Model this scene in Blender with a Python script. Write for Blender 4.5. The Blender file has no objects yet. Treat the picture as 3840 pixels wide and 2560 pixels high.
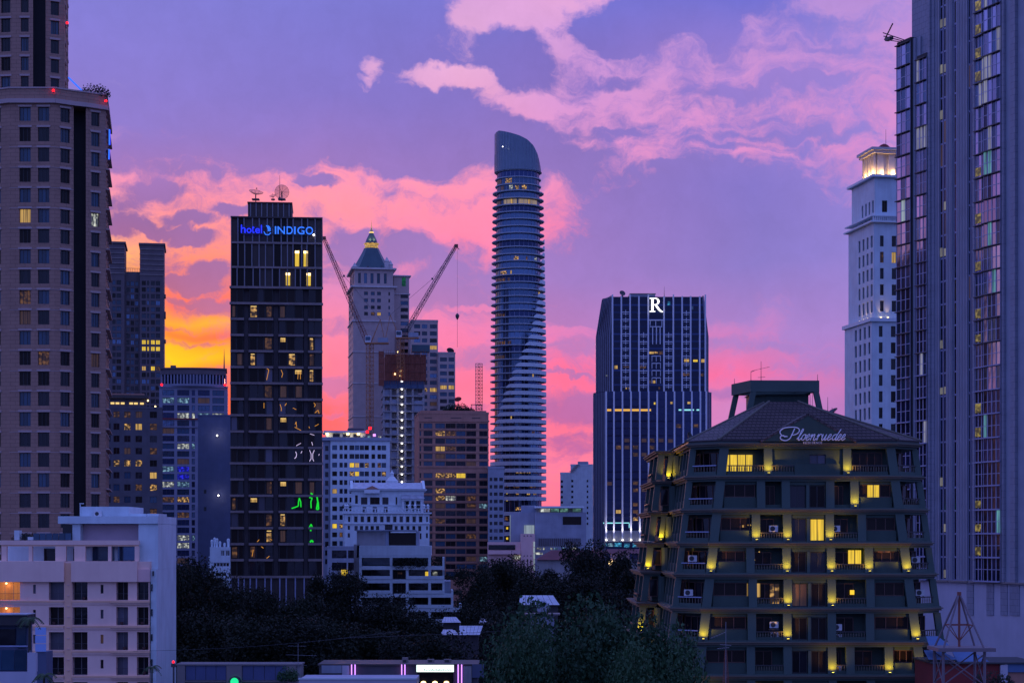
# Skyline of towers at dusk seen from a high window.  Metres; +Y is the view direction.
import bpy, math, random
from mathutils import Vector, Matrix
R = math.radians
rnd = random.Random(7)
SC = bpy.context.scene
COL = SC.collection

# ------------------------------------------------------------------ camera
FPX, CX, CY, CAMZ = 7390.0, 1920.0, 2030.0, 33.0      # focal length in photo pixels, principal column, horizon row
cam = bpy.data.cameras.new('camera')
cam.sensor_width = 36.0
cam.lens = 36.0 * FPX / 3840.0
cam.shift_y = (CY - 1280.0) / 3840.0
cam.clip_start = 1.0
cam.clip_end = 60000.0
camo = bpy.data.objects.new('camera', cam)
COL.objects.link(camo)
camo.location = (0, 0, CAMZ)
camo.rotation_euler = (R(90), 0, 0)
SC.camera = camo

def X(px, D): return (px - CX) / FPX * D
def Z(py, D): return CAMZ + (CY - py) / FPX * D

# ------------------------------------------------------------------ world: dusk sky
SUN_AZ = math.atan2(-1220.0, FPX)      # the glow sits left of the hotel tower
world = bpy.data.worlds.new('World')
SC.world = world
world.use_nodes = True
NT = world.node_tree
NT.nodes.clear()

def srgb(c):
    out = []
    for v in c:
        v = v / 255.0
        out.append(v / 12.92 if v <= 0.04045 else ((v + 0.055) / 1.055) ** 2.4)
    return tuple(out)

def build_sky():
    N, L = NT.nodes, NT.links
    def nd(t, **kw):
        n = N.new(t)
        for k, v in kw.items():
            setattr(n, k, v)
        return n
    def math_(op, a, b=None, c=None, clamp=False):
        n = nd('ShaderNodeMath', operation=op, use_clamp=clamp)
        for i, v in enumerate((a, b, c)):
            if v is None: continue
            if isinstance(v, (int, float)): n.inputs[i].default_value = v
            else: L.new(v, n.inputs[i])
        return n.outputs[0]
    def vmath(op, a, b=None, scale=None):
        n = nd('ShaderNodeVectorMath', operation=op)
        for i, v in enumerate((a, b)):
            if v is None: continue
            if isinstance(v, (tuple, list)): n.inputs[i].default_value = v
            else: L.new(v, n.inputs[i])
        if scale is not None:
            if isinstance(scale, (int, float)): n.inputs['Scale'].default_value = scale
            else: L.new(scale, n.inputs['Scale'])
        return n.outputs['Value'] if op in ('LENGTH', 'DOT_PRODUCT') else n.outputs['Vector']
    def noise(vec, scale, detail=4.0, rough=0.55, out='Fac'):
        n = nd('ShaderNodeTexNoise', noise_dimensions='2D')
        n.inputs['Scale'].default_value = scale
        n.inputs['Detail'].default_value = detail
        n.inputs['Roughness'].default_value = rough
        L.new(vec, n.inputs['Vector'])
        return n.outputs[out]
    tc = nd('ShaderNodeTexCoord')
    dirv = vmath('NORMALIZE', tc.outputs['Generated'])
    sep = nd('ShaderNodeSeparateXYZ'); L.new(dirv, sep.inputs[0])
    az = math_('ARCTAN2', sep.outputs[0], sep.outputs[1])
    el = math_('ARCSINE', sep.outputs[2])
    K = FPX / 1000.0
    cmb = nd('ShaderNodeCombineXYZ')
    L.new(math_('MULTIPLY_ADD', az, K, CX / 1000.0), cmb.inputs[0])
    L.new(math_('MULTIPLY_ADD', el, -K, CY / 1000.0), cmb.inputs[1])
    P = cmb.outputs[0]
    def at(px, py):                     # photo pixel -> sky coordinate (azimuth, elevation)
        u, v = (px - CX) / FPX, (CY - py) / FPX
        a = math.atan(u); e = math.atan(v * math.cos(a))
        return (CX / 1000.0 + a * K, CY / 1000.0 - e * K, 0.0)
    # turbulence of the cloud edges
    w1 = vmath('SCALE', vmath('SUBTRACT', noise(P, 3.1, 2, 0.55, 'Color'), (0.5, 0.5, 0.5)), scale=0.26)
    w2 = vmath('SCALE', vmath('SUBTRACT', noise(P, 11.0, 3, 0.6, 'Color'), (0.5, 0.5, 0.5)), scale=0.06)
    PW = vmath('ADD', vmath('ADD', P, w1), w2)
    spw = nd('ShaderNodeSeparateXYZ'); L.new(vmath('ADD', P, vmath('MULTIPLY', w1, (0.5, 0.3, 0))), spw.inputs[0])
    tt = math_('MULTIPLY_ADD', spw.outputs[1], -1 / 2.6, 2.0 / 2.6, clamp=True)
    FAR = (0.20, 0.295, 0.92)
    def columns(cols):                  # one colour ramp up the sky per azimuth, blended from left to right
        out, prev = None, None
        for px, stops in cols:
            rp = nd('ShaderNodeValToRGB'); L.new(tt, rp.inputs[0])
            el_ = rp.color_ramp.elements
            pts = sorted((max(0.0, min(0.985, (2000 - py) / 2600.0)), srgb(c)) for py, c in stops) + [(1.0, FAR)]
            while len(el_) < len(pts): el_.new(1.0)
            for e, (p, c) in zip(el_, pts): e.position = p; e.color = (*c, 1)
            x = at(px, 1000)[0]
            if out is None: out = rp.outputs[0]
            else:
                k = 1.0 / (x - prev)
                m = nd('ShaderNodeMix', data_type='RGBA')
                L.new(math_('MULTIPLY_ADD', spw.outputs[0], k, -prev * k, clamp=True), m.inputs['Factor'])
                L.new(out, m.inputs['A']); L.new(rp.outputs[0], m.inputs['B'])
                out = m.outputs['Result']
            prev = x
        return out
    lit = columns([
        (420, [(1500, (255, 150, 30)), (1300, (255, 190, 20)), (1080, (255, 170, 60)), (990, (255, 190, 96)), (900, (255, 160, 150)), (720, (238, 146, 180)), (600, (170, 130, 200)), (400, (140, 130, 212)), (0, (126, 128, 216))]),
        (640, [(1480, (250, 110, 40)), (1410, (255, 150, 20)), (1365, (255, 214, 4)), (1310, (255, 196, 6)), (1275, (255, 120, 40)), (1230, (255, 170, 40)), (1170, (250, 104, 90)), (1090, (255, 116, 90)), (960, (255, 146, 116)), (820, (255, 146, 150)), (680, (246, 146, 184)), (560, (176, 128, 200)), (0, (124, 124, 214))]),
        (850, [(1480, (240, 90, 70)), (1410, (255, 110, 50)), (1355, (255, 190, 10)), (1320, (255, 170, 16)), (1275, (252, 96, 66)), (1225, (255, 180, 40)), (1170, (250, 100, 100)), (1090, (255, 120, 96)), (960, (255, 142, 124)), (820, (255, 146, 158)), (680, (246, 146, 184)), (560, (170, 126, 200)), (0, (124, 124, 214))]),
        (1240, [(1760, (255, 88, 112)), (1560, (255, 92, 108)), (1450, (246, 112, 150)), (1250, (240, 126, 168)), (1090, (212, 130, 190)), (960, (240, 136, 176)), (800, (255, 148, 164)), (650, (255, 150, 182)), (520, (200, 150, 206)), (280, (210, 164, 216)), (0, (130, 126, 214))]),
        (1740, [(1720, (250, 130, 168)), (1450, (246, 114, 160)), (1250, (236, 120, 178)), (1100, (214, 126, 188)), (920, (252, 130, 172)), (720, (255, 146, 178)), (560, (226, 152, 200)), (290, (230, 174, 214)), (60, (214, 164, 216)), (-200, (150, 140, 216))]),
        (2150, [(1880, (255, 122, 150)), (1740, (250, 128, 160)), (1560, (248, 110, 152)), (1400, (250, 104, 156)), (1270, (218, 122, 190)), (1120, (206, 132, 198)), (860, (244, 128, 178)), (640, (226, 146, 200)), (400, (212, 150, 212)), (200, (206, 154, 216)), (40, (224, 168, 216)), (-250, (150, 140, 216))]),
        (2760, [(1520, (196, 130, 200)), (1405, (240, 108, 168)), (1330, (210, 118, 186)), (1200, (186, 128, 202)), (700, (206, 140, 206)), (560, (230, 148, 204)), (420, (216, 148, 208)), (180, (194, 148, 216)), (-300, (150, 140, 216))]),
        (3240, [(1560, (170, 118, 192)), (1400, (194, 122, 194)), (1200, (164, 130, 208)), (760, (196, 138, 208)), (560, (214, 142, 206)), (430, (210, 144, 210)), (120, (184, 144, 214)), (-300, (140, 134, 216))])])
    cloud = columns([
        (480, [(1350, (200, 90, 70)), (1080, (156, 84, 130)), (850, (134, 92, 160)), (700, (146, 108, 182)), (520, (126, 115, 202)), (60, (118, 120, 210))]),
        (1250, [(1600, (206, 100, 150)), (1400, (190, 110, 172)), (1000, (144, 110, 186)), (900, (136, 106, 182)), (620, (138, 112, 192)), (400, (118, 111, 200)), (100, (112, 114, 204))]),
        (2100, [(1660, (182, 100, 168)), (1520, (174, 98, 170)), (1300, (176, 116, 188)), (1040, (146, 116, 196)), (620, (130, 108, 188)), (220, (116, 104, 192)), (60, (110, 110, 204))]),
        (2850, [(1500, (168, 114, 190)), (1250, (160, 126, 204)), (1000, (126, 116, 198)), (720, (122, 112, 198)), (300, (150, 124, 206)), (60, (106, 108, 206))]),
        (3250, [(1450, (172, 120, 196)), (1250, (160, 128, 206)), (950, (134, 124, 208)), (300, (150, 128, 208)), (60, (130, 126, 210))])])
    lobes = [   # px, py, rx, ry, weight
        (480, -60, 1150, 640, 1.25), (1250, 60, 560, 480, 1.0), (1480, 470, 430, 150, .95), (1760, 560, 330, 120, .9), (1000, 430, 500, 170, .5), (1900, 205, 110, 100, 1.1), (1985, 250, 110, 95, 1.0), (2330, 110, 190, 80, .9), (2520, 70, 260, 110, 1.1), (2760, -30, 200, 80, .8),
        (2030, 590, 220, 100, .8), (2170, 660, 210, 80, .65), (2330, 900, 330, 190, .8), (2620, 900, 420, 240, .9), (2980, 930, 400, 260, .8), (3230, 1000, 240, 330, .7), (2130, 1060, 250, 120, .8), (2560, 1120, 560, 130, .55), (3150, 1330, 250, 160, .4), (2700, 720, 300, 70, .5),
        (1395, 925, 170, 62, 1.1), (1310, 1000, 150, 70, .7), (1740, 1050, 280, 120, 1.1), (1560, 1110, 200, 80, .5),
        (712, 886, 85, 30, 1.2), (708, 1066, 90, 32, 1.2), (470, 846, 105, 36, 1.0), (575, 858, 70, 24, .8), (690, 820, 95, 24, .8), (800, 1060, 100, 55, .8), (430, 770, 90, 34, .7), (530, 715, 150, 28, .6), (790, 1010, 70, 30, .7),
        (885, 792, 80, 20, 1.0), (1190, 684, 75, 22, 1.1), (840, 1160, 120, 26, .7), (740, 1135, 120, 16, .7), (560, 610, 260, 60, .35), (1000, 590, 300, 40, .3), (720, 1285, 150, 10, .6), (660, 1235, 120, 8, .5), (790, 1400, 120, 14, .4), (1000, 640, 90, 18, .4), (680, 640, 120, 24, .4),
        (1780, 1340, 170, 40, .9), (1260, 1440, 130, 30, .9), (1270, 1230, 110, 34, .5), (2150, 1180, 240, 40, .8), (2160, 1300, 160, 26, .6), (2170, 1520, 190, 56, 1.0), (2160, 1655, 150, 38, .9), (2120, 1410, 100, 10, .8), (1250, 1560, 90, 12, .5), (1780, 1540, 120, 20, .5),
        (2720, 1290, 170, 32, .8), (2940, 1300, 90, 18, .6), (2800, 1470, 260, 34, .8), (2340, 305, 90, 24, .8), (2500, 622, 70, 20, .9), (2250, 505, 160, 22, .55), (2230, 120, 80, 40, .5), (2900, 330, 320, 24, .45), (3050, 500, 260, 22, .45), (2800, 560, 240, 14, .35), (3100, 90, 220, 40, .4), (2360, 760, 120, 40, .6), (2950, 180, 240, 14, .3),
        (1390, 250, 55, 50, -1.2), (1370, 310, 80, 26, -1.2), (1330, 330, 60, 14, -.8), (1660, 288, 170, 46, -1.3), (1500, 320, 50, 18, -.6), (1870, 30, 190, 80, -1.0), (2000, 400, 150, 36, -.5), (1830, 340, 60, 50, -.6), (430, 700, 90, 40, -.5), (2700, 330, 720, 330, .42), (3050, 350, 420, 330, .2), (620, 960, 420, 240, .22), (2200, 1350, 260, 420, .25), (1700, 780, 320, 130, .12), (1100, 800, 420, 160, .12), (1780, 1152, 110, 10, -.9)]
    PN = vmath('ADD', vmath('ADD', P, vmath('SCALE', w1, scale=0.22)), vmath('SCALE', w2, scale=1.2))
    acc = None
    for px, py, rx, ry, wt in lobes:
        c = at(px, py)
        sx, sy = 1000.0 / rx, 1000.0 / ry
        n = nd('ShaderNodeVectorMath', operation='MULTIPLY_ADD')
        L.new(PW if rx > 200 else PN, n.inputs[0]); n.inputs[1].default_value = (sx, sy, 0); n.inputs[2].default_value = (-c[0] * sx, -c[1] * sy, 0)
        f = math_('MULTIPLY_ADD', vmath('DOT_PRODUCT', n.outputs[0], n.outputs[0]), -0.62, 1.1, clamp=True)
        acc = math_('MULTIPLY', f, wt) if acc is None else math_('MULTIPLY_ADD', f, wt, acc)
    # wisps drawn out along the horizon
    streak = noise(vmath('MULTIPLY', PW, (1.5, 5.0, 1.0)), 2.4, 7, 0.66)
    puff = noise(PN, 6.5, 8, 0.70)
    acc = math_('MULTIPLY_ADD', math_('SUBTRACT', streak, 0.5), 1.7, acc)
    acc = math_('MULTIPLY_ADD', math_('SUBTRACT', puff, 0.5), 1.7, acc)
    mk = nd('ShaderNodeMapRange', interpolation_type='SMOOTHSTEP')
    mk.inputs['From Min'].default_value = -0.02; mk.inputs['From Max'].default_value = 1.05
    L.new(acc, mk.inputs['Value'])
    mix = nd('ShaderNodeMix', data_type='RGBA')
    L.new(mk.outputs[0], mix.inputs['Factor']); L.new(lit, mix.inputs['A']); L.new(cloud, mix.inputs['B'])
    # soft unevenness inside the cloud
    sh = math_('MULTIPLY_ADD', math_('SUBTRACT', puff, 0.5), 0.22, 1.0)
    colr = vmath('SCALE', mix.outputs['Result'], scale=sh)
    # away from the glow the sky settles to the even blue of dusk
    away = math_('MULTIPLY_ADD', math_('ABSOLUTE', math_('SUBTRACT', az, 0.0)), 0.9, -0.36, clamp=True)
    fm = nd('ShaderNodeMix', data_type='RGBA'); L.new(away, fm.inputs['Factor']); L.new(colr, fm.inputs['A']); fm.inputs['B'].default_value = (*FAR, 1)
    colr = vmath('MULTIPLY', fm.outputs['Result'], (1.0, 0.92, 0.98))
    # below the horizon only the ground's gloom
    hz = nd('ShaderNodeMapRange'); hz.inputs['From Min'].default_value = -0.06; hz.inputs['From Max'].default_value = 0.0
    hz.inputs['To Min'].default_value = 0.08; L.new(sep.outputs[2], hz.inputs['Value'])
    colr = vmath('SCALE', colr, scale=hz.outputs[0])
    bg = nd('ShaderNodeBackground'); L.new(colr, bg.inputs['Color']); bg.inputs['Strength'].default_value = 1.0
    sky = nd('ShaderNodeTexSky', sky_type='NISHITA', sun_disc=False)
    sky.sun_elevation = R(1.2); sky.sun_rotation = SUN_AZ; sky.air_density = 1.4; sky.dust_density = 2.0; sky.ozone_density = 4.0
    bg2 = nd('ShaderNodeBackground'); L.new(sky.outputs[0], bg2.inputs['Color']); bg2.inputs['Strength'].default_value = 0.05
    add = nd('ShaderNodeAddShader'); L.new(bg.outputs[0], add.inputs[0]); L.new(bg2.outputs[0], add.inputs[1])
    out = nd('ShaderNodeOutputWorld'); L.new(add.outputs[0], out.inputs['Surface'])
build_sky()

# ------------------------------------------------------------------ the sun, all but set behind the towers
sun = bpy.data.lights.new('sun', 'SUN')
sun.energy = 0.5; sun.angle = R(10); sun.color = (1.0, 0.45, 0.36)
suno = bpy.data.objects.new('sun', sun); COL.objects.link(suno)
sd = Vector((math.sin(SUN_AZ) * math.cos(R(3)), math.cos(SUN_AZ) * math.cos(R(3)), math.sin(R(3))))
suno.rotation_euler = sd.to_track_quat('Z', 'Y').to_euler()
suno.location = (-300, 1500, 400)

# ------------------------------------------------------------------ exposure and renderer
vs = SC.view_settings
vs.view_transform = 'Standard'; vs.look = 'None'; vs.exposure = 0.0; vs.gamma = 1.0; vs.use_curve_mapping = False
SC.cycles.max_bounces = 5; SC.cycles.diffuse_bounces = 2; SC.cycles.glossy_bounces = 3; SC.cycles.transmission_bounces = 2
SC.cycles.caustics_reflective = False; SC.cycles.caustics_refractive = False
SC.cycles.use_denoising = True
SC.cycles.sample_clamp_indirect = 3.0
world.cycles.sampling_method = 'MANUAL'; world.cycles.sample_map_resolution = 1024

# ------------------------------------------------------------------ materials
MATS = {}
def mat(name, col, rough=0.7, metal=0.0, var=0.12, vscale=0.35, bump=0.0, bscale=4.0, streak=0.0, spec=0.5):
    """Plain painted / cast surface: base colour with patchy wear and a little relief."""
    m = bpy.data.materials.new(name); m.use_nodes = True
    nt = m.node_tree; N, L = nt.nodes, nt.links
    b = N['Principled BSDF']
    b.inputs['Roughness'].default_value = rough; b.inputs['Metallic'].default_value = metal
    b.inputs['Specular IOR Level'].default_value = spec
    tc = N.new('ShaderNodeTexCoord')
    nz = N.new('ShaderNodeTexNoise'); nz.inputs['Scale'].default_value = vscale; nz.inputs['Detail'].default_value = 5
    L.new(tc.outputs['Object'], nz.inputs['Vector'])
    fac = nz.outputs['Fac']
    if streak:                      # rain streaks running down the wall
        mp = N.new('ShaderNodeMapping'); mp.inputs['Scale'].default_value = (1.6, 1.6, 0.09); L.new(tc.outputs['Object'], mp.inputs['Vector'])
        n2 = N.new('ShaderNodeTexNoise'); n2.inputs['Scale'].default_value = 1.0; n2.inputs['Detail'].default_value = 4; L.new(mp.outputs[0], n2.inputs['Vector'])
        ad = N.new('ShaderNodeMath'); ad.operation = 'MULTIPLY_ADD'; L.new(n2.outputs['Fac'], ad.inputs[0]); ad.inputs[1].default_value = streak
        L.new(fac, ad.inputs[2]); sb = N.new('ShaderNodeMath'); sb.operation = 'SUBTRACT'; L.new(ad.outputs[0], sb.inputs[0]); sb.inputs[1].default_value = streak * .5
        fac = sb.outputs[0]
    rp = N.new('ShaderNodeValToRGB'); L.new(fac, rp.inputs[0])
    e = rp.color_ramp.elements
    e[0].position = 0.25; e[1].position = 0.75
    e[0].color = (*[max(0, c * (1 - var)) for c in col], 1); e[1].color = (*[min(1, c * (1 + var)) for c in col], 1)
    L.new(rp.outputs[0], b.inputs['Base Color'])
    if bump:
        n3 = N.new('ShaderNodeTexNoise'); n3.inputs['Scale'].default_value = bscale; n3.inputs['Detail'].default_value = 4; L.new(tc.outputs['Object'], n3.inputs['Vector'])
        bp = N.new('ShaderNodeBump'); bp.inputs['Strength'].default_value = bump; bp.inputs['Distance'].default_value = 0.1
        L.new(n3.outputs['Fac'], bp.inputs['Height']); L.new(bp.outputs[0], b.inputs['Normal'])
    MATS[name] = m
    return m

def coursed(name, col, w, h, mortar=0.02, dark=0.6, rough=0.75, var=0.12):
    """Cladding slabs with fine joints (too small to pick apart)."""
    m = mat(name, col, rough, var=var)
    nt = m.node_tree; N, L = nt.nodes, nt.links
    b = N['Principled BSDF']
    tc = N['Texture Coordinate']
    mp = N.new('ShaderNodeMapping'); mp.inputs['Rotation'].default_value = (R(90), 0, 0); L.new(tc.outputs['Object'], mp.inputs['Vector'])
    br = N.new('ShaderNodeTexBrick'); L.new(mp.outputs[0], br.inputs['Vector'])
    br.inputs['Scale'].default_value = 1.0; br.inputs['Brick Width'].default_value = w; br.inputs['Row Height'].default_value = h
    br.inputs['Mortar Size'].default_value = mortar; br.inputs['Mortar Smooth'].default_value = 0.3
    src = b.inputs['Base Color'].links[0].from_socket
    hs = N.new('ShaderNodeMix'); hs.data_type = 'RGBA'; hs.blend_type = 'MULTIPLY'
    L.new(br.outputs['Fac'], hs.inputs['Factor']); L.new(src, hs.inputs['A']); hs.inputs['B'].default_value = (dark, dark, dark, 1)
    L.new(hs.outputs['Result'], b.inputs['Base Color'])
    bp = N.new('ShaderNodeBump'); bp.inputs['Strength'].default_value = 0.5; bp.inputs['Distance'].default_value = 0.05; bp.invert = True
    L.new(br.outputs['Fac'], bp.inputs['Height']); L.new(bp.outputs[0], b.inputs['Normal'])
    return m

def glass(name, col, rough=0.07, metal=0.0, wav=0.06, wscale=0.5, spec=0.5):
    """Window glass with a dark room behind: slightly wavy reflections, pane-to-pane change of tone."""
    m = bpy.data.materials.new(name); m.use_nodes = True
    nt = m.node_tree; N, L = nt.nodes, nt.links
    b = N['Principled BSDF']
    b.inputs['Roughness'].default_value = rough; b.inputs['Metallic'].default_value = metal; b.inputs['Specular IOR Level'].default_value = spec
    oi = N.new('ShaderNodeObjectInfo')
    hv = N.new('ShaderNodeHueSaturation'); hv.inputs['Color'].default_value = (*col, 1)
    ma = N.new('ShaderNodeMath'); ma.operation = 'MULTIPLY_ADD'; L.new(oi.outputs['Random'], ma.inputs[0]); ma.inputs[1].default_value = 0.9; ma.inputs[2].default_value = 0.55
    L.new(ma.outputs[0], hv.inputs['Value']); L.new(hv.outputs[0], b.inputs['Base Color'])
    tc = N.new('ShaderNodeTexCoord')
    nz = N.new('ShaderNodeTexNoise'); nz.inputs['Scale'].default_value = wscale; nz.inputs['Detail'].default_value = 2; L.new(tc.outputs['Object'], nz.inputs['Vector'])
    bp = N.new('ShaderNodeBump'); bp.inputs['Strength'].default_value = wav; bp.inputs['Distance'].default_value = 0.3
    L.new(nz.outputs['Fac'], bp.inputs['Height']); L.new(bp.outputs[0], b.inputs['Normal'])
    MATS[name] = m
    return m

def glow(name, col, strength, kind='plain', scale=6.0, dark=0.25):
    """A lit room, lamp or painted reflection.  curtain: folds; room: uneven shapes of furniture and lamps."""
    m = bpy.data.materials.new(name); m.use_nodes = True
    nt = m.node_tree; N, L = nt.nodes, nt.links
    b = N['Principled BSDF']
    b.inputs['Base Color'].default_value = (*[c * 0.15 for c in col], 1); b.inputs['Roughness'].default_value = 0.4
    b.inputs['Emission Color'].default_value = (*col, 1); b.inputs['Emission Strength'].default_value = strength
    m.cycles.emission_sampling = 'NONE'
    if kind != 'plain':
        tc = N.new('ShaderNodeTexCoord'); oi = N.new('ShaderNodeObjectInfo')
        ad = N.new('ShaderNodeVectorMath'); ad.operation = 'ADD'; L.new(tc.outputs['Object'], ad.inputs[0])
        cx = N.new('ShaderNodeCombineXYZ'); ml = N.new('ShaderNodeMath'); ml.operation = 'MULTIPLY'; ml.inputs[1].default_value = 97.0
        L.new(oi.outputs['Random'], ml.inputs[0]); L.new(ml.outputs[0], cx.inputs[0]); L.new(cx.outputs[0], ad.inputs[1])
        mp = N.new('ShaderNodeMapping'); L.new(ad.outputs[0], mp.inputs['Vector'])
        mp.inputs['Scale'].default_value = (1, 1, 0.04) if kind == 'curtain' else (1, 1, 1.3)
        nz = N.new('ShaderNodeTexNoise'); nz.inputs['Scale'].default_value = scale; nz.inputs['Detail'].default_value = 3; L.new(mp.outputs[0], nz.inputs['Vector'])
        rp = N.new('ShaderNodeMapRange'); rp.inputs['From Min'].default_value = 0.36 if kind == 'curtain' else 0.47; rp.inputs['From Max'].default_value = 0.66 if kind == 'curtain' else 0.68
        rp.inputs['To Min'].default_value = dark * strength; rp.inputs['To Max'].default_value = strength
        L.new(nz.outputs['Fac'], rp.inputs['Value']); L.new(rp.outputs[0], b.inputs['Emission Strength'])
    MATS[name] = m
    return m

mat('asphalt', (0.05, 0.05, 0.055), 0.9, var=0.3, vscale=0.05)
mat('soil', (0.045, 0.05, 0.04), 0.95, var=0.4, vscale=0.02)
coursed('stone_beige', (0.40, 0.225, 0.165), 1.6, 0.62, 0.035, 0.62)
mat('stone_pale', (0.50, 0.36, 0.34), 0.7, var=0.08)
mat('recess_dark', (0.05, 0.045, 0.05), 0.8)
mat('cladding_dark', (0.060, 0.046, 0.044), 0.55, var=0.2, vscale=0.8)
mat('fin_grey', (0.23, 0.23, 0.26), 0.5)
mat('slab_grey', (0.27, 0.22, 0.21), 0.7, var=0.18, streak=0.5)
mat('white_paint', (0.60, 0.70, 0.74), 0.6, var=0.12, streak=0.6, bump=0.1)
mat('white_trim', (0.68, 0.76, 0.80), 0.55, var=0.06)
mat('cream_stone', (0.50, 0.37, 0.34), 0.7, var=0.10, streak=0.4)
mat('cream_trim', (0.62, 0.55, 0.54), 0.65)
mat('brown_render', (0.44, 0.21, 0.15), 0.75, var=0.14, streak=0.5)
mat('peach_paint', (0.96, 0.62, 0.52), 0.7, var=0.08, streak=0.5, bump=0.08)
mat('peach_trim', (0.96, 0.52, 0.34), 0.65)
mat('pale_pink', (0.85, 0.52, 0.48), 0.7, var=0.08, streak=0.4)
mat('concrete', (0.33, 0.32, 0.33), 0.85, var=0.2, streak=0.5, bump=0.15)
mat('concrete_blue', (0.30, 0.33, 0.40), 0.8, var=0.16, streak=0.5)
mat('dark_block', (0.11, 0.10, 0.12), 0.8, var=0.2, streak=0.4)
mat('twin_clad', (0.13, 0.10, 0.11), 0.7, var=0.16)
mat('office_blue', (0.22, 0.22, 0.30), 0.6, var=0.14)
mat('navy_wall', (0.10, 0.12, 0.20), 0.8, var=0.12, streak=0.4)
mat('green_grey', (0.040, 0.072, 0.060), 0.75, var=0.15, streak=0.6, bump=0.15)
mat('green_grey_trim', (0.060, 0.100, 0.086), 0.7, var=0.12)
mat('cornice_stone', (0.13, 0.115, 0.09), 0.75, var=0.16)
mat('teal_roof', (0.055, 0.10, 0.12), 0.38, metal=0.5, var=0.1)
mat('gold_trim', (0.75, 0.52, 0.18), 0.35, metal=0.4)
mat('steel_dark', (0.09, 0.09, 0.10), 0.5, metal=0.6)
mat('steel_red', (0.24, 0.07, 0.05), 0.6, var=0.2)
mat('steel_orange', (0.42, 0.17, 0.07), 0.6, var=0.2)
mat('steel_white', (0.62, 0.62, 0.66), 0.5, var=0.1)
mat('net_brown', (0.26, 0.085, 0.055), 0.95, var=0.25, vscale=0.8, bump=0.6, bscale=1.2)
mat('net_blue', (0.07, 0.11, 0.19), 0.95, var=0.2, vscale=0.8)
mat('frame_dark', (0.04, 0.04, 0.045), 0.5)
mat('frame_brown', (0.11, 0.055, 0.045), 0.55)
mat('frame_blue', (0.34, 0.38, 0.55), 0.45, metal=0.3)
mat('fin_white', (0.72, 0.72, 0.78), 0.5, var=0.06)
mat('slab_blue', (0.38, 0.44, 0.50), 0.5, var=0.1)
mat('crown_metal', (0.15, 0.20, 0.25), 0.35, metal=0.55, var=0.08)
mat('ac_white', (0.70, 0.70, 0.72), 0.5)
mat('tin_roof', (0.50, 0.52, 0.58), 0.5, metal=0.3, var=0.25, vscale=0.8)
mat('red_roof', (0.17, 0.045, 0.05), 0.8, var=0.25)
mat('blue_tarp', (0.08, 0.16, 0.32), 0.6, var=0.15)
mat('red_wall', (0.22, 0.03, 0.03), 0.8)
mat('blue_panel', (0.07, 0.09, 0.20), 0.6, var=0.15)
mat('tan_pillar', (0.22, 0.19, 0.19), 0.85)
mat('dish_mesh', (0.30, 0.20, 0.20), 0.6)
def perforate(name, keep):      # fine wire mesh: part of the light passes
    nt = MATS[name].node_tree; N, L = nt.nodes, nt.links
    b = N['Principled BSDF']; o = N['Material Output']; t = N.new('ShaderNodeBsdfTransparent'); m = N.new('ShaderNodeMixShader'); m.inputs[0].default_value = keep
    L.new(t.outputs[0], m.inputs[1]); L.new(b.outputs[0], m.inputs[2]); L.new(m.outputs[0], o.inputs['Surface'])
perforate('dish_mesh', .45)
mat('dish_red', (0.55, 0.10, 0.10), 0.5)
mat('bark', (0.06, 0.045, 0.035), 0.95, var=0.3)
mat('sign_lilac', (0.92, 0.84, 0.90), 0.4)
mat('pot_dark', (0.10, 0.05, 0.05), 0.8)
coursed('roof_tile', (0.105, 0.070, 0.070), 0.42, 0.36, 0.05, 0.3, 0.7, 0.3)
coursed('blue_tower_clad', (0.28, 0.29, 0.36), 1.2, 1.0, 0.04, 0.6, 0.5)
mat('fin_lilac', (0.34, 0.35, 0.42), 0.5); mat('pleat_blue', (0.20, 0.20, 0.27), 0.5)
glass('glass_dark', (0.012, 0.012, 0.018), spec=0.35)
glass('glass_smoke', (0.020, 0.014, 0.012), 0.25, spec=0.16)
glass('glass_teal', (0.02, 0.06, 0.11), 0.1)
glass('glass_curtain', (0.10, 0.10, 0.14), 0.3)
glass('glass_navy', (0.018, 0.028, 0.075), 0.16, metal=0.55, wav=0.03)
glass('glass_blue', (0.075, 0.125, 0.20), 0.10, metal=0.75, wav=0.05)
glass('glass_sky', (0.34, 0.33, 0.46), 0.08, metal=0.9, wav=0.10, wscale=0.25)
glass('glass_deep', (0.025, 0.040, 0.10), 0.10, metal=0.7, wav=0.05)
glow('lit_warm', (1.0, 0.60, 0.15), 0.70, 'curtain', 3.0, 0.30)
glow('lit_room', (1.0, 0.55, 0.15), 0.85, 'room', 1.1, 0.02)
glow('lit_dim', (0.95, 0.42, 0.12), 0.16, 'room', 1.0, 0.05)
glow('lit_faint', (0.75, 0.38, 0.20), 0.06, 'curtain', 4.0, 0.3)
glow('lit_yellow', (1.0, 0.66, 0.05), 1.0, 'curtain', 6.0, 0.55)
glow('lit_white', (0.95, 0.98, 0.80), 0.75, 'room', 0.9, 0.06)
glow('lit_cool', (0.45, 0.85, 1.0), 0.5, 'room', 0.9, 0.06)
glow('lit_cyan', (0.10, 0.65, 1.0), 0.7, 'room', 0.9, 0.1)
glow('lit_blue', (0.03, 0.03, 1.0), 0.9, 'room', 0.9, 0.1)
glow('lamp_white', (1.0, 0.96, 0.92), 6.0)
glow('lamp_warm', (1.0, 0.70, 0.30), 4.0)
glow('lamp_red', (1.0, 0.006, 0.01), 4.0)
glow('lamp_yellow', (1.0, 0.80, 0.10), 5.0)
glow('strip_warm', (1.0, 0.68, 0.22), 1.1)
glow('strip_orange', (1.0, 0.46, 0.06), 1.0)
glow('strip_cyan', (0.35, 0.95, 1.0), 0.9)
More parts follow.
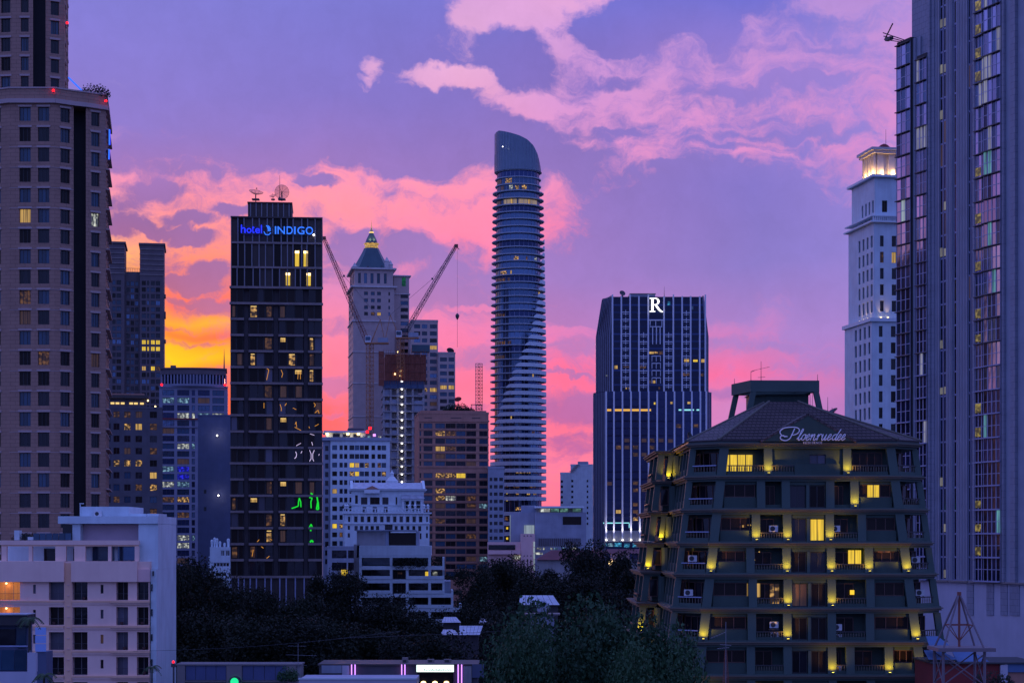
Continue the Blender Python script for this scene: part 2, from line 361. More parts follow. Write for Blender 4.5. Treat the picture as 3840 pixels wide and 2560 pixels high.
glow('neon_blue', (0.015, 0.03, 1.0), 1.6)
glow('neon_sky', (0.03, 0.18, 1.0), 1.3)
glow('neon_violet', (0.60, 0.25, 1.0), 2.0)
glow('reflected_lilac', (0.75, 0.62, 1.0), 1.0)  # street neon reflected in the hotel glass, painted as glow; next two likewise
glow('reflected_green', (0.01, 0.80, 0.03), 0.9)
glow('reflected_amber', (1.0, 0.42, 0.05), 0.8)
glow('sign_white', (1.0, 0.98, 0.95), 2.0)
glow('sign_panel', (0.80, 1.0, 0.92), 1.5)
glow('green_lens', (0.02, 0.9, 0.35), 1.0)

# ------------------------------------------------------------------ mesh helpers
class MB:
    def __init__(self): self.v, self.f, self.m = [], [], []
    def add(self, vs, fs, m=0):
        o = len(self.v); self.v += [tuple(p) for p in vs]
        for f in fs: self.f.append(tuple(i + o for i in f)); self.m.append(m)
        return self
    def quad(self, a, b, c, d, m=0): return self.add((a, b, c, d), ((0, 1, 2, 3),), m)
    def box(self, x0, y0, z0, x1, y1, z1, m=0):
        return self.add(((x0, y0, z0), (x1, y0, z0), (x1, y1, z0), (x0, y1, z0), (x0, y0, z1), (x1, y0, z1), (x1, y1, z1), (x0, y1, z1)),
                        ((0, 3, 2, 1), (4, 5, 6, 7), (0, 1, 5, 4), (1, 2, 6, 5), (2, 3, 7, 6), (3, 0, 4, 7)), m)
    def loft(self, a, b, m=0, caps=True):          # two rings of points of the same count (counter-clockwise seen from above, b above a)
        n = len(a)
        fs = [(i, (i + 1) % n, n + (i + 1) % n, n + i) for i in range(n)]
        if caps: fs += [tuple(range(n - 1, -1, -1)), tuple(range(n, 2 * n))]
        return self.add(list(a) + list(b), fs, m)
    def prism(self, poly, z0, z1, m=0, top=None):
        return self.loft([(x, y, z0) for x, y in poly], [(x, y, z1) for x, y in (top or poly)], m)
    def tube(self, p, q, r, n=5, r2=None, m=0):
        p, q = Vector(p), Vector(q); d = q - p
        if d.length < 1e-6: return self
        d.normalize(); u = d.orthogonal().normalized(); w = d.cross(u); r2 = r if r2 is None else r2
        cs = [(math.cos(6.28318 * i / n), math.sin(6.28318 * i / n)) for i in range(n)]
        return self.loft([p + (u * c + w * s) * r for c, s in cs], [q + (u * c + w * s) * r2 for c, s in cs], m)
    def path(self, pts, r, n=5, m=0):
        for a, b in zip(pts[:-1], pts[1:]): self.tube(a, b, r, n, m=m)
        return self
    def lathe(self, prof, cx=0, cy=0, n=16, m=0, sx=1.0, sy=1.0):
        rings = [[(cx + r * sx * math.cos(6.283185 * i / n), cy + r * sy * math.sin(6.283185 * i / n), z) for i in range(n)] for r, z in prof]
        for a, b in zip(rings[:-1], rings[1:]): self.loft(a, b, m, caps=False)
        self.add(rings[0], (tuple(range(n - 1, -1, -1)),), m); self.add(rings[-1], (tuple(range(n)),), m)
        return self
    def mesh(self, name, mats):
        me = bpy.data.meshes.new(name); me.from_pydata(self.v, [], self.f)
        for k in mats: me.materials.append(MATS[k])
        if len(mats) > 1: me.polygons.foreach_set('material_index', self.m)
        me.update()
        return me
    def build(self, name, mats, parent=None, loc=(0, 0, 0), smooth=False):
        if isinstance(mats, str): mats = [mats]
        me = self.mesh(name, mats)
        if smooth: me.polygons.foreach_set('use_smooth', [True] * len(me.polygons))
        return link(name, me, parent, loc)

def link(name, data, parent=None, loc=(0, 0, 0), rz=0.0):
    o = bpy.data.objects.new(name, data); COL.objects.link(o)
    o.parent = parent; o.location = loc
    if rz: o.rotation_euler = (0, 0, rz)
    return o
def tag(o, label, cat, group=None):
    o['label'] = label; o['category'] = cat
    if group: o['group'] = group
    return o
def thing(name, label, cat, loc=(0, 0, 0), rz=0.0, group=None):
    o = link(name, None, None, loc, rz); o.empty_display_size = 1.0
    return tag(o, label, cat, group)
def structure(o): o['kind'] = 'structure'; return o
def stuff(o): o['kind'] = 'stuff'; return o

class Fr:
    """A vertical wall line from p to q (left to right as seen from outside): u along it, d inward, z up."""
    def __init__(self, p, q):
        self.p = p; dx, dy = q[0] - p[0], q[1] - p[1]
        self.w = math.hypot(dx, dy); self.c, self.s = dx / self.w, dy / self.w; self.a = math.atan2(dy, dx)
    def __call__(self, u, d, z): return (self.p[0] + self.c * u - self.s * d, self.p[1] + self.s * u + self.c * d, z)

def facade(mb, fr, z0, z1, holes, depth=0.3, m=0, u0=0.0, u1=None, mr=None):
    """Wall with real openings (u0,z0,u1,z1) and their reveals."""
    u1 = fr.w if u1 is None else u1
    mr = m if mr is None else mr
    us = sorted({round(v, 4) for v in [u0, u1] + [h[0] for h in holes] + [h[2] for h in holes] if u0 - 1e-6 <= v <= u1 + 1e-6})
    zs = sorted({round(v, 4) for v in [z0, z1] + [h[1] for h in holes] + [h[3] for h in holes] if z0 - 1e-6 <= v <= z1 + 1e-6})
    iu = {v: i for i, v in enumerate(us)}; iz = {v: i for i, v in enumerate(zs)}
    blocked = set()
    for a, b, c, d in holes:
        a, b, c, d = (round(v, 4) for v in (a, b, c, d))
        if a not in iu or c not in iu or b not in iz or d not in iz: continue
        for i in range(iu[a], iu[c]):
            for j in range(iz[b], iz[d]): blocked.add((i, j))
        P = lambda u, dd, z: fr(u, dd, z)
        mb.quad(P(a, 0, b), P(c, 0, b), P(c, depth, b), P(a, depth, b), mr)
        mb.quad(P(a, depth, d), P(c, depth, d), P(c, 0, d), P(a, 0, d), mr)
        mb.quad(P(a, 0, b), P(a, depth, b), P(a, depth, d), P(a, 0, d), mr)
        mb.quad(P(c, depth, b), P(c, 0, b), P(c, 0, d), P(c, depth, d), mr)
    for j in range(len(zs) - 1):            # merge runs along u
        i = 0
        while i < len(us) - 1:
            if (i, j) in blocked: i += 1; continue
            k = i
            while k < len(us) - 1 and (k, j) not in blocked: k += 1
            mb.quad(fr(us[i], 0, zs[j]), fr(us[k], 0, zs[j]), fr(us[k], 0, zs[j + 1]), fr(us[i], 0, zs[j + 1]), m)
            i = k
    return mb

WCACHE = {}
def window_mesh(w, h, nv=1, nh=1, fw=0.06, gl='glass_dark', fm='frame_dark', lintel=0.0, sill=0.0, tm=None, panes=True):
    key = (round(w, 3), round(h, 3), nv, nh, fw, gl if panes else '', fm, lintel, sill, tm)
    if key in WCACHE: return WCACHE[key]
    mb = MB()
    if panes: mb.box(0, 0.06, 0, w, 0.10, h, 1)
    if fw:
        for i in range(nv + 1):
            c = min(max(w * i / nv, fw / 2), w - fw / 2); mb.box(c - fw / 2, 0, 0, c + fw / 2, 0.058, h, 0)
        for j in range(nh + 1):
            c = min(max(h * j / nh, fw / 2), h - fw / 2); mb.box(0, 0.006, c - fw / 2, w, 0.054, c + fw / 2, 0)
    if lintel: mb.box(-0.2, -0.42, h + 0.04, w + 0.2, 0.0, h + 0.04 + lintel, 2)
    if sill: mb.box(-0.12, -0.40, -sill - 0.02, w + 0.12, 0.0, -0.02, 2)
    me = mb.mesh('window', [fm, gl] + ([tm] if tm else []))
    WCACHE[key] = me
    return me
def window(root, fr, u, z, w, h, depth=0.25, name='window', sub=False, **kw):
    if not sub: return link(name, window_mesh(w, h, **kw), root, fr(u, depth, z), fr.a)
    # near windows: frame as the part, each pane a piece of its own
    nv = kw.get('nv', 1); gl = kw.get('gl', 'glass_dark'); fw = kw.get('fw', .06)
    o = link(name, window_mesh(w, h, **dict(kw, panes=False)), root, fr(u, depth, z), fr.a)
    key = ('pane', round(w / nv, 3), round(h, 3), gl)
    if key not in WCACHE:
        mb = MB(); mb.box(0.004, 0.06, 0, w / nv - .004, 0.10, h); WCACHE[key] = mb.mesh('pane', [gl])
    for i in range(nv): link('pane', WCACHE[key], o, (w * i / nv, 0, 0))
    return o

def glassmix(r, opts):
    t = r.random() * sum(w for _, w in opts)
    for k, w in opts:
        t -= w
        if t <= 0: return k
    return opts[-1][0]

def lamp_ball(name, label, cat, loc, r, m, group=None):
    mb = MB(); mb.lathe([(r * .25, -r), (r * .8, -r * .6), (r, 0), (r * .8, r * .6), (r * .25, r)], n=10, m=0)
    mb.box(-r * .5, -r * .5, -r * 1.7, r * .5, r * .5, -r * .9, 1)
    return tag(mb.build(name, [m, 'steel_dark'], None, loc, smooth=False), label, cat, group)

def grid_tower(name, label, cat, px0, px1, pytop, D, depth, cols, rows, wall='white_paint', roofz=None, opts=(('glass_dark', 1),),
               lit=(), nv=2, nh=1, frame='frame_dark', fw=0.07, rec=0.25, bands=None, parapet=0.8, seed=1, zbase=0.0, group=None, sides=True, fn=None, sill=0.0, trim=None, rz=0.0):
    """A block with a frontal facade: cols = [(px0, px1, nv?)...], rows = [(py_top, py_bottom)...] in photo pixels at its front plane."""
    r = random.Random(seed)
    k = D / FPX
    xc = X((px0 + px1) / 2, D)
    root = thing(name, label, cat, (xc, D, zbase), R(rz), group=group)
    lx = lambda px: (X(px, D) - xc) / math.cos(R(rz))
    lz = lambda py: Z(py, D) - zbase
    x0, x1, zt = lx(px0), lx(px1), lz(pytop)
    fr = Fr((x0, 0), (x1, 0))
    holes, wins = [], []
    for ri, rw in enumerate(rows):
        for ci, c in enumerate(cols):
            if fn and not fn(ri, ci): continue
            a, b = lz(rw[1]), lz(rw[0])
            if b < 0.3: continue
            a = max(a, 0.2)
            u0, u1 = lx(c[0]) - x0, lx(c[1]) - x0
            holes.append((u0, a, u1, b)); wins.append((u0, a, u1, b, c[2] if len(c) > 2 else nv, (c[0], rw[0], c[1], rw[1])))
    mb = MB()
    facade(mb, fr, 0.0, zt, holes, rec)
    if sides:
        mb.quad((x0, depth, 0), (x0, 0, 0), (x0, 0, zt), (x0, depth, zt)); mb.quad((x1, 0, 0), (x1, depth, 0), (x1, depth, zt), (x1, 0, zt))
        mb.quad((x1, depth, 0), (x0, depth, 0), (x0, depth, zt), (x1, depth, zt))
        mb.quad((x0, 0, zt), (x1, 0, zt), (x1, depth, zt), (x0, depth, zt))
    mb.build('wall', wall, root)
    if parapet:
        pb = MB(); t = 0.25
        pb.box(x0 - .12, -.12, zt + .004, x1 + .12, t, zt + parapet); pb.box(x0 - .12, depth - t, zt + .004, x1 + .12, depth + .12, zt + parapet)
        pb.box(x0 - .12, t, zt + .004, x0 + t, depth - t, zt + parapet); pb.box(x1 - t, t, zt + .004, x1 + .12, depth - t, zt + parapet)
        pb.build('parapet', trim or wall, root)
    for i, (za, zb, pr) in enumerate(bands or []):
        b2 = MB(); b2.box(x0 - .003, -pr, lz(zb), x1 + .003, -.003, lz(za)); b2.build('ledge', trim or wall, root)
    for u0, a, u1, b, nvv, bb in wins:
        g = glassmix(r, opts)
        for px, py, gm in lit:
            if bb[0] - 1 <= px <= bb[2] + 1 and bb[1] - 1 <= py <= bb[3] + 1: g = gm
        window(root, fr, u0, a, u1 - u0, b - a, rec - .08, nv=nvv, nh=nh, fw=fw, gl=g, fm=frame, sill=sill, tm=(trim or wall) if sill else None)
    root['front_x0'] = x0; root['front_x1'] = x1; root['roof_z'] = zt
    return root, lx, lz

def rows_of(py, step, h, n): return [(py + step * i, py + step * i + h) for i in range(n)]

def rail(mb, p, q, h=1.0, n=8, r=0.03, m=0):
    p, q = Vector(p), Vector(q)
    mb.tube(p + Vector((0, 0, h)), q + Vector((0, 0, h)), r * 1.3, 4, m=m)
    for i in range(n + 1):
        a = p.lerp(q, i / n); mb.tube(a, a + Vector((0, 0, h)), r, 4, m=m)

def truss(mb, p, q, w, n, r=0.1, m=0, w2=None):
    """Square lattice mast or jib between two points."""
    p, q = Vector(p), Vector(q); d = (q - p).normalized()
    u = d.orthogonal().normalized(); v = d.cross(u); w2 = w if w2 is None else w2
    def ring(t):
        c = p.lerp(q, t); hw = (w + (w2 - w) * t) / 2
        return [c + u * hw * a + v * hw * b for a, b in ((1, 1), (-1, 1), (-1, -1), (1, -1))]
    prev = ring(0)
    for i in range(1, n + 1):
        cur = ring(i / n)
        for k in range(4):
            mb.tube(prev[k], cur[k], r, 4, m=m)
            mb.tube(prev[k], cur[(k + 1) % 4] if i % 2 else cur[(k - 1) % 4], r * .6, 3, m=m)
            mb.tube(cur[k], cur[(k + 1) % 4], r * .6, 3, m=m)
        prev = cur

def dish(name, parent, loc, r, tilt, yaw, m='dish_mesh', mesh=True):
    """Satellite dish: ribbed bowl, feed on struts, post."""
    rot = Matrix.Rotation(yaw, 3, 'Z') @ Matrix.Rotation(tilt, 3, 'X')
    mb = MB(); n = 18
    def P(rr, a): return rot @ Vector((rr * math.cos(a), rr * math.sin(a), 0.35 * rr * rr / r))
    for i in range(n):
        a0, a1 = 6.283185 * i / n, 6.283185 * (i + 1) / n
        for j in range(4):
            r0, r1 = r * (j + .001) / 4, r * (j + 1) / 4
            if not mesh or True: mb.quad(P(r0, a0), P(r1, a0), P(r1, a1), P(r0, a1))
        if i % 2 == 0: mb.path([P(r * k / 4, a0) - rot @ Vector((0, 0, .05)) for k in range(5)], r * .018, 3, m=1)
        mb.tube(P(r, a0), P(r, a1), r * .02, 3, m=1)
    f = rot @ Vector((0, 0, r * .75))
    for a in (0, 2.1, 4.2): mb.tube(P(r * .8, a), f, r * .014, 3, m=1)
    mb.tube(f, rot @ Vector((0, 0, r * .9)), r * .07, 6, m=1)
    mb.tube((0, 0, 0), (0, 0, -r * 1.25), r * .07, 6, m=1)
    return mb.build(name, [m, 'steel_red' if m in ('dish_mesh', 'dish_red') else 'steel_dark'], parent, loc)

# ------------------------------------------------------------------ ground
g = MB(); g.quad((-9000, -300, 0), (9000, -300, 0), (9000, 16000, 0), (-9000, 16000, 0))
structure(g.build('ground', 'soil'))
g = MB(); g.box(-160, 262, 0.004, 160, 282, 0.02)
structure(g.build('road', 'asphalt'))

# ------------------------------------------------------------------ stone hotel tower at the left edge
def stone_tower():
    D = 320.0; rx = X(150, D)
    root = thing('stone_tower', 'tall beige stone tower with punched windows at the left edge of the photo', 'tower', (rx, D, 0))
    P = lambda px, y: (X(px, D + y) - rx, y)
    z = lambda py: Z(py, D)
    rows = [402 + 76.2 * i for i in range(24)]
    ztop = z(388)
    r = random.Random(3)
    lit = {(5, 0): 'lit_warm', (5, 3): 'lit_white', (9, 0): 'lit_dim', (10, 0): 'lit_faint', (12, 1): 'lit_dim', (12, 3): 'lit_faint'}
    def face(p, q, cols, zt, rws, wall='wall', first=0, zb=0.0):
        fr = Fr(p, q); holes = []; ws = []
        for ci, (a, b) in enumerate(cols):
            for ri, py in enumerate(rws):
                zb_, zt_ = z(py + 52), z(py)
                if zb_ < max(0.5, zb): continue
                u0, u1 = a * fr.w, b * fr.w
                holes.append((u0, zb_, u1, zt_)); ws.append((u0, zb_, u1, zt_, ri, ci + first))
        mb = MB(); facade(mb, fr, zb, zt, holes, 0.45)
        o = mb.build(wall, 'stone_beige', root)
        for u0, a, u1, b, ri, ci in ws:
            g = lit.get((ri, ci)) if first >= 0 else None
            g = g or glassmix(r, (('glass_dark', 5), ('glass_teal', 3), ('glass_smoke', 1)))
            window(root, fr, u0, a, u1 - u0, b - a, 0.3, nv=3, nh=1, fw=0.07, gl=g, fm='frame_dark', lintel=0.32, sill=0.0, tm='stone_pale', sub=True)
        return fr
    p0, p1, p2, p3 = P(-130, 4.0), P(36, 0), P(206, 0), P(276, 2.0)
    p3i, p4i, p4, p5 = P(276, 5.5), P(322, 6.0), P(322, 3.0), P(397, 5.2)
    p6 = (P(413, 24)[0] - .2, 24.0)
    face(p0, p1, [(.08, .36), (.52, .80)], ztop, rows, first=-5)
    face(p1, p2, [(.215, .465), (.625, .875)], ztop, rows, first=0)
    face(p2, p3, [(.30, .80)], ztop, rows, first=2)
    mb = MB()
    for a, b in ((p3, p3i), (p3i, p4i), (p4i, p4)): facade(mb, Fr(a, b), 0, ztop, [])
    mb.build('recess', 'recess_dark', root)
    face(p4, p5, [(.27, .68)], ztop, rows, first=3)
    face(p5, p6, [(.06, .16), (.30, .40), (.55, .65), (.80, .90)], ztop, rows, first=-5)
    mb = MB(); pb = (P(-200, 30)[0], 30.0)
    ring = [p0, p1, p2, p3, p4, p5, p6, pb]
    mb.add([(x, y, ztop) for x, y in ring], (tuple(range(len(ring))),)); facade(mb, Fr(p6, pb), 0, ztop, [])
    mb.build('roof_slab', 'stone_beige', root)
    # string course and parapet following the bays
    def follow(line, z0, z1, out, name, m):
        mb = MB()
        for i, (a, b) in enumerate(zip(line[:-1], line[1:])):
            fr = Fr(a, b)
            mb.loft([fr(-out * .3, -out, z0), fr(fr.w + out * .3, -out, z0), fr(fr.w, .3, z0), fr(0, .3, z0)],
                    [fr(-out * .3, -out, z1), fr(fr.w + out * .3, -out, z1), fr(fr.w, .3, z1), fr(0, .3, z1)])
        return mb.build(name, m, root)
    outer = [p0, p1, p2, p3, p4, p5, p6]
    follow(outer, ztop, ztop + .7, .55, 'cornice', 'stone_pale')
    follow(outer, ztop + .7, ztop + 1.5, .30, 'cornice', 'stone_beige')
    follow(outer, ztop + 1.5, z(333), .12, 'parapet', 'stone_beige')
    follow(outer, z(333), z(333) + .25, .28, 'coping', 'stone_pale')
    # floor joints on the plain piers
    for i in range(2, 22, 1):
        zz = z(402 + 76.2 * i - 12)
        if zz > 2: follow([p1, p2, p3], zz - .45, zz - .36, .05, 'string_course', 'stone_pale')
    # upper shaft, set back
    q0, q1, q2 = P(-80, 8), P(60, 7), P(124, 7)
    q2i, q3i, q3, q4, q5 = P(124, 10), P(171, 10), P(171, 8), P(243, 9.5), (P(256, 26)[0], 26.0)
    zt = z(-260)
    up = [26 + 74.0 * i for i in range(-4, 4)]
    face(q0, q1, [(.1, .35), (.6, .85)], zt, up, first=-5, zb=ztop)
    face(q1, q2, [(.28, .74)], zt, up, first=-5, zb=ztop)
    mb = MB()
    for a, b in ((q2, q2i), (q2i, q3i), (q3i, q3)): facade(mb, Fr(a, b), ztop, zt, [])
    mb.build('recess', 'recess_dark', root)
    face(q3, q4, [(.27, .70)], zt, up, first=-5, zb=ztop)
    face(q4, q5, [(.10, .24), (.45, .60), (.78, .92)], zt, up, first=-5, zb=ztop)
    mb = MB(); mb.add([(x, y, zt) for x, y in (q0, q1, q2, q3, q4, q5, (q0[0], 26))], (tuple(range(7)),)); mb.build('roof_slab', 'stone_beige', root)
    # balcony slabs jutting from the right flank
    fr = Fr(p5, p6)
    for i in range(20):
        zz = z(402 + 76.2 * i + 58); b = MB()
        b.add([fr(0.5, -.62, zz), fr(17, -.62, zz), fr(17, 0, zz), fr(.5, 0, zz), fr(.5, -.62, zz + .16), fr(17, -.62, zz + .16), fr(17, 0, zz + .3), fr(.5, 0, zz + .3)],
              ((0, 3, 2, 1), (4, 5, 6, 7), (0, 1, 5, 4), (1, 2, 6, 5), (2, 3, 7, 6), (3, 0, 4, 7)))
        b.build('ledge', 'stone_pale', root)
    W = lambda px, py, y: (X(px, D + y), D + y, Z(py, D + y))
    lamp_ball('beacon_lamp', 'red warning lamp high on the stone tower shaft', 'warning lamp', W(252, 87, 8.0), .22, 'lamp_red', 'red warning lamps on the stone tower')
    lamp_ball('beacon_lamp', 'red warning lamp on the stone tower parapet above the windows', 'warning lamp', W(200, 340, -.6), .22, 'lamp_red', 'red warning lamps on the stone tower')
    lamp_ball('beacon_lamp', 'red warning lamp on the stone tower terrace corner below the roof shrub', 'warning lamp', W(397, 379, 4.0), .22, 'lamp_red', 'red warning lamps on the stone tower')
    def neon(label, a, b):
        mb = MB(); mb.tube(a, b, .10, 6); mb.tube(Vector(a) - Vector((0, -.2, 0)), Vector(b) - Vector((0, -.2, 0)), .16, 4, m=1)
        tag(mb.build('neon_tube', ['neon_sky', 'neon_blue']), label, 'neon light', 'blue neon tubes on the stone tower')
    neon('slanting blue neon tube on the stone tower roof terrace', W(257, 291, 8.2), W(319, 352, 7.0))
    neon('upright blue neon tube at the stone tower corner, upper of two', W(410, 486, 5.0), W(410, 543, 5.0))
    neon('upright blue neon tube at the stone tower corner, lower of two', W(409, 560, 5.0), W(408, 597, 5.0))
    # dark dish antennas low on the tower front
    return root
stone_tower()

# ------------------------------------------------------------------ twin-topped tower behind it
def twin_tower():
    D = 900.0; px0, px1 = 400, 612; xc = X(510, D)
    root = thing('twin_top_tower', 'dark tower with a square notch in its roofline against the orange sky', 'tower', (xc, D, 0), R(9))
    lx = lambda px: (X(px, D) - xc) / math.cos(R(9))
    z = lambda py: Z(py, D)
    r = random.Random(11)
    opts = (('glass_dark', 4), ('glass_teal', 3), ('glass_blue', 2), ('glass_smoke', 2))
    def block(a, b, top, y0, y1, cols, name, litw=()):
        fr = Fr((lx(a), y0), (lx(b), y0)); holes = []; ws = []
        for c0, c1 in cols:
            for i in range(24):
                t = 1052 + 24.6 * i
                if t < top + 8 or t > 1640: continue
                h = (lx(c0) - lx(a), z(t + 17), lx(c1) - lx(a), z(t)); holes.append(h); ws.append((h, c0, c1, t))
        mb = MB(); facade(mb, fr, 0, z(top), holes, .3); zt = z(top); x0, x1 = lx(a), lx(b)
        mb.quad((x0, y1, 0), (x0, y0, 0), (x0, y0, zt), (x0, y1, zt)); mb.quad((x1, y0, 0), (x1, y1, 0), (x1, y1, zt), (x1, y0, zt))
        mb.quad((x0, y0, zt), (x1, y0, zt), (x1, y1, zt), (x0, y1, zt)); mb.quad((x1, y1, 0), (x0, y1, 0), (x0, y1, zt), (x1, y1, zt))
        mb.build(name, 'twin_clad', root)
        for h, c0, c1, t in ws:
            g = glassmix(r, opts)
            for p, q, m in litw:
                if c0 <= p <= c1 and t - 2 <= q <= t + 20: g = m
            window(root, fr, h[0], h[1], h[2] - h[0], h[3] - h[1], .2, nv=2, fw=.12, gl=g)
    block(400, 468, 915, 0, 24, [(424, 436), (439, 456)], 'wall', [(430, 1320, 'lit_yellow'), (445, 1320, 'lit_yellow')])
    block(524, 612, 918, 0, 24, [(531, 546), (550, 558), (564, 579), (582, 598)], 'wall',
          [(p, q, 'lit_yellow') for p in (538, 554, 571, 590) for q in (1278, 1303)] + [(538, 1376, 'lit_warm'), (571, 1376, 'lit_yellow'), (590, 1376, 'lit_dim')])
    block(468, 524, 1016, 3, 22, [(474, 486), (490, 502), (506, 518)], 'wall', [(480, 1100, 'glass_curtain'), (512, 1200, 'glass_curtain'), (480, 1330, 'glass_curtain'), (512, 1470, 'glass_curtain'), (480, 1150, 'glass_curtain')])
    for a, b, t in ((400, 468, 915), (524, 612, 918)):      # louvred crowns
        for i in range(6):
            mb = MB(); zz = z(t + 16 + 19 * i); mb.box(lx(a) - .15, -.35, zz - .18, lx(b) + .35, -.02, zz + .18); mb.build('louvre', 'slab_grey', root)
        mb = MB(); mb.box(lx(a) - .5, -.5, z(t) + .01, lx(b) + .6, 24.5, z(t) + .9); mb.build('roof_slab', 'twin_clad', root)
    mb = MB(); rail(mb, (lx(470), 3.2, z(1016)), (lx(522), 3.2, z(1016)), 1.6, 8, .08); mb.build('railing', 'steel_dark', root)
    for i, py in enumerate((1100, 1165, 1177, 1270)):
        mb = MB(); mb.box(lx(612) + .01, 1, z(py + 12), lx(612) + .8, 6, z(py)); mb.build('balcony', 'twin_clad', root)
twin_tower()

# ------------------------------------------------------------------ dark hotel with lamps under its eaves
def dark_hotel():
    D = 600.0
    cols = [(405, 418, 1), (428, 450), (467, 490), (508, 532), (560, 586)]
    lit = [(478, 1605, 'lit_room'), (520, 1605, 'lit_warm'), (572, 1605, 'lit_dim'), (440, 1545, 'lit_dim'), (478, 1545, 'lit_dim'), (520, 1545, 'lit_faint'), (572, 1690, 'lit_dim'), (478, 1690, 'lit_faint'),
           (440, 1730, 'lit_room'), (478, 1730, 'lit_room'), (520, 1730, 'lit_room'), (520, 1818, 'lit_dim'), (572, 1790, 'lit_warm'), (572, 1818, 'lit_room'), (440, 1880, 'lit_dim'), (572, 1915, 'lit_dim')]
    root, lx, lz = grid_tower('dark_hotel', 'dark low-rise hotel with a row of lamps under its roof, beside the stone tower', 'building', 398, 606, 1532, D, 30, cols,
        [(1542 + 45.5 * i, 1566 + 45.5 * i) for i in range(14)], wall='dark_block', opts=(('glass_dark', 4), ('glass_smoke', 2), ('glass_teal', 1)), lit=lit, seed=5, parapet=.6, rz=10)
    mb = MB(); mb.box(lx(404), 2.0, lz(1532) + .01, lx(548), 18, lz(1492)); mb.build('roof_pavilion', 'dark_block', root)
    mb = MB(); mb.box(lx(398), .4, lz(1492), lx(556), 20, lz(1480)); mb.build('roof', 'cladding_dark', root)
    mb = MB(); mb.box(lx(398), 1.2, lz(1480) + .01, lx(540), 20, lz(1474)); mb.build('roof', 'brown_render', root)
    for px in (424, 442, 461, 492, 509, 531):
        mb = MB(); mb.box(lx(px) - .55, 1.85, lz(1514), lx(px) + .55, 1.99, lz(1507)); mb.build('eave_lamp', 'strip_warm', root)
    for px, py in ((553, 1500), (580, 1522)):
        mb = MB(); mb.lathe([(.05, -.3), (.3, 0), (.05, .3)], n=8); mb.tube((0, 0, -1.5), (0, 0, -.3), .07, 4, m=1); mb.build('terrace_lamp', ['lamp_warm', 'steel_dark'], root, (lx(px), .9, lz(py)))
dark_hotel()

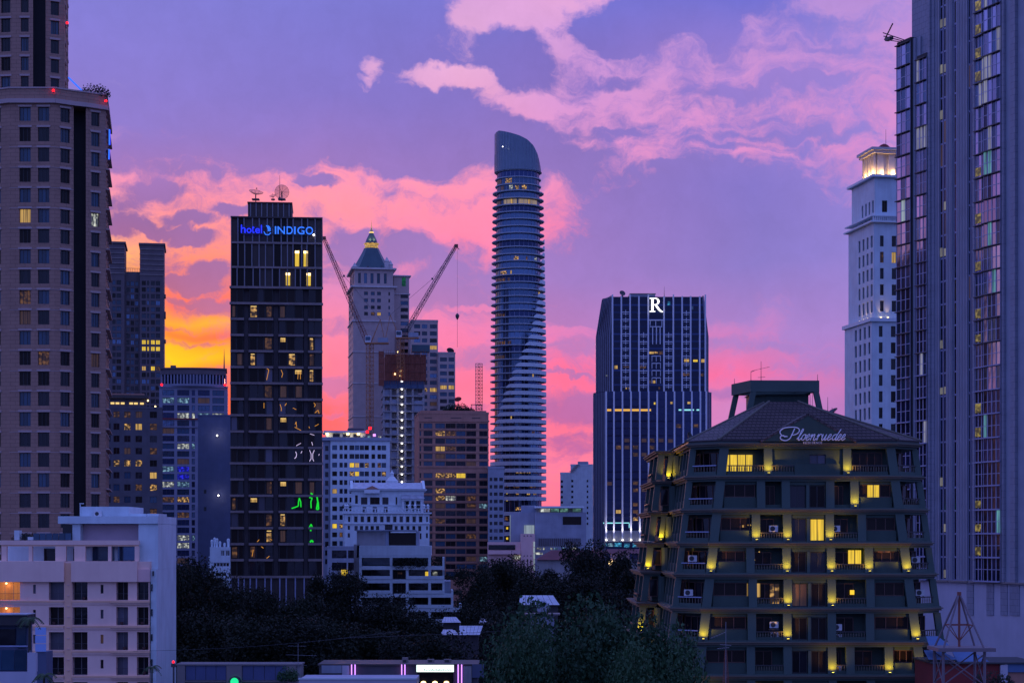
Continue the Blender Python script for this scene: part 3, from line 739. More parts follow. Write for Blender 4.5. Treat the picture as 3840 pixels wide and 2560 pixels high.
# ------------------------------------------------------------------ office with a curved crown
def curved_office():
    D = 800.0; pl, pr = 600, 851; xc = X(725, D)
    root = thing('curved_office', 'blue glass office block with a bowed colonnaded crown behind the hotel tower', 'building', (xc, D, 0), R(8))
    lx = lambda px: (X(px, D) - xc) / math.cos(R(8))
    z = lambda py: Z(py, D)
    n = 10; bow = 3.0
    pts = []
    for i in range(n + 1):
        px = pl + 8 + (pr - pl - 14) * i / n; t = 2 * i / n - 1
        pts.append((lx(px), -bow * (1 - t * t) + 1.0))
    r = random.Random(21)
    zt = z(1448)
    bays = [(612, 655), (666, 710), (719, 731), (742, 785), (795, 838)]
    litp = {(1, 0): 'lit_cool', (1, 1): 'lit_cool', (1, 3): 'lit_faint', (3, 1): 'lit_white', (3, 2): 'lit_white', (3, 3): 'lit_cool', (3, 4): 'lit_white', (5, 3): 'lit_faint', (5, 0): 'lit_faint', (7, 1): 'lit_white', (7, 2): 'lit_cool', (7, 3): 'lit_white',
            (10, 1): 'lit_blue', (10, 0): 'lit_cool', (11, 1): 'lit_blue', (9, 1): 'lit_faint', (12, 0): 'lit_white', (12, 1): 'lit_cool', (16, 1): 'lit_dim', (19, 1): 'lit_white', (20, 1): 'lit_white', (19, 2): 'lit_cool', (14, 0): 'lit_dim', (14, 1): 'lit_room', (22, 0): 'lit_cool', (22, 1): 'lit_faint'}
    fr = Fr((lx(pl), 0), (lx(pr), 0)); holes = []; ws = []
    for i in range(24):
        t = 1462 + 28.6 * i
        for c, (a, b) in enumerate(bays):
            h = (lx(a) - lx(pl), z(t + 21), lx(b) - lx(pl), z(t)); holes.append(h); ws.append((h, i, c))
    mb = MB(); facade(mb, fr, 0, zt, holes, .4); x0, x1 = lx(pl), lx(pr)
    mb.quad((x0, 35, 0), (x0, 0, 0), (x0, 0, zt), (x0, 35, zt)); mb.quad((x1, 0, 0), (x1, 35, 0), (x1, 35, zt), (x1, 0, zt)); mb.quad((x0, 0, zt), (x1, 0, zt), (x1, 35, zt), (x0, 35, zt)); mb.quad((x1, 35, 0), (x0, 35, 0), (x0, 35, zt), (x1, 35, zt))
    mb.build('wall', 'office_blue', root)
    for h, i, c in ws:
        g = litp.get((i, c)) or glassmix(r, (('glass_blue', 4), ('glass_navy', 3), ('glass_teal', 2)))
        window(root, fr, h[0], h[1], h[2] - h[0], h[3] - h[1], .3, nv=1 if c == 2 else 3, fw=.1, gl=g)
    for a, b in ((1448, 1453), (1568, 1573), (1598, 1602)):
        mb = MB(); mb.box(x0 - .2, -.5, z(b), x1 + .2, -.003, z(a)); mb.build('ledge', 'red_wall' if a == 1568 else 'office_blue', root)
    # bowed crown: drum, columns, roof slab
    back = [(pts[-1][0], 20), (pts[0][0], 20)]
    inner = [(x * .96, y + 1.2) for x, y in pts] + [(x * .96, 19) for x, _ in back]
    mb = MB(); mb.prism(inner, zt + .01, z(1404)); mb.build('crown_drum', 'glass_navy', root)
    mb = MB(); mb.prism(pts + back, z(1404), z(1384)); mb.build('crown_roof', 'twin_clad', root)
    mb = MB(); mb.prism([(x * 1.0, y) for x, y in pts] + back, zt + .02, zt + .9); mb.build('crown_base', 'office_blue', root)
    for i in range(2 * n + 1):
        t = i / (2 * n); j = min(int(t * n), n - 1); f = t * n - j
        x = pts[j][0] * (1 - f) + pts[j + 1][0] * f; y = pts[j][1] * (1 - f) + pts[j + 1][1] * f
        mb = MB(); mb.box(x - .3, y + .15, zt + .9, x + .3, y + .75, z(1404)); mb.build('column', 'office_blue', root)
    mb = MB(); mb.prism([(x * 1.03, y - .5) for x, y in pts] + [(x * 1.03, 21) for x, _ in back], z(1384), z(1384) + .5); mb.build('coping', 'twin_clad', root)
    mb = MB(); mb.box(lx(640), 4, z(1384) + .51, lx(660), 8, z(1367)); mb.build('plant_room', 'dark_block', root)
    mb = MB(); mb.tube((lx(838), 6, z(1384)), (lx(838), 6, z(1340)), .35, 6, .2); mb.tube((lx(838), 6, z(1340)), (lx(838), 6, z(1300)), .2, 6, .04); mb.build('mast', 'steel_dark', root)
    for px in (608, 845):
        lamp_ball('beacon_lamp', 'red warning lamp on the bowed crown, ' + ('left end' if px < 700 else 'right end'), 'warning lamp', (X(px, D), D - .8, z(1443)), .5, 'lamp_red', 'red warning lamps on the bowed crown')
    # plain dark wing in front with two flood lamps
    D2 = 640.0
    root2, lx2, lz2 = grid_tower('plain_wing', 'plain dark blue windowless wall left of the hotel tower', 'building', 742, 880, 1560, D2, 30, [(764, 774, 1)], [(1835, 1850), (1900, 1915)], wall='navy_wall', seed=2, parapet=.5)
    for px, py, nm in ((816, 1633, 'upper'), (821, 1857, 'lower')):
        t = thing('flood_lamp', 'bright pinkish white flood lamp on the dark blank wall, %s of two' % nm, 'flood lamp', (X(px, D2), D2 - .9, Z(py, D2)), group='flood lamps on the blank wall')
        mb = MB(); mb.box(-.3, .0, -.3, .3, .5, .3); mb.tube((0, .5, 0), (0, .9, -.3), .08, 5); mb.build('housing', 'steel_dark', t)
        mb = MB(); mb.lathe([(.05, -.28), (.3, 0), (.05, .28)], n=10); mb.build('bulb', 'lamp_white', t, (0, -.28, 0))
        l = bpy.data.lights.new('flood_light', 'POINT'); l.energy = 80; l.color = (.85, .75, 1.0); l.shadow_soft_size = .3
        link('flood_light', l, t, (0, -1.6, 0))
curved_office()

# ------------------------------------------------------------------ white sculpted block between trees and hotel
def sculpted_block():
    D = 520.0; xc = X(830, D)
    root = thing('sculpted_block', 'small white building with a lumpy hand-shaped roof beside the hotel base', 'building', (xc, D, 0))
    lx = lambda px: X(px, D) - xc
    z = lambda py: Z(py, D)
    mb = MB(); fr = Fr((lx(787), 0), (lx(880), 0))
    hs = [(lx(a) - lx(787), z(d), lx(b) - lx(787), z(c)) for a, b, c, d in ((828, 842, 2062, 2084), (800, 860, 2108, 2124), (812, 850, 2145, 2160), (846, 862, 2062, 2084))]
    facade(mb, fr, 0, z(2050), hs, .3)
    mb.box(lx(787), .4, 0, lx(880), 10, z(2050) - .01)
    mb.build('wall', 'white_paint', root)
    for h in hs: window(root, fr, h[0], h[1], h[2] - h[0], h[3] - h[1], .2, nv=5 if h[2] - h[0] > 3 else 2, fw=.14, fm='white_trim')
    r = random.Random(2)
    for px, h, w in ((790, 2022, 9), (800, 2014, 8), (811, 2017, 9), (822, 2028, 9), (852, 2018, 10), (838, 2034, 8)):
        mb = MB(); rr = w * D / FPX / 2
        mb.lathe([(rr * .9, z(2052)), (rr * .85, z(2042)), (rr * 1.05, z(h + 12)), (rr * 1.15, z(h + 5)), (rr * .8, z(h + 1)), (rr * .3, z(h))], lx(px), 1.2 + r.random(), 8)
        mb.build('finial', 'white_paint', root, smooth=True)
    for i in range(9):
        mb = MB(); mb.box(lx(787) - .35, .2, z(2090 + 10 * i), lx(787) - .003, .8, z(2085 + 10 * i)); mb.build('bracket', 'white_paint', root)
sculpted_block()

# ------------------------------------------------------------------ dark hotel tower with the blue sign
def text_mesh(s, size, ext):
    c = bpy.data.curves.new('t', 'FONT'); c.body = s; c.size = size; c.extrude = ext; c.align_x = 'LEFT'
    o = bpy.data.objects.new('t', c); COL.objects.link(o)
    dg = bpy.context.evaluated_depsgraph_get(); dg.update()
    me = bpy.data.meshes.new_from_object(o.evaluated_get(dg))
    bpy.data.objects.remove(o); bpy.data.curves.remove(c)
    return me

def letter(root, ch, x0, x1, z0, z1, y, m, name='letter', ext=.12, core=None, halo=0.0):
    """One sign letter fitted to a box on the wall plane, facing the street."""
    me = text_mesh(ch, 1.0, .05)
    xs = [v.co.x for v in me.vertices]; ys = [v.co.y for v in me.vertices]
    a, b, c, d = min(xs), max(xs), min(ys), max(ys)
    for v in me.vertices:
        px = x0 + (v.co.x - a) / (b - a) * (x1 - x0); pz = z0 + (v.co.y - c) / (d - c) * (z1 - z0); py = y - (v.co.z / .05) * ext
        v.co = (px, py, pz)
    me.flip_normals()
    me.materials.clear(); me.materials.append(MATS[m]); me.name = name
    return link(name, me, root)

def hotel():
    D = 406.0; px0, px1 = 863, 1209; xc = X(1036, D)
    root = thing('hotel_tower', 'dark hotel tower with a blue lit rooftop name sign and rows of glass rooms', 'tower', (xc, D, 0), R(5.4))
    lx = lambda px: X(px, D) - xc
    z = lambda py: Z(py, D)
    r = random.Random(9)
    depth = 24.0
    bands = [1078, 1138, 1197, 1257, 1317, 1377, 1437, 1497, 1557, 1618, 1678, 1737, 1797, 1858, 1918, 1979, 2039, 2099, 2162]
    groups = [(867, 914), (935, 1023), (1046, 1136), (1156, 1207)]
    # core volume behind the glass
    mb = MB(); mb.box(lx(865), .9, 0, lx(1207), depth, z(1078)); mb.build('core', 'recess_dark', root)
    mb = MB(); mb.box(lx(869), .62, z(1078) + .004, lx(1207), depth, z(817)); mb.build('upper_core', 'cladding_dark', root)
    lit = [(885, 1165, 'lit_faint'), (945, 1165, 'lit_room'), (1000, 1165, 'lit_dim'), (1062, 1165, 'lit_faint'), (1012, 1285, 'lit_dim'), (1060, 1285, 'lit_warm2'), (1095, 1285, 'lit_none'), (1178, 1285, 'lit_room'), (950, 1345, 'lit_room'), (890, 1345, 'lit_faint'), (1110, 1345, 'lit_room'), (1178, 1345, 'lit_dim'),
           (1115, 1405, 'lit_warm'), (1178, 1405, 'lit_room'), (1000, 1465, 'lit_dim'), (1050, 1465, 'lit_faint'), (1110, 1465, 'lit_faint'), (1178, 1525, 'lit_faint'), (1060, 1585, 'lit_warm2'), (1005, 1585, 'lit_faint'), (1005, 1825, 'lit_dim'), (1060, 1825, 'lit_warm2'), (1110, 1825, 'lit_faint'), (1170, 1825, 'lit_faint'), (885, 1888, 'lit_dim'), (945, 1888, 'lit_warm2'), (1005, 1945, 'lit_dim'), (1060, 1945, 'lit_room'),
           (1010, 2005, 'lit_room'), (1062, 2005, 'lit_faint'), (885, 2065, 'lit_dim'), (950, 2065, 'lit_dim')]
    for i in range(len(bands) - 1):
        zb, zt = z(bands[i + 1]) + .24, z(bands[i]) - .24
        for gi, (a, b) in enumerate(groups):
            # bays split into glass panes of uneven width
            k = 2 if b - a < 60 else 3
            cuts = [a] + sorted(a + (b - a) * (j + 1) / k + r.uniform(-5, 5) for j in range(k - 1)) + [b]
            for c0, c1 in zip(cuts[:-1], cuts[1:]):
                gm = glassmix(r, (('glass_smoke', 5), ('glass_dark', 4), ('glass_curtain', .5)))
                for p, q, m in lit:
                    if c0 <= p < c1 and bands[i] < q < bands[i + 1] and m != 'lit_none': gm = 'lit_warm' if m == 'lit_warm2' else m
                wo = window(root, Fr((lx(c0), 0), (lx(c1), 0)), .03, zb, lx(c1) - lx(c0) - .06, zt - zb, .42, nv=1, nh=1, fw=.09, gl='glass_smoke' if gm.startswith('lit') else gm, fm='frame_dark')
                if gm.startswith('lit'):
                    ww = lx(c1) - lx(c0) - .06; hh = zt - zb
                    q = MB(); q.box(.25, 0, .25 if gm != 'lit_warm' else hh * .62, ww - .25, .02, hh - .3); q.build('lit_curtain', gm, wo, (0, .03, 0))
                    if gm in ('lit_room', 'lit_warm'):
                        q = MB(); q.box(.3, -.01, hh - .42, ww - .3, .02, hh - .28); q.build('lamp_strip', 'strip_warm', wo, (0, .02, 0))
    full = {1138, 1737, 1078, 2162, 1197, 1257, 1437}
    for b in bands:
        segs = [(864, 1209)] if b in (1078, 1138, 1737, 2162) else groups
        if b in (1497, 1618, 1858): segs = [(867, 914), (935, 1023), (1046, 1208)]
        if b in (1437, 1678): segs = [(866, 1136), (1156, 1208)]
        for a, c in segs:
            mb = MB(); mb.box(lx(a) - .1, -.12, z(b) - .23, lx(c) + .1, .88, z(b) + .23); mb.build('floor_slab', 'slab_grey', root)
    for gi, (a, b) in enumerate(((914, 935), (1023, 1046), (1136, 1156))):    # dark slots between the bays
        mb = MB(); mb.box(lx(a) + .12, .55, z(2162), lx(b) - .12, .89, z(1138)); mb.build('slot_panel', 'recess_dark', root)
    # crown storeys: panels with upright fins between ledges
    sections = [(817, 910), (912, 1002), (1004, 1076)]
    for si, (t, b) in enumerate(sections):
        n = 13
        xs = [869 + (1207 - 869) * i / n + r.uniform(-5, 5) * (0 < i < n) for i in range(n + 1)]
        for i in range(n):
            mb = MB(); mb.box(lx(xs[i]) + .05, .45, z(b) + .1, lx(xs[i + 1]) - .05, .61, z(t) - .1); mb.build('panel', 'cladding_dark' if r.random() < .6 else 'glass_smoke', root)
        for i in range(1, n):
            mb = MB(); mb.box(lx(xs[i]) - .11, .0, z(b) + .1, lx(xs[i]) + .11, .449, z(t) - .1); mb.build('fin', 'fin_grey', root)
    for py in (911, 1003):
        mb = MB(); mb.box(lx(868), -.1, z(py) - .2, lx(1208), .62, z(py) + .2); mb.build('floor_slab', 'slab_grey', root)
    mb = MB(); mb.box(lx(866), -.15, z(818), lx(1209), depth, z(813)); mb.build('roof_slab', 'cladding_dark', root)
    for a in (867, 1206):
        mb = MB(); mb.box(lx(a), -.12, z(1076), lx(a + 3), .6, z(818) - .01); mb.build('corner_trim', 'slab_grey', root)
    for a, b, t, bt in ((1105, 1122, 938, 998), (1137, 1154, 938, 998), (1071, 1088, 1021, 1070), (1148, 1165, 1021, 1070)):
        w = window(root, Fr((lx(a), 0), (lx(b), 0)), 0, z(bt), lx(b) - lx(a), z(t) - z(bt), .22, nv=1, nh=1, fw=.05, gl='lit_yellow', fm='frame_dark', name='tall_window')
        q = MB(); q.box(.05, -.05, z(t) - z(bt) - .55, lx(b) - lx(a) - .05, -.01, z(t) - z(bt) - .05); q.build('ceiling_lamp', 'lamp_warm', w)
    # plant storey on the roof
    mb = MB(); mb.box(lx(928), 3.5, z(813) + .004, lx(1093), 16, z(752)); mb.build('plant_storey', 'cladding_dark', root)
    for i in range(8):
        mb = MB(); c = lx(928 + 165 * (i + .5) / 8); mb.box(c - .1, 3.2, z(810), c + .1, 3.49, z(754)); mb.build('fin', 'fin_grey', root)
    mb = MB(); mb.box(lx(926), 3.2, z(752) + .003, lx(1095), 16.2, z(748)); mb.build('roof_slab', 'cladding_dark', root)
    # base with fins
    mb = MB(); mb.box(lx(868), .5, 0, lx(1204), .86, z(2162)); mb.build('base_wall', 'cladding_dark', root)
    for px in (868, 895, 916, 939, 962, 994, 1017, 1049, 1073, 1107, 1140, 1172, 1196):
        mb = MB(); mb.box(lx(px) - .13, 0, 0, lx(px) + .13, .49, z(2165)); mb.build('fin', 'frame_blue', root)
    # the reflected street neon that plays in the lower rooms, imitated by glowing tubes set at the glass
    def squig(m, pts, rad=.07, name='neon_reflection'):
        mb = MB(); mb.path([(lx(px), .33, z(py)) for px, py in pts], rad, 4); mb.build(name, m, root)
    squig('reflected_green', [(1093, 1905), (1108, 1900), (1118, 1896), (1119, 1880), (1122, 1866), (1127, 1880), (1128, 1900)], .16)
    squig('reflected_green', [(1164, 1848), (1172, 1852)], .2); squig('reflected_green', [(1159, 1864), (1170, 1866), (1165, 1880), (1166, 1904)], .16); squig('reflected_green', [(1188, 1862), (1191, 1880), (1186, 1908), (1194, 1908), (1192, 1880)], .2)
    squig('reflected_green', [(1160, 1975), (1166, 1964), (1170, 1974)], .16); squig('reflected_green', [(1164, 1985), (1165, 1990)], .2); squig('reflected_green', [(1162, 2032), (1168, 2024), (1174, 2032)], .2)
    squig('reflected_lilac', [(1104, 1718), (1110, 1712), (1112, 1702), (1108, 1692)], .08); squig('reflected_lilac', [(1160, 1686), (1166, 1700), (1166, 1718), (1160, 1728)], .07); squig('reflected_lilac', [(1178, 1686), (1172, 1700), (1172, 1718), (1176, 1728)], .07)
    squig('reflected_lilac', [(1168, 1655), (1172, 1668)], .07); squig('reflected_lilac', [(1128, 1698), (1132, 1690)], .07); squig('reflected_lilac', [(1110, 1670), (1128, 1660)], .06); squig('reflected_lilac', [(1162, 1625), (1178, 1630)], .06); squig('reflected_lilac', [(1194, 1706), (1197, 1700)], .06)
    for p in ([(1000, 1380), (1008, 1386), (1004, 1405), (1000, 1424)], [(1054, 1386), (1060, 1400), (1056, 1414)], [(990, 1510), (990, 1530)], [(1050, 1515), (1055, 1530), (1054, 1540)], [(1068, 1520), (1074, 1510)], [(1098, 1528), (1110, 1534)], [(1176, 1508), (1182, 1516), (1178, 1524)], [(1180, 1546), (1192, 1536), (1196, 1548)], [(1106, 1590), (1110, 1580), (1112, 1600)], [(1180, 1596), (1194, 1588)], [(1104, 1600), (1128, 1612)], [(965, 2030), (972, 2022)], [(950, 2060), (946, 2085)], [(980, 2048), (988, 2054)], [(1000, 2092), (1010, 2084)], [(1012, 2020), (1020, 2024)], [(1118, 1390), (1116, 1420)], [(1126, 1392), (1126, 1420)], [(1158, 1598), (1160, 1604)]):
        squig('reflected_amber', p, .06)
    # name sign
    zz0, zz1 = z(881), z(849)
    def put(ch, a, b, t=849, bt=881, m='neon_blue'): letter(root, ch, lx(a), lx(b), z(bt), z(t), -.35, m, 'sign_letter', .14)
    for ch, a, b, t in (('h', 905, 922, 846), ('o', 926, 944, 858), ('t', 946, 955, 850), ('e', 958, 975, 858), ('l', 979, 983, 846)): put(ch, a, b, t, 876)
    for ch, a, b in (('I', 1031, 1036), ('N', 1041, 1068), ('D', 1075, 1097), ('I', 1103, 1108), ('G', 1115, 1141), ('O', 1146, 1173)): put(ch, a, b, 850, 878, 'neon_sky')
    mb = MB()       # shell emblem
    for k in range(5):
        a = R(-60 + 30 * k); rr = .78
        c = (lx(1003), z(862)); mb.path([(c[0] + math.cos(a + t * .9) * rr * (.25 + .75 * t) * .9, -.35, c[1] + math.sin(a + t * .9) * rr * (.25 + .75 * t) * 1.1) for t in (0, .35, .7, 1)], .09, 5)
    mb.path([(lx(990), -.35, z(870)), (lx(996), -.35, z(881)), (lx(1008), -.35, z(882)), (lx(1016), -.35, z(874))], .09, 5)
    mb.build('sign_emblem', 'neon_sky', root)
    mb = MB(); mb.lathe([(.05, -.2), (.22, 0), (.05, .2)], n=8); mb.build('sign_dot', 'lamp_white', root, (lx(1176), -.4, z(880)))
    mb = MB(); mb.box(lx(905), -.18, z(880), lx(1172), -.12, z(876)); mb.box(lx(905), -.18, z(854), lx(1172), -.12, z(851)); mb.build('sign_rail', 'steel_dark', root)
    # dishes and masts on the roof, each its own thing
    zr = z(748)
    y = D + 8
    def rooftop(label, px, py, rr, tilt, yaw):
        t = thing('satellite_dish', label, 'satellite dish', (X(px, y), y, Z(py, y)), group='satellite dishes on the hotel roof')
        dish('bowl', t, (0, 0, 0), rr, tilt, yaw)
        mb = MB(); mb.box(-rr * .5, -rr * .5, Z(748, y) - Z(py, y) - .15, rr * .5, rr * .5, Z(748, y) - Z(py, y) + .1); mb.tube((0, 0, Z(748, y) - Z(py, y)), (0, 0, 0), rr * .09, 5); mb.build('stand', 'steel_dark', t)
    rooftop('large round mesh dish seen face on, on the hotel roof', 1057, 721, 1.5, R(96), R(8))
    rooftop('mesh dish tilted up to the sky on the left of the hotel roof', 959, 728, 1.5, R(24), R(30))
    rooftop('small low dish between the two larger ones on the hotel roof', 1024, 738, .75, R(28), R(-20))
    t = MB(); t.tube((0, 0, 0), (0, 0, Z(658, y) - Z(748, y)), .07, 5, .03); t.box(-.2, -.2, 0, .2, .2, .5)
    tag(t.build('mast', 'steel_red', None, (X(1049, y), y, Z(748, y))), 'thin tall antenna mast beside the round dish on the hotel roof', 'mast')
hotel()

# ------------------------------------------------------------------ cream tower with the teal mansard and spire
def cream_tower():
    D = 950.0; A = 9.0; xc = X(1405, D); cs = math.cos(R(A))
    root = thing('cream_tower', 'cream classical tower with a teal bell roof, gold lantern and spire', 'tower', (xc, D, 0), R(A))
    lx = lambda px: (X(px, D) - xc) / cs
    z = lambda py: Z(py, D)
    r = random.Random(31)
    opts = (('glass_teal', 4), ('glass_dark', 3), ('glass_blue', 2))
    def block(a, b, top, y0, y1, cols, pys, h=15, left=(), wall='cream_stone', lit=(), base=0.0, nv=1):
        x0, x1 = lx(a), lx(b); zt = z(top)
        fr = Fr((x0, y0), (x1, y0)); fl = Fr((x0, y1), (x0, y0))
        mb = MB(); hs = []; hl = []
        for t in pys:
            for c0, c1 in cols: hs.append((lx(c0) - x0, z(t + h), lx(c1) - x0, z(t), c0, t))
            for c0, c1 in left: hl.append((c0 * fl.w, z(t + h), c1 * fl.w, z(t)))
        facade(mb, fr, base, zt, [q[:4] for q in hs], .4); facade(mb, fl, base, zt, hl, .4)
        mb.quad((x1, y0, base), (x1, y1, base), (x1, y1, zt), (x1, y0, zt)); mb.quad((x1, y1, base), (x0, y1, base), (x0, y1, zt), (x1, y1, zt)); mb.quad((x0, y0, zt), (x1, y0, zt), (x1, y1, zt), (x0, y1, zt))
        mb.build('wall', wall, root)
        for q in hs:
            g = glassmix(r, opts)
            for p, py, m in lit:
                if q[4] - 1 <= p <= q[4] + 16 and q[5] - 3 <= py <= q[5] + h + 3: g = m
            window(root, fr, q[0], q[1], q[2] - q[0], q[3] - q[1], .3, nv=nv, fw=.12, gl=g, fm='frame_dark')
        for q in hl: window(root, fl, q[0], q[1], q[2] - q[0], q[3] - q[1], .2, nv=1, fw=.12, gl='glass_sky', fm='frame_dark')
    def ledge(a, b, py, y0, y1, t=4, out=.8, m='cream_trim'):
        mb = MB(); mb.box(lx(a) - out, y0 - out, z(py + t), lx(b) + out, y1 + out, z(py)); mb.build('cornice', m, root)
    L3 = [(.10, .26), (.42, .58), (.74, .90)]
    pys = [1090 + 25.9 * i for i in range(26)]
    block(1326, 1478, 1078, 0, 30, [(1366, 1380), (1391, 1405), (1414, 1428), (1456, 1462)], [1094, 1120, 1146, 1170], 13, L3, lit=[(1414, 1172, 'lit_warm'), (1391, 1172, 'lit_dim')])
    # the lower shaft is the same wall carried down; its windows are sparser
    block(1325, 1479, 1206, -.15, 30.2, [(1372, 1384), (1392, 1404), (1428, 1440)], [1213 + 25.9 * i for i in range(20)], 11, L3, lit=[(1372, 1445, 'lit_dim')])
    # attic storey with tall openings
    block(1330, 1474, 1004, .6, 29, [(1344, 1354), (1366, 1377), (1390, 1401), (1414, 1425), (1440, 1450)], [1024], 38, [(.1, .25), (.42, .57), (.75, .9)], base=z(1078) + .01)
    ledge(1324, 1480, 1072, 0, 30, 6, 1.0); ledge(1326, 1478, 1202, 0, 30, 4, .7); ledge(1328, 1476, 1004, .6, 29, 6, 1.3); ledge(1326, 1478, 1318, 0, 30, 3, .5); ledge(1326, 1478, 1436, 0, 30, 3, .5); ledge(1326, 1478, 1560, 0, 30, 3, .5)
    # right-hand wing
    block(1480, 1538, 1028, 6, 34, [(1506, 1534)], pys[0:1] and [1095 + 25.9 * i for i in range(23)], 15, lit=())
    ledge(1478, 1540, 1024, 6, 34, 4, .7); ledge(1479, 1539, 1093, 6, 34, 3, .4)
    w = MB(); w.box(lx(1511), 5.9, z(1065), lx(1525), 5.99, z(1032)); w.build('lit_screen', 'lit_greenish', root)
    # bell roof: eight-sided, concave, standing on a square base
    cx, cy = lx(1403), 15.0
    k = D / FPX
    prof = [(73, 1001), (70, 996), (62, 984), (53, 968), (45, 953), (36, 936), (29, 921), (27, 915)]
    mb = MB(); mb.lathe([(p * k / math.cos(R(22.5)) * .98, z(q)) for p, q in prof], cx, cy, 8); o = mb.build('bell_roof', 'teal_roof', root)
    mb = MB(); mb.lathe([(26 * k, z(915)), (27 * k, z(912)), (25 * k, z(910)), (25 * k, z(902)), (29 * k, z(899)), (29 * k, z(896)), (24 * k, z(895))], cx, cy, 16); mb.build('lantern', 'strip_warm2', root)
    mb = MB(); mb.lathe([(24 * k, z(895)), (19 * k, z(880)), (12 * k, z(866)), (7 * k, z(855))], cx, cy, 8); mb.build('upper_roof', 'teal_roof', root)
    mb = MB(); mb.lathe([(8 * k, z(855)), (8.5 * k, z(852)), (5 * k, z(849)), (5 * k, z(846)), (3 * k, z(842)), (1.6 * k, z(834)), (.7 * k, z(822)), (.3 * k, z(808))], cx, cy, 8); mb.build('spire', 'gold_trim', root)
    mb = MB(); mb.lathe([(7 * k, z(856)), (9.5 * k, z(854.5)), (9.5 * k, z(852.5)), (6 * k, z(851))], cx, cy, 12); mb.build('gilt_ring', 'strip_warm', root)
    for px, py, yy in ((1452, 966, 2.5), (1466, 978, 3.0), (1332, 990, 2.0)):      # corner turrets
        mb = MB(); mb.lathe([(9 * k, z(1003)), (9 * k, z(py + 12)), (11 * k, z(py + 10)), (7 * k, z(py + 5)), (1 * k, z(py - 6))], lx(px), yy, 8); mb.build('turret', 'cream_trim', root)
    # uplights washing the roof
    for px, py, yy, e in ((1380, 992, -1.6, 9000), (1432, 988, -.6, 9000), (1335, 995, 2, 4000)):
        mb = MB(); mb.box(-.4, -.4, -.3, .4, .4, .2); f = mb.build('uplight', 'steel_dark', root, (lx(px), yy + 1.5, z(py + 8)))
        l = bpy.data.lights.new('uplight_beam', 'SPOT'); l.energy = e; l.color = (1, .78, .38); l.spot_size = R(50); l.spot_blend = .9; l.shadow_soft_size = .3
        o = link('uplight_beam', l, f, (0, 0, .5)); o.rotation_euler = (R(180 - 24), 0, 0)
    for px in (1395, 1412):
        l = bpy.data.lights.new('uplight_beam', 'SPOT'); l.energy = 2600; l.color = (1, .8, .4); l.spot_size = R(60); l.spot_blend = .9; l.shadow_soft_size = .2
        mb = MB(); mb.box(-.3, -.3, -.2, .3, .3, .2); f = mb.build('uplight', 'steel_dark', root, (lx(px), cy - 27 * k, z(897)))
        o = link('uplight_beam', l, f, (0, 0, .4)); o.rotation_euler = (R(180 - 30), 0, 0)
glow('strip_warm2', (1.0, 0.60, 0.14), 0.75, 'room', 1.0, .4)
glow('lit_greenish', (0.02, .5, .12), .22, 'room', .6, .2)
cream_tower()

# ------------------------------------------------------------------ stepped apartment wings right of it
OT = (('glass_teal', 5), ('glass_dark', 3), ('glass_blue', 2))
grid_tower('teal_window_block', 'cream apartment block with teal window bands, taller of the pair behind the cranes', 'building', 1541, 1642, 1207, 930, 26, [(1553, 1576, 2), (1582, 1602, 2), (1612, 1638, 2)],
           rows_of(1216, 26.4, 15, 26), wall='cream_stone', opts=OT, lit=[(1628, 1295, 'lit_warm'), (1628, 1342, 'lit_yellow'), (1628, 1456, 'lit_warm'), (1590, 1456, 'lit_room'), (1628, 1510, 'lit_faint')], rz=6, seed=8, parapet=1.0)
rt, lx_, lz_ = grid_tower('teal_window_block', 'cream apartment block with teal window bands, lower of the pair, round dish on its roof', 'building', 1644, 1707, 1327, 925, 26, [(1650, 1676, 2), (1682, 1703, 2)],
           rows_of(1340, 26.0, 15, 20), wall='cream_stone', opts=OT, lit=[(1664, 1457, 'lit_warm'), (1690, 1457, 'lit_warm')], rz=6, seed=9, parapet=.9)
mb = MB(); mb.box(lx_(1660), 6, lz_(1327) + .01, lx_(1692), 14, lz_(1316)); mb.build('plant_room', 'cream_stone', rt)
t = thing('satellite_dish', 'dish on the roof of the lower teal-windowed block', 'satellite dish', (X(1688, 930), 930, Z(1322, 930)))
dish('bowl', t, (0, 0, .6), 1.8, R(40), R(160), 'steel_dark')
mb = MB(); mb.box(-.5, -.5, -1.1, .5, .5, -.2); mb.build('stand', 'steel_dark', t)

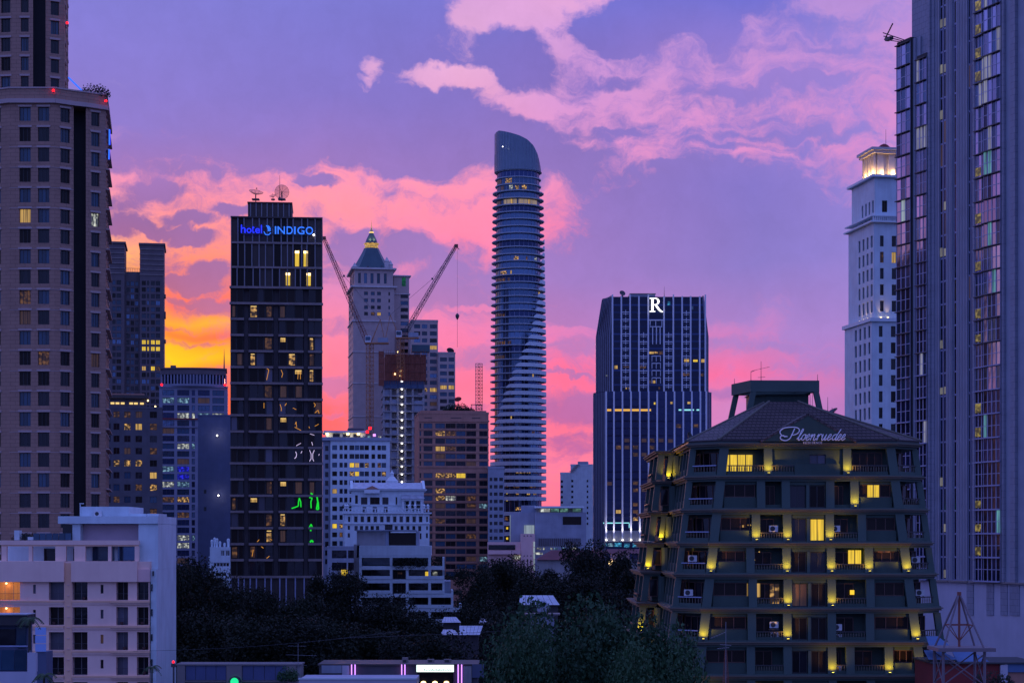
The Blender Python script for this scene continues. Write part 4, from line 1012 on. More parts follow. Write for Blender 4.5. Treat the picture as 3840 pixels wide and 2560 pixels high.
# ------------------------------------------------------------------ tower under construction, with its two cranes
def construction():
    D = 870.0; A = 6.0; xc = X(1510, D)
    root = thing('unfinished_tower', 'unfinished concrete tower wrapped in brown netting at its top', 'building', (xc, D, 0), R(A))
    lx = lambda px: (X(px, D) - xc) / math.cos(R(A))
    z = lambda py: Z(py, D)
    r = random.Random(41)
    # open frame: slabs, columns, dark core
    fl = [1455 + 29.0 * i for i in range(20)]
    mb = MB(); mb.box(lx(1452), 3, 0, lx(1570), 22, z(1440)); mb.build('core', 'concrete', root)
    for py in fl:
        if z(py) < 1: continue
        mb = MB(); mb.box(lx(1436), 0, z(py) - .3, lx(1592), 24, z(py) + .3); mb.build('floor_slab', 'concrete', root)
    for px in (1440, 1466, 1492, 1520, 1548, 1588):
        mb = MB(); mb.box(lx(px) - .45, .3, 0, lx(px) + .45, 1.3, z(1430)); mb.build('column', 'concrete', root)
    for i, py in enumerate(fl[:-1]):
        for a, b in ((1442, 1464), (1468, 1490), (1552, 1584)):
            if r.random() < .75:
                mb = MB(); mb.box(lx(a), .8, z(py + 29) + .35, lx(b), 1.1, z(py) - .4 - r.choice((0, 1.1, 1.6))); mb.build('infill_wall', 'concrete_blue', root)
    # netting panels
    for i in range(7):
        a = 1444 + 154 * i / 7; b = 1444 + 154 * (i + 1) / 7
        for j in range(3):
            mb = MB(); t, bt = 1330 + 32 * j, 1330 + 32 * (j + 1)
            pts = [(lx(a) + .06, -.6 + r.uniform(-.15, .15), z(bt) + .06), (lx(b) - .06, -.6 + r.uniform(-.15, .15), z(bt) + .06), (lx(b) - .06, -.6 + r.uniform(-.15, .15), z(t) - .06), (lx(a) + .06, -.6 + r.uniform(-.15, .15), z(t) - .06)]
            mb.loft([(x, y + .12, zz) for x, y, zz in pts], pts); mb.build('net_panel', 'net_brown', root)
    for j in range(5):
        mb = MB(); t, bt = 1318 + 26 * j, 1318 + 26 * (j + 1) - .5
        mb.box(lx(1420), -1.0, z(bt), lx(1440), -.85, z(t)); mb.build('net_panel', 'net_brown', root)
    mb = MB(); mb.box(lx(1444), -.4, z(1428), lx(1596), 24, z(1336)); mb.build('wrapped_core', 'net_brown', root)
    for i in range(6):
        a = 1440 + 150 * i / 6
        mb = MB(); mb.box(lx(a) + .05, -.35, z(1456), lx(a + 25) - .05, -.2, z(1428)); mb.build('net_panel', 'net_blue', root)
    for i in range(22):       # scaffold poles standing above
        px = 1422 + 182 * i / 21
        mb = MB(); mb.tube((lx(px), -.9, z(1440)), (lx(px), -.9, z(1322 - r.uniform(0, 14))), .1, 4); mb.build('scaffold_pole', 'steel_red', root)
    for py in (1330, 1362, 1394, 1426):
        mb = MB(); mb.tube((lx(1420), -1.05, z(py)), (lx(1606), -1.05, z(py)), .12, 4); mb.build('scaffold_rail', 'steel_red', root)
    mb = MB(); mb.box(lx(1545), 2, z(1316), lx(1612), 8, z(1300)); mb.box(lx(1545), 2, z(1300) + .01, lx(1612), 3, z(1290)); mb.build('formwork', 'teal_roof', root)
    # hoist mast on the left and the string of work lamps
    for i in range(14):
        py = 1430 + 29.0 * i
        mb = MB(); mb.box(-.35, -.2, -.22, .35, .2, .22); mb.build('work_lamp', 'lamp_white', root, (lx(1507), -.35, z(py)))
    for px, py in ((1501, 1408), (1481, 1403), (1490, 1320), (1502, 1392)):
        mb = MB(); mb.box(-.3, -.2, -.3, .3, .2, .3); mb.build('work_lamp', 'lamp_warm', root, (lx(px), -1.2, z(py)))
construction()

def crane(label, base_px, base_py, D, cab_py, tip, jib_w, colm, mast_n, back=True, hook=None):
    yb = D
    bx, bz, cz = X(base_px, D), Z(base_py, D), Z(cab_py, D)
    root = thing('tower_crane', label, 'crane', (bx, D, bz), group='tower cranes over the unfinished tower')
    h = cz - bz
    mb = MB(); truss(mb, (0, 0, 0), (0, 0, h), 2.2, mast_n, .16); mb.build('mast', 'steel_orange', root)
    mb = MB(); mb.box(-2.2, -1.6, h, 8.0, 1.6, h + .6); mb.build('deck', 'steel_orange', root)
    mb = MB(); mb.box(-1.9, -1.8, h + .61, .6, 1.6, h + 3.4); mb.build('cab', 'steel_white', root)
    mb = MB(); mb.box(-1.7, -1.95, h + 1.5, .3, -1.81, h + 3.0); mb.build('cab_window', 'glass_teal', root)
    mb = MB(); mb.box(3.5, -1.7, h + .61, 7.8, 1.7, h + 2.6); mb.build('counterweight', 'concrete_blue', root)
    tx, tz = X(tip[0], D) - bx, Z(tip[1], D) - bz
    s = 1 if tx > 0 else -1
    foot = Vector((1.2 * s, 0, h + 1.2)); tp = Vector((tx, 0, tz))
    mb = MB(); n = int((tp - foot).length / 2.2); truss(mb, foot, tp, jib_w, n, .13, w2=jib_w * .6); mb.build('jib', 'steel_red' if colm == 0 else 'steel_dark', root)
    ap = Vector((-4.5 * s, 0, h + 10.5))
    mb = MB(); mb.tube((-.5 * s, -1, h + .6), ap, .18, 4); mb.tube((-.5 * s, 1, h + .6), ap, .18, 4); mb.tube((-6.5 * s, 0, h + .6), ap, .18, 4); mb.build('a_frame', 'steel_orange', root)
    q = foot.lerp(tp, .62) + Vector((-1.6 * s, 0, .6))
    mb = MB(); mb.tube(ap, q, .07, 3); mb.tube(q, foot.lerp(tp, .97), .07, 3); mb.box(q.x - .4, -.4, q.z - .4, q.x + .4, .4, q.z + .4); mb.build('stay_cable', 'steel_dark', root)
    mb = MB(); mb.box(tp.x - .7, -.6, tp.z - .6, tp.x + .9, .6, tp.z + .7); mb.tube(tp, tp + Vector((1.4 * s, 0, -1.6)), .2, 4); mb.build('jib_head', 'steel_red', root)
    if hook:
        hz = Z(hook[1], D) - bz; hx = X(hook[0], D) - bx
        mb = MB(); mb.tube((hx, 0, tp.z - .5), (hx, 0, hz), .05, 3); mb.build('hoist_rope', 'steel_dark', root)
        mb = MB(); mb.lathe([(.1, hz - 2.0), (.7, hz - 1.0), (.9, hz), (.3, hz + .8)], hx, 0, 8); mb.tube((hx, 0, hz - 2), (hx, 0, hz - 14), .09, 4); mb.build('hook_block', 'steel_dark', root)
crane('red lattice crane leaning left behind the hotel tower', 1387, 1640, 842, 1290, (1214, 893), 1.7, 0, 22)
crane('dark lattice crane leaning right with its hook hanging beside the round tower', 1502, 1420, 866, 1270, (1710, 922), 1.7, 1, 10, hook=(1715, 1182))

# ------------------------------------------------------------------ brown apartment block
def brown_block():
    cols = [(1574, 1580, 1), (1589, 1622, 2), (1633, 1669, 2), (1671, 1709, 2), (1711, 1746, 2), (1748, 1785, 2), (1797, 1828, 2)]
    rows = [(1587 + 28.5 * i, 1606 + 28.5 * i) for i in range(6)] + [(1773 + 28.4 * i, 1792 + 28.4 * i) for i in range(14)]
    lit = [(1650, 1624, 'lit_room'), (1690, 1624, 'lit_dim'), (1650, 1682, 'lit_warm'), (1690, 1682, 'lit_dim'), (1650, 1710, 'lit_faint'), (1765, 1738, 'lit_faint'), (1650, 1782, 'lit_room'), (1690, 1782, 'lit_room'), (1730, 1782, 'lit_yellow'), (1650, 1838, 'lit_room'), (1650, 1866, 'lit_room'), (1690, 1866, 'lit_white'), (1765, 1866, 'lit_dim'),
           (1765, 1895, 'lit_dim'), (1810, 1895, 'lit_cool'), (1650, 1895, 'lit_faint'), (1765, 1952, 'lit_faint'), (1810, 2094, 'lit_cool'), (1765, 2094, 'lit_faint'), (1650, 1952, 'lit_dim'), (1765, 2010, 'lit_dim')]
    root, lx, lz = grid_tower('brown_block', 'brown apartment tower with dark glass bands and a garden on its roof', 'building', 1571, 1832, 1552, 800, 32, cols, rows, wall='brown_render',
        opts=(('glass_dark', 4), ('glass_teal', 5), ('glass_smoke', 2)), lit=lit, rz=6, seed=14, parapet=.8, fw=.12)
    z = lz(1552)
    for py in (1575, 1746):
        mb = MB(); mb.box(lx(1571) - .3, -.35, lz(py + 6), lx(1832) + .3, -.003, lz(py)); mb.build('ledge', 'brown_render', root)
    for i in range(20):
        py = 1607.5 + 28.5 * i if i < 6 else 1793.5 + 28.4 * (i - 6)
        mb = MB(); mb.box(lx(1571) - .1, -.22, lz(py + 5), lx(1832) + .1, -.003, lz(py)); mb.build('ledge', 'brown_render', root)
    mb = MB(); mb.box(lx(1580), 3, z + .01, lx(1826), 28, z + 1.6); mb.build('roof_storey', 'brown_render', root)
    for a, b in ((1592, 1620), (1690, 1730), (1770, 1800)):
        mb = MB(); mb.box(lx(a), -.02, lz(1568), lx(b), -.003, lz(1565)); mb.build('vent_slot', 'recess_dark', root)
    f = MB()
    for px in (1772, 1790, 1808): f.tube((lx(px), 4, z + 1.6), (lx(px), 4, z + 4.0), .16, 4)
    f.box(lx(1768), 3.8, z + 4.0, lx(1812), 4.2, z + 4.3); f.build('roof_frame', 'steel_dark', root)
    t = thing('radio_mast', 'slim red and white lattice mast on the brown block roof', 'mast', (X(1796, 805), 806, Z(1545, 805)))
    mb = MB(); truss(mb, (0, 0, 0), (0, 0, Z(1362, 805) - Z(1545, 805)), 2.0, 14, .12); mb.build('lattice', 'steel_red', t)
    mb = MB(); mb.tube((-1.3, -1.1, 2), (-1.3, -1.1, Z(1360, 805) - Z(1545, 805)), .05, 4); mb.build('cable', 'steel_white', t)
    t = thing('satellite_dish', 'red dish above the roof garden of the brown block', 'satellite dish', (X(1718, 808), 808, Z(1500, 808)))
    dish('bowl', t, (0, 0, 0), 1.5, R(35), R(200), 'dish_red')
    mb = MB(); mb.tube((0, 0, 0), (0, 0, Z(1546, 808) - Z(1500, 808)), .12, 5); mb.build('stand', 'steel_dark', t)
brown_block()

# ------------------------------------------------------------------ white apartment block and its penthouse lamps
def white_block():
    cols = [(1247, 1265, 1), (1274, 1286, 1), (1291, 1303, 1), (1311, 1329, 1), (1331, 1347, 1), (1349, 1365, 1), (1367, 1383, 1), (1393, 1406, 1), (1415, 1428, 1), (1430, 1447, 1)]
    def fn(ri, ci): return True
    rows = [(1669 + 32.6 * i, 1687 + 32.6 * i) for i in range(14)]
    lit = [(1320, 1744, 'lit_yellow'), (1340, 1744, 'lit_warm'), (1375, 1744, 'lit_room'), (1320, 1776, 'lit_room'), (1340, 1776, 'lit_yellow'), (1438, 1776, 'lit_room'), (1420, 1744, 'lit_dim'), (1256, 1842, 'lit_warm'), (1256, 1972, 'lit_yellow'), (1280, 1972, 'lit_room'), (1280, 1998, 'lit_dim')]
    root, lx, lz = grid_tower('white_block', 'white apartment block with square windows and a lamp-lit rooftop pavilion', 'building', 1240, 1461, 1655, 690, 30, cols, rows, wall='white_paint', opts=(('glass_dark', 5), ('glass_smoke', 3), ('glass_teal', 1)), lit=lit, seed=15, rz=7, parapet=.3, fw=.1,
        fn=lambda r_, c_: c_ not in (1, 2) or True)
    z = lz(1655)
    # darker side bay on the left
    mb = MB(); mb.box(lx(1213), .8, 0, lx(1239) - .01, 30, lz(1652)); mb.build('side_bay', 'concrete_blue', root)
    for i in range(14):
        mb = MB(); mb.box(lx(1221), .7, lz(1690 + 32.6 * i), lx(1233), .795, lz(1671 + 32.6 * i)); mb.build('window', 'glass_dark', root)
    mb = MB(); mb.box(lx(1209), -.6, z + .31, lx(1464), 30.5, lz(1640)); mb.build('roof_storey', 'concrete_blue', root)
    mb = MB(); mb.box(lx(1212), 1.0, lz(1640) + .01, lx(1450), 28, lz(1638) + .01); mb.build('roof_slab', 'concrete', root)
    mb = MB(); mb.box(lx(1226), 2.5, lz(1638) + .02, lx(1372), 14, lz(1622)); mb.build('pavilion', 'white_paint', root)
    mb = MB(); mb.box(lx(1216), 1.0, lz(1622) + .01, lx(1376), 15, lz(1614)); mb.build('pavilion_roof', 'tin_roof', root)
    mb = MB(); mb.box(lx(1308), 5, lz(1614) + .01, lx(1368), 12, lz(1602)); mb.build('plant_room', 'dark_block', root)
    for i in range(3):
        mb = MB(); a = 1250 + 38 * i; mb.box(lx(a), 2.3, lz(1637), lx(a + 26), 2.49, lz(1625)); mb.build('pavilion_window', 'glass_dark', root)
    for px in (1229, 1306, 1345):
        mb = MB(); mb.box(-.5, -.3, -.3, .5, .3, .3); f = mb.build('pavilion_lamp', 'lamp_warm', root, (lx(px), 2.0, lz(1626)))
        l = bpy.data.lights.new('pavilion_glow', 'POINT'); l.energy = 120; l.color = (1, .72, .35); l.shadow_soft_size = .4; link('pavilion_glow', l, f, (0, -.9, -.2))
    for px, py, m in ((1378, 1618, 'lamp_red'), (1388, 1604, 'lamp_red'), (1404, 1630, 'neon_violet'), (1424, 1637, 'lit_white'), (1384, 1637, 'lit_cool'), (1366, 1638, 'lit_cool')):
        mb = MB(); mb.box(-.45, -.3, -.45, .45, .3, .45); mb.tube((0, 0, -2), (0, 0, -.45), .06, 4, m=1); mb.build('roof_lamp', [m, 'steel_dark'], root, (lx(px), 1.0, lz(py)))
white_block()

# low dark annex and lit window right of the hotel base
rt, lx_, lz_ = grid_tower('low_annex', 'low dark annex with one lit window right of the hotel base', 'building', 1228, 1345, 2052, 600, 25, [(1245, 1300, 3), (1305, 1340, 2)], rows_of(2062, 46, 30, 4), wall='concrete_blue', opts=(('glass_dark', 1),), lit=(), seed=3, parapet=.4, rz=5)
mb = MB(); mb.box(lx_(1280), -.5, lz_(2156), lx_(1303), -.4, lz_(2135)); mb.build('lit_bay_window', 'lit_yellow', rt)

# ------------------------------------------------------------------ white neoclassical mansion block
def neoclassic():
    D = 640.0; A = 4.0; xc = X(1455, D); k = D / FPX
    root = thing('neoclassical_block', 'white neoclassical block with balustrades, pilasters and a hipped roof', 'building', (xc, D, 0), R(A))
    lx = lambda px: (X(px, D) - xc) / math.cos(R(A))
    z = lambda py: Z(py, D)
    r = random.Random(51)
    def wall(a, b, top, base, y0, y1, wins, fm='frame_dark', opts=(('glass_dark', 4), ('glass_smoke', 2), ('glass_curtain', 1))):
        x0, x1 = lx(a), lx(b); fr = Fr((x0, y0), (x1, y0)); hs = [(lx(p) - x0, z(s), lx(q) - x0, z(t)) for p, t, q, s in wins]
        mb = MB(); facade(mb, fr, base, z(top), hs, .4); zt = z(top)
        mb.quad((x0, y1, base), (x0, y0, base), (x0, y0, zt), (x0, y1, zt)); mb.quad((x1, y0, base), (x1, y1, base), (x1, y1, zt), (x1, y0, zt)); mb.quad((x0, y0, zt), (x1, y0, zt), (x1, y1, zt), (x0, y1, zt)); mb.quad((x1, y1, base), (x0, y1, base), (x0, y1, zt), (x1, y1, zt))
        mb.build('wall', 'white_paint', root)
        for h in hs: window(root, fr, h[0], h[1], h[2] - h[0], h[3] - h[1], .3, nv=2, fw=.1, gl=glassmix(r, opts), fm=fm)
    w1 = [(1306, 1936, 1314, 1956)] + [(1329 + 24.2 * i, 1935, 1341 + 24.2 * i, 1957) for i in range(11)] + [(1598, 1936, 1604, 1956)]
    w2 = [(1305, 1970, 1313, 1985)] + [(1330 + 20 * i, 1971, 1342 + 20 * i, 1988) for i in range(5)] + [(1443, 1966, 1472, 1992)] + [(1480 + 22 * i, 1971, 1491 + 22 * i, 1990) for i in range(5)] + [(1598, 1972, 1604, 1986)]
    w3 = [(1305, 1998, 1313, 2014), (1568, 1998, 1580, 2020), (1597, 1998, 1604, 2016)]
    wall(1292, 1610, 1924, 0, 0, 30, w1 + w2 + w3)
    wall(1318, 1590, 1835, z(1924) + .01, 3, 28, [(1332, 1855, 1342, 1887), (1354, 1863, 1378, 1890), (1388, 1863, 1424, 1890), (1434, 1863, 1457, 1890), (1360, 1899, 1374, 1920), (1398, 1899, 1414, 1920), (1440, 1899, 1454, 1920), (1484, 1862, 1490, 1890), (1522, 1878, 1536, 1912), (1540, 1878, 1556, 1912), (1560, 1878, 1576, 1912)])
    def ledge(a, b, py, y0, y1, t, out, name='cornice', m='white_trim'):
        mb = MB(); mb.box(lx(a) - out, y0 - out, z(py + t), lx(b) + out, y1, z(py)); mb.build(name, m, root)
    ledge(1292, 1610, 1920, 0, 30, 5, .7); ledge(1294, 1608, 1960, 0, 1, 4, .4); ledge(1318, 1590, 1832, 3, 28, 5, .9); ledge(1320, 1588, 1890, 3, 4, 3, .3)
    # side pavilion with columns and its small roof
    mb = MB(); mb.box(lx(1508), 1.2, z(1875), lx(1588), 4, z(1868)); mb.build('porch_beam', 'white_trim', root)
    mb = MB(); mb.loft([(lx(1504), .8, z(1868) + .01), (lx(1592), .8, z(1868) + .01), (lx(1592), 5, z(1868) + .01), (lx(1504), 5, z(1868) + .01)], [(lx(1510), 3.5, z(1850)), (lx(1586), 3.5, z(1850)), (lx(1586), 5, z(1850)), (lx(1510), 5, z(1850))]); mb.build('porch_roof', 'tin_roof', root)
    for px in (1512, 1538, 1557, 1581):
        mb = MB(); mb.lathe([(.45, z(1919)), (.4, z(1915)), (.34, z(1885)), (.5, z(1876))], lx(px), 1.8, 8); mb.build('column', 'white_trim', root)
    # balustrade with urns along the terrace
    for i in range(26):
        px = 1296 + 310 * i / 25
        mb = MB(); mb.lathe([(.16, z(1919) + .0), (.26, z(1915)), (.12, z(1911)), (.2, z(1908))], lx(px), -.3, 6); mb.build('baluster', 'white_trim', root)
    ledge(1294, 1608, 1905, -.1, .2, 3, .2, 'handrail')
    for px in (1296, 1304, 1534, 1556, 1590, 1604):
        mb = MB(); mb.lathe([(.5, z(1905)), (.35, z(1901)), (.55, z(1896)), (.2, z(1891)), (.05, z(1888))], lx(px), -.3, 8); mb.build('urn', 'white_trim', root)
    # pilasters between the lower windows
    for i in range(12):
        px = 1323 + 24.2 * i
        mb = MB(); mb.box(lx(px) - .25, -.22, z(1960) + .01, lx(px) + .25, -.004, z(1926)); mb.build('pilaster', 'white_trim', root)
    # hipped roof with gable ends, pediment and lantern
    zr0, zr1 = z(1832) + .01, z(1806)
    a, b = lx(1316), lx(1592)
    mb = MB(); mb.loft([(a, 1.8, zr0), (b, 1.8, zr0), (b, 29, zr0), (a, 29, zr0)], [(a + .4, 9, zr1), (b - .4, 9, zr1), (b - .4, 22, zr1), (a + .4, 22, zr1)]); mb.build('roof', 'tin_roof', root)
    for px, s in ((1315, -1), (1586, 1)):
        mb = MB(); x = lx(px); mb.loft([(x, 1.6, zr0 + .02), (x + .8, 1.6, zr0 + .02), (x + .8, 29.2, zr0 + .02), (x, 29.2, zr0 + .02)], [(x - .3, 8.6, zr1 + .7), (x + .6, 8.6, zr1 + .7), (x + .6, 22.4, zr1 + .7), (x - .3, 22.4, zr1 + .7)]); mb.build('gable_wall', 'white_trim', root)
    p0, p1, pm = lx(1366), lx(1424), lx(1396)
    mb = MB(); zt = z(1833); mb.add([(p0, 1.4, zt), (p1, 1.4, zt), (pm, 1.4, z(1820)), (p0, 4.5, zt), (p1, 4.5, zt), (pm, 6.5, z(1820))], ((0, 1, 2), (5, 4, 3), (0, 2, 5, 3), (1, 4, 5, 2), (0, 3, 4, 1))); mb.build('pediment', 'brown_render', root)
    mb = MB(); mb.box(lx(1366), 1.2, z(1848), lx(1424), 2.9, z(1834)); mb.build('balcony', 'white_trim', root)
    mb = MB(); mb.lathe([(24 * k, z(1806)), (24 * k, z(1797)), (20 * k, z(1794)), (10 * k, z(1782)), (7 * k, z(1780)), (7 * k, z(1770)), (9 * k, z(1769)), (3 * k, z(1762)), (.5 * k, z(1754))], lx(1471), 14, 8); mb.build('lantern', 'white_trim', root)
neoclassic()

# ------------------------------------------------------------------ stepped terrace block in front
def stepped():
    D = 440.0; A = 2.0; xc = X(1535, D)
    root = thing('terraced_block', 'pale stepped block with open balconies and planters above the trees', 'building', (xc, D, 0), R(A))
    lx = lambda px: X(px, D) - xc
    z = lambda py: Z(py, D)
    r = random.Random(61)
    # floors: top slab py, bottom slab py, right end
    fl = [(2122, 2172, 1667), (2172, 2226, 1667), (2226, 2280, 1700), (2280, 2334, 1731), (2334, 2390, 1760)]
    def W(name, a, b, t, bt, y0, y1, m='white_paint'):
        mb = MB(); mb.box(lx(a), y0, z(bt), lx(b), y1, z(t)); return mb.build(name, m, root)
    W('core', 1352, 1612, 2082, 2480, 4.0, 24, 'concrete_blue'); W('core', 1612.5, 1690, 2180, 2480, 4.0, 24, 'concrete_blue')
    W('wing_wall', 1336, 1346, 2090, 2480, 1.0, 22, 'concrete'); W('wing_wall', 1325, 1335.5, 2040, 2480, 3.0, 22, 'concrete')
    W('attic_band', 1347, 1617, 2045, 2082, 0, 24)
    W('penthouse', 1334, 1442, 1990, 2044, 6, 22, 'concrete'); W('penthouse_roof', 1330, 1560, 1985, 1989.5, 5, 23, 'concrete_blue'); W('penthouse_glass', 1456, 1558, 1996, 2044, 6.5, 22, 'glass_smoke')
    W('penthouse_pier', 1442.5, 1455, 1990, 2044, 6, 22, 'concrete_blue'); W('penthouse_pier', 1558.5, 1570, 1990, 2044, 6, 22, 'concrete_blue')
    W('fascia', 1347, 1617, 2083, 2090, -.05, 3.9); W('glazed_front', 1357, 1462, 2092, 2118, 3.2, 3.9, 'glass_teal')
    for i, (t, bt, re) in enumerate(fl):
        W('floor_slab', 1347, re, t - 1, t + 13, .02, 4, 'white_paint')
        W('parapet', 1347, 1462, bt - 14, bt - 1.5, -.12, .12)
        W('parapet', 1526, re - 2, bt - 14, bt - 1.5, -.12, .12)
        W('end_wall', re - 8, re, t - (14 if i > 1 else 34), bt - 1.6, .13, 12)
        for a, b, m in ((1358, 1462, 'glass_dark'), (1474, 1520, 'glass_smoke'), (1536, 1604, 'glass_dark'), (1618, re - 10, 'glass_dark')):
            if b - a > 8:
                fr = Fr((lx(a), 3.4), (lx(b), 3.4)); window(root, fr, 0, z(bt - 3), lx(b) - lx(a), z(t + 14) - z(bt - 3), 0, nv=3, fw=.08, gl=m)
        for px in (1347, 1462, 1522, 1606):
            W('column', px, px + 10, t + 13.3, bt - 1.2, -.05, .6)
    W('column', 1347, 1357, 2090.5, 2121, -.05, .6); W('column', 1462, 1472, 2090.5, 2121, -.05, .6); W('column', 1606, 1616, 2090.5, 2121, -.05, .6)
    for a, b, t, bt, m in ((1622, 1640, 2143, 2160, 'lit_white'), (1594, 1607, 2143, 2162, 'lit_yellow'), (1490, 1506, 2146, 2152, 'lit_dim')):
        W('lit_window', a, b, t, bt, 3.0, 3.2, m)
    # planted boxes
    return root
stepped()

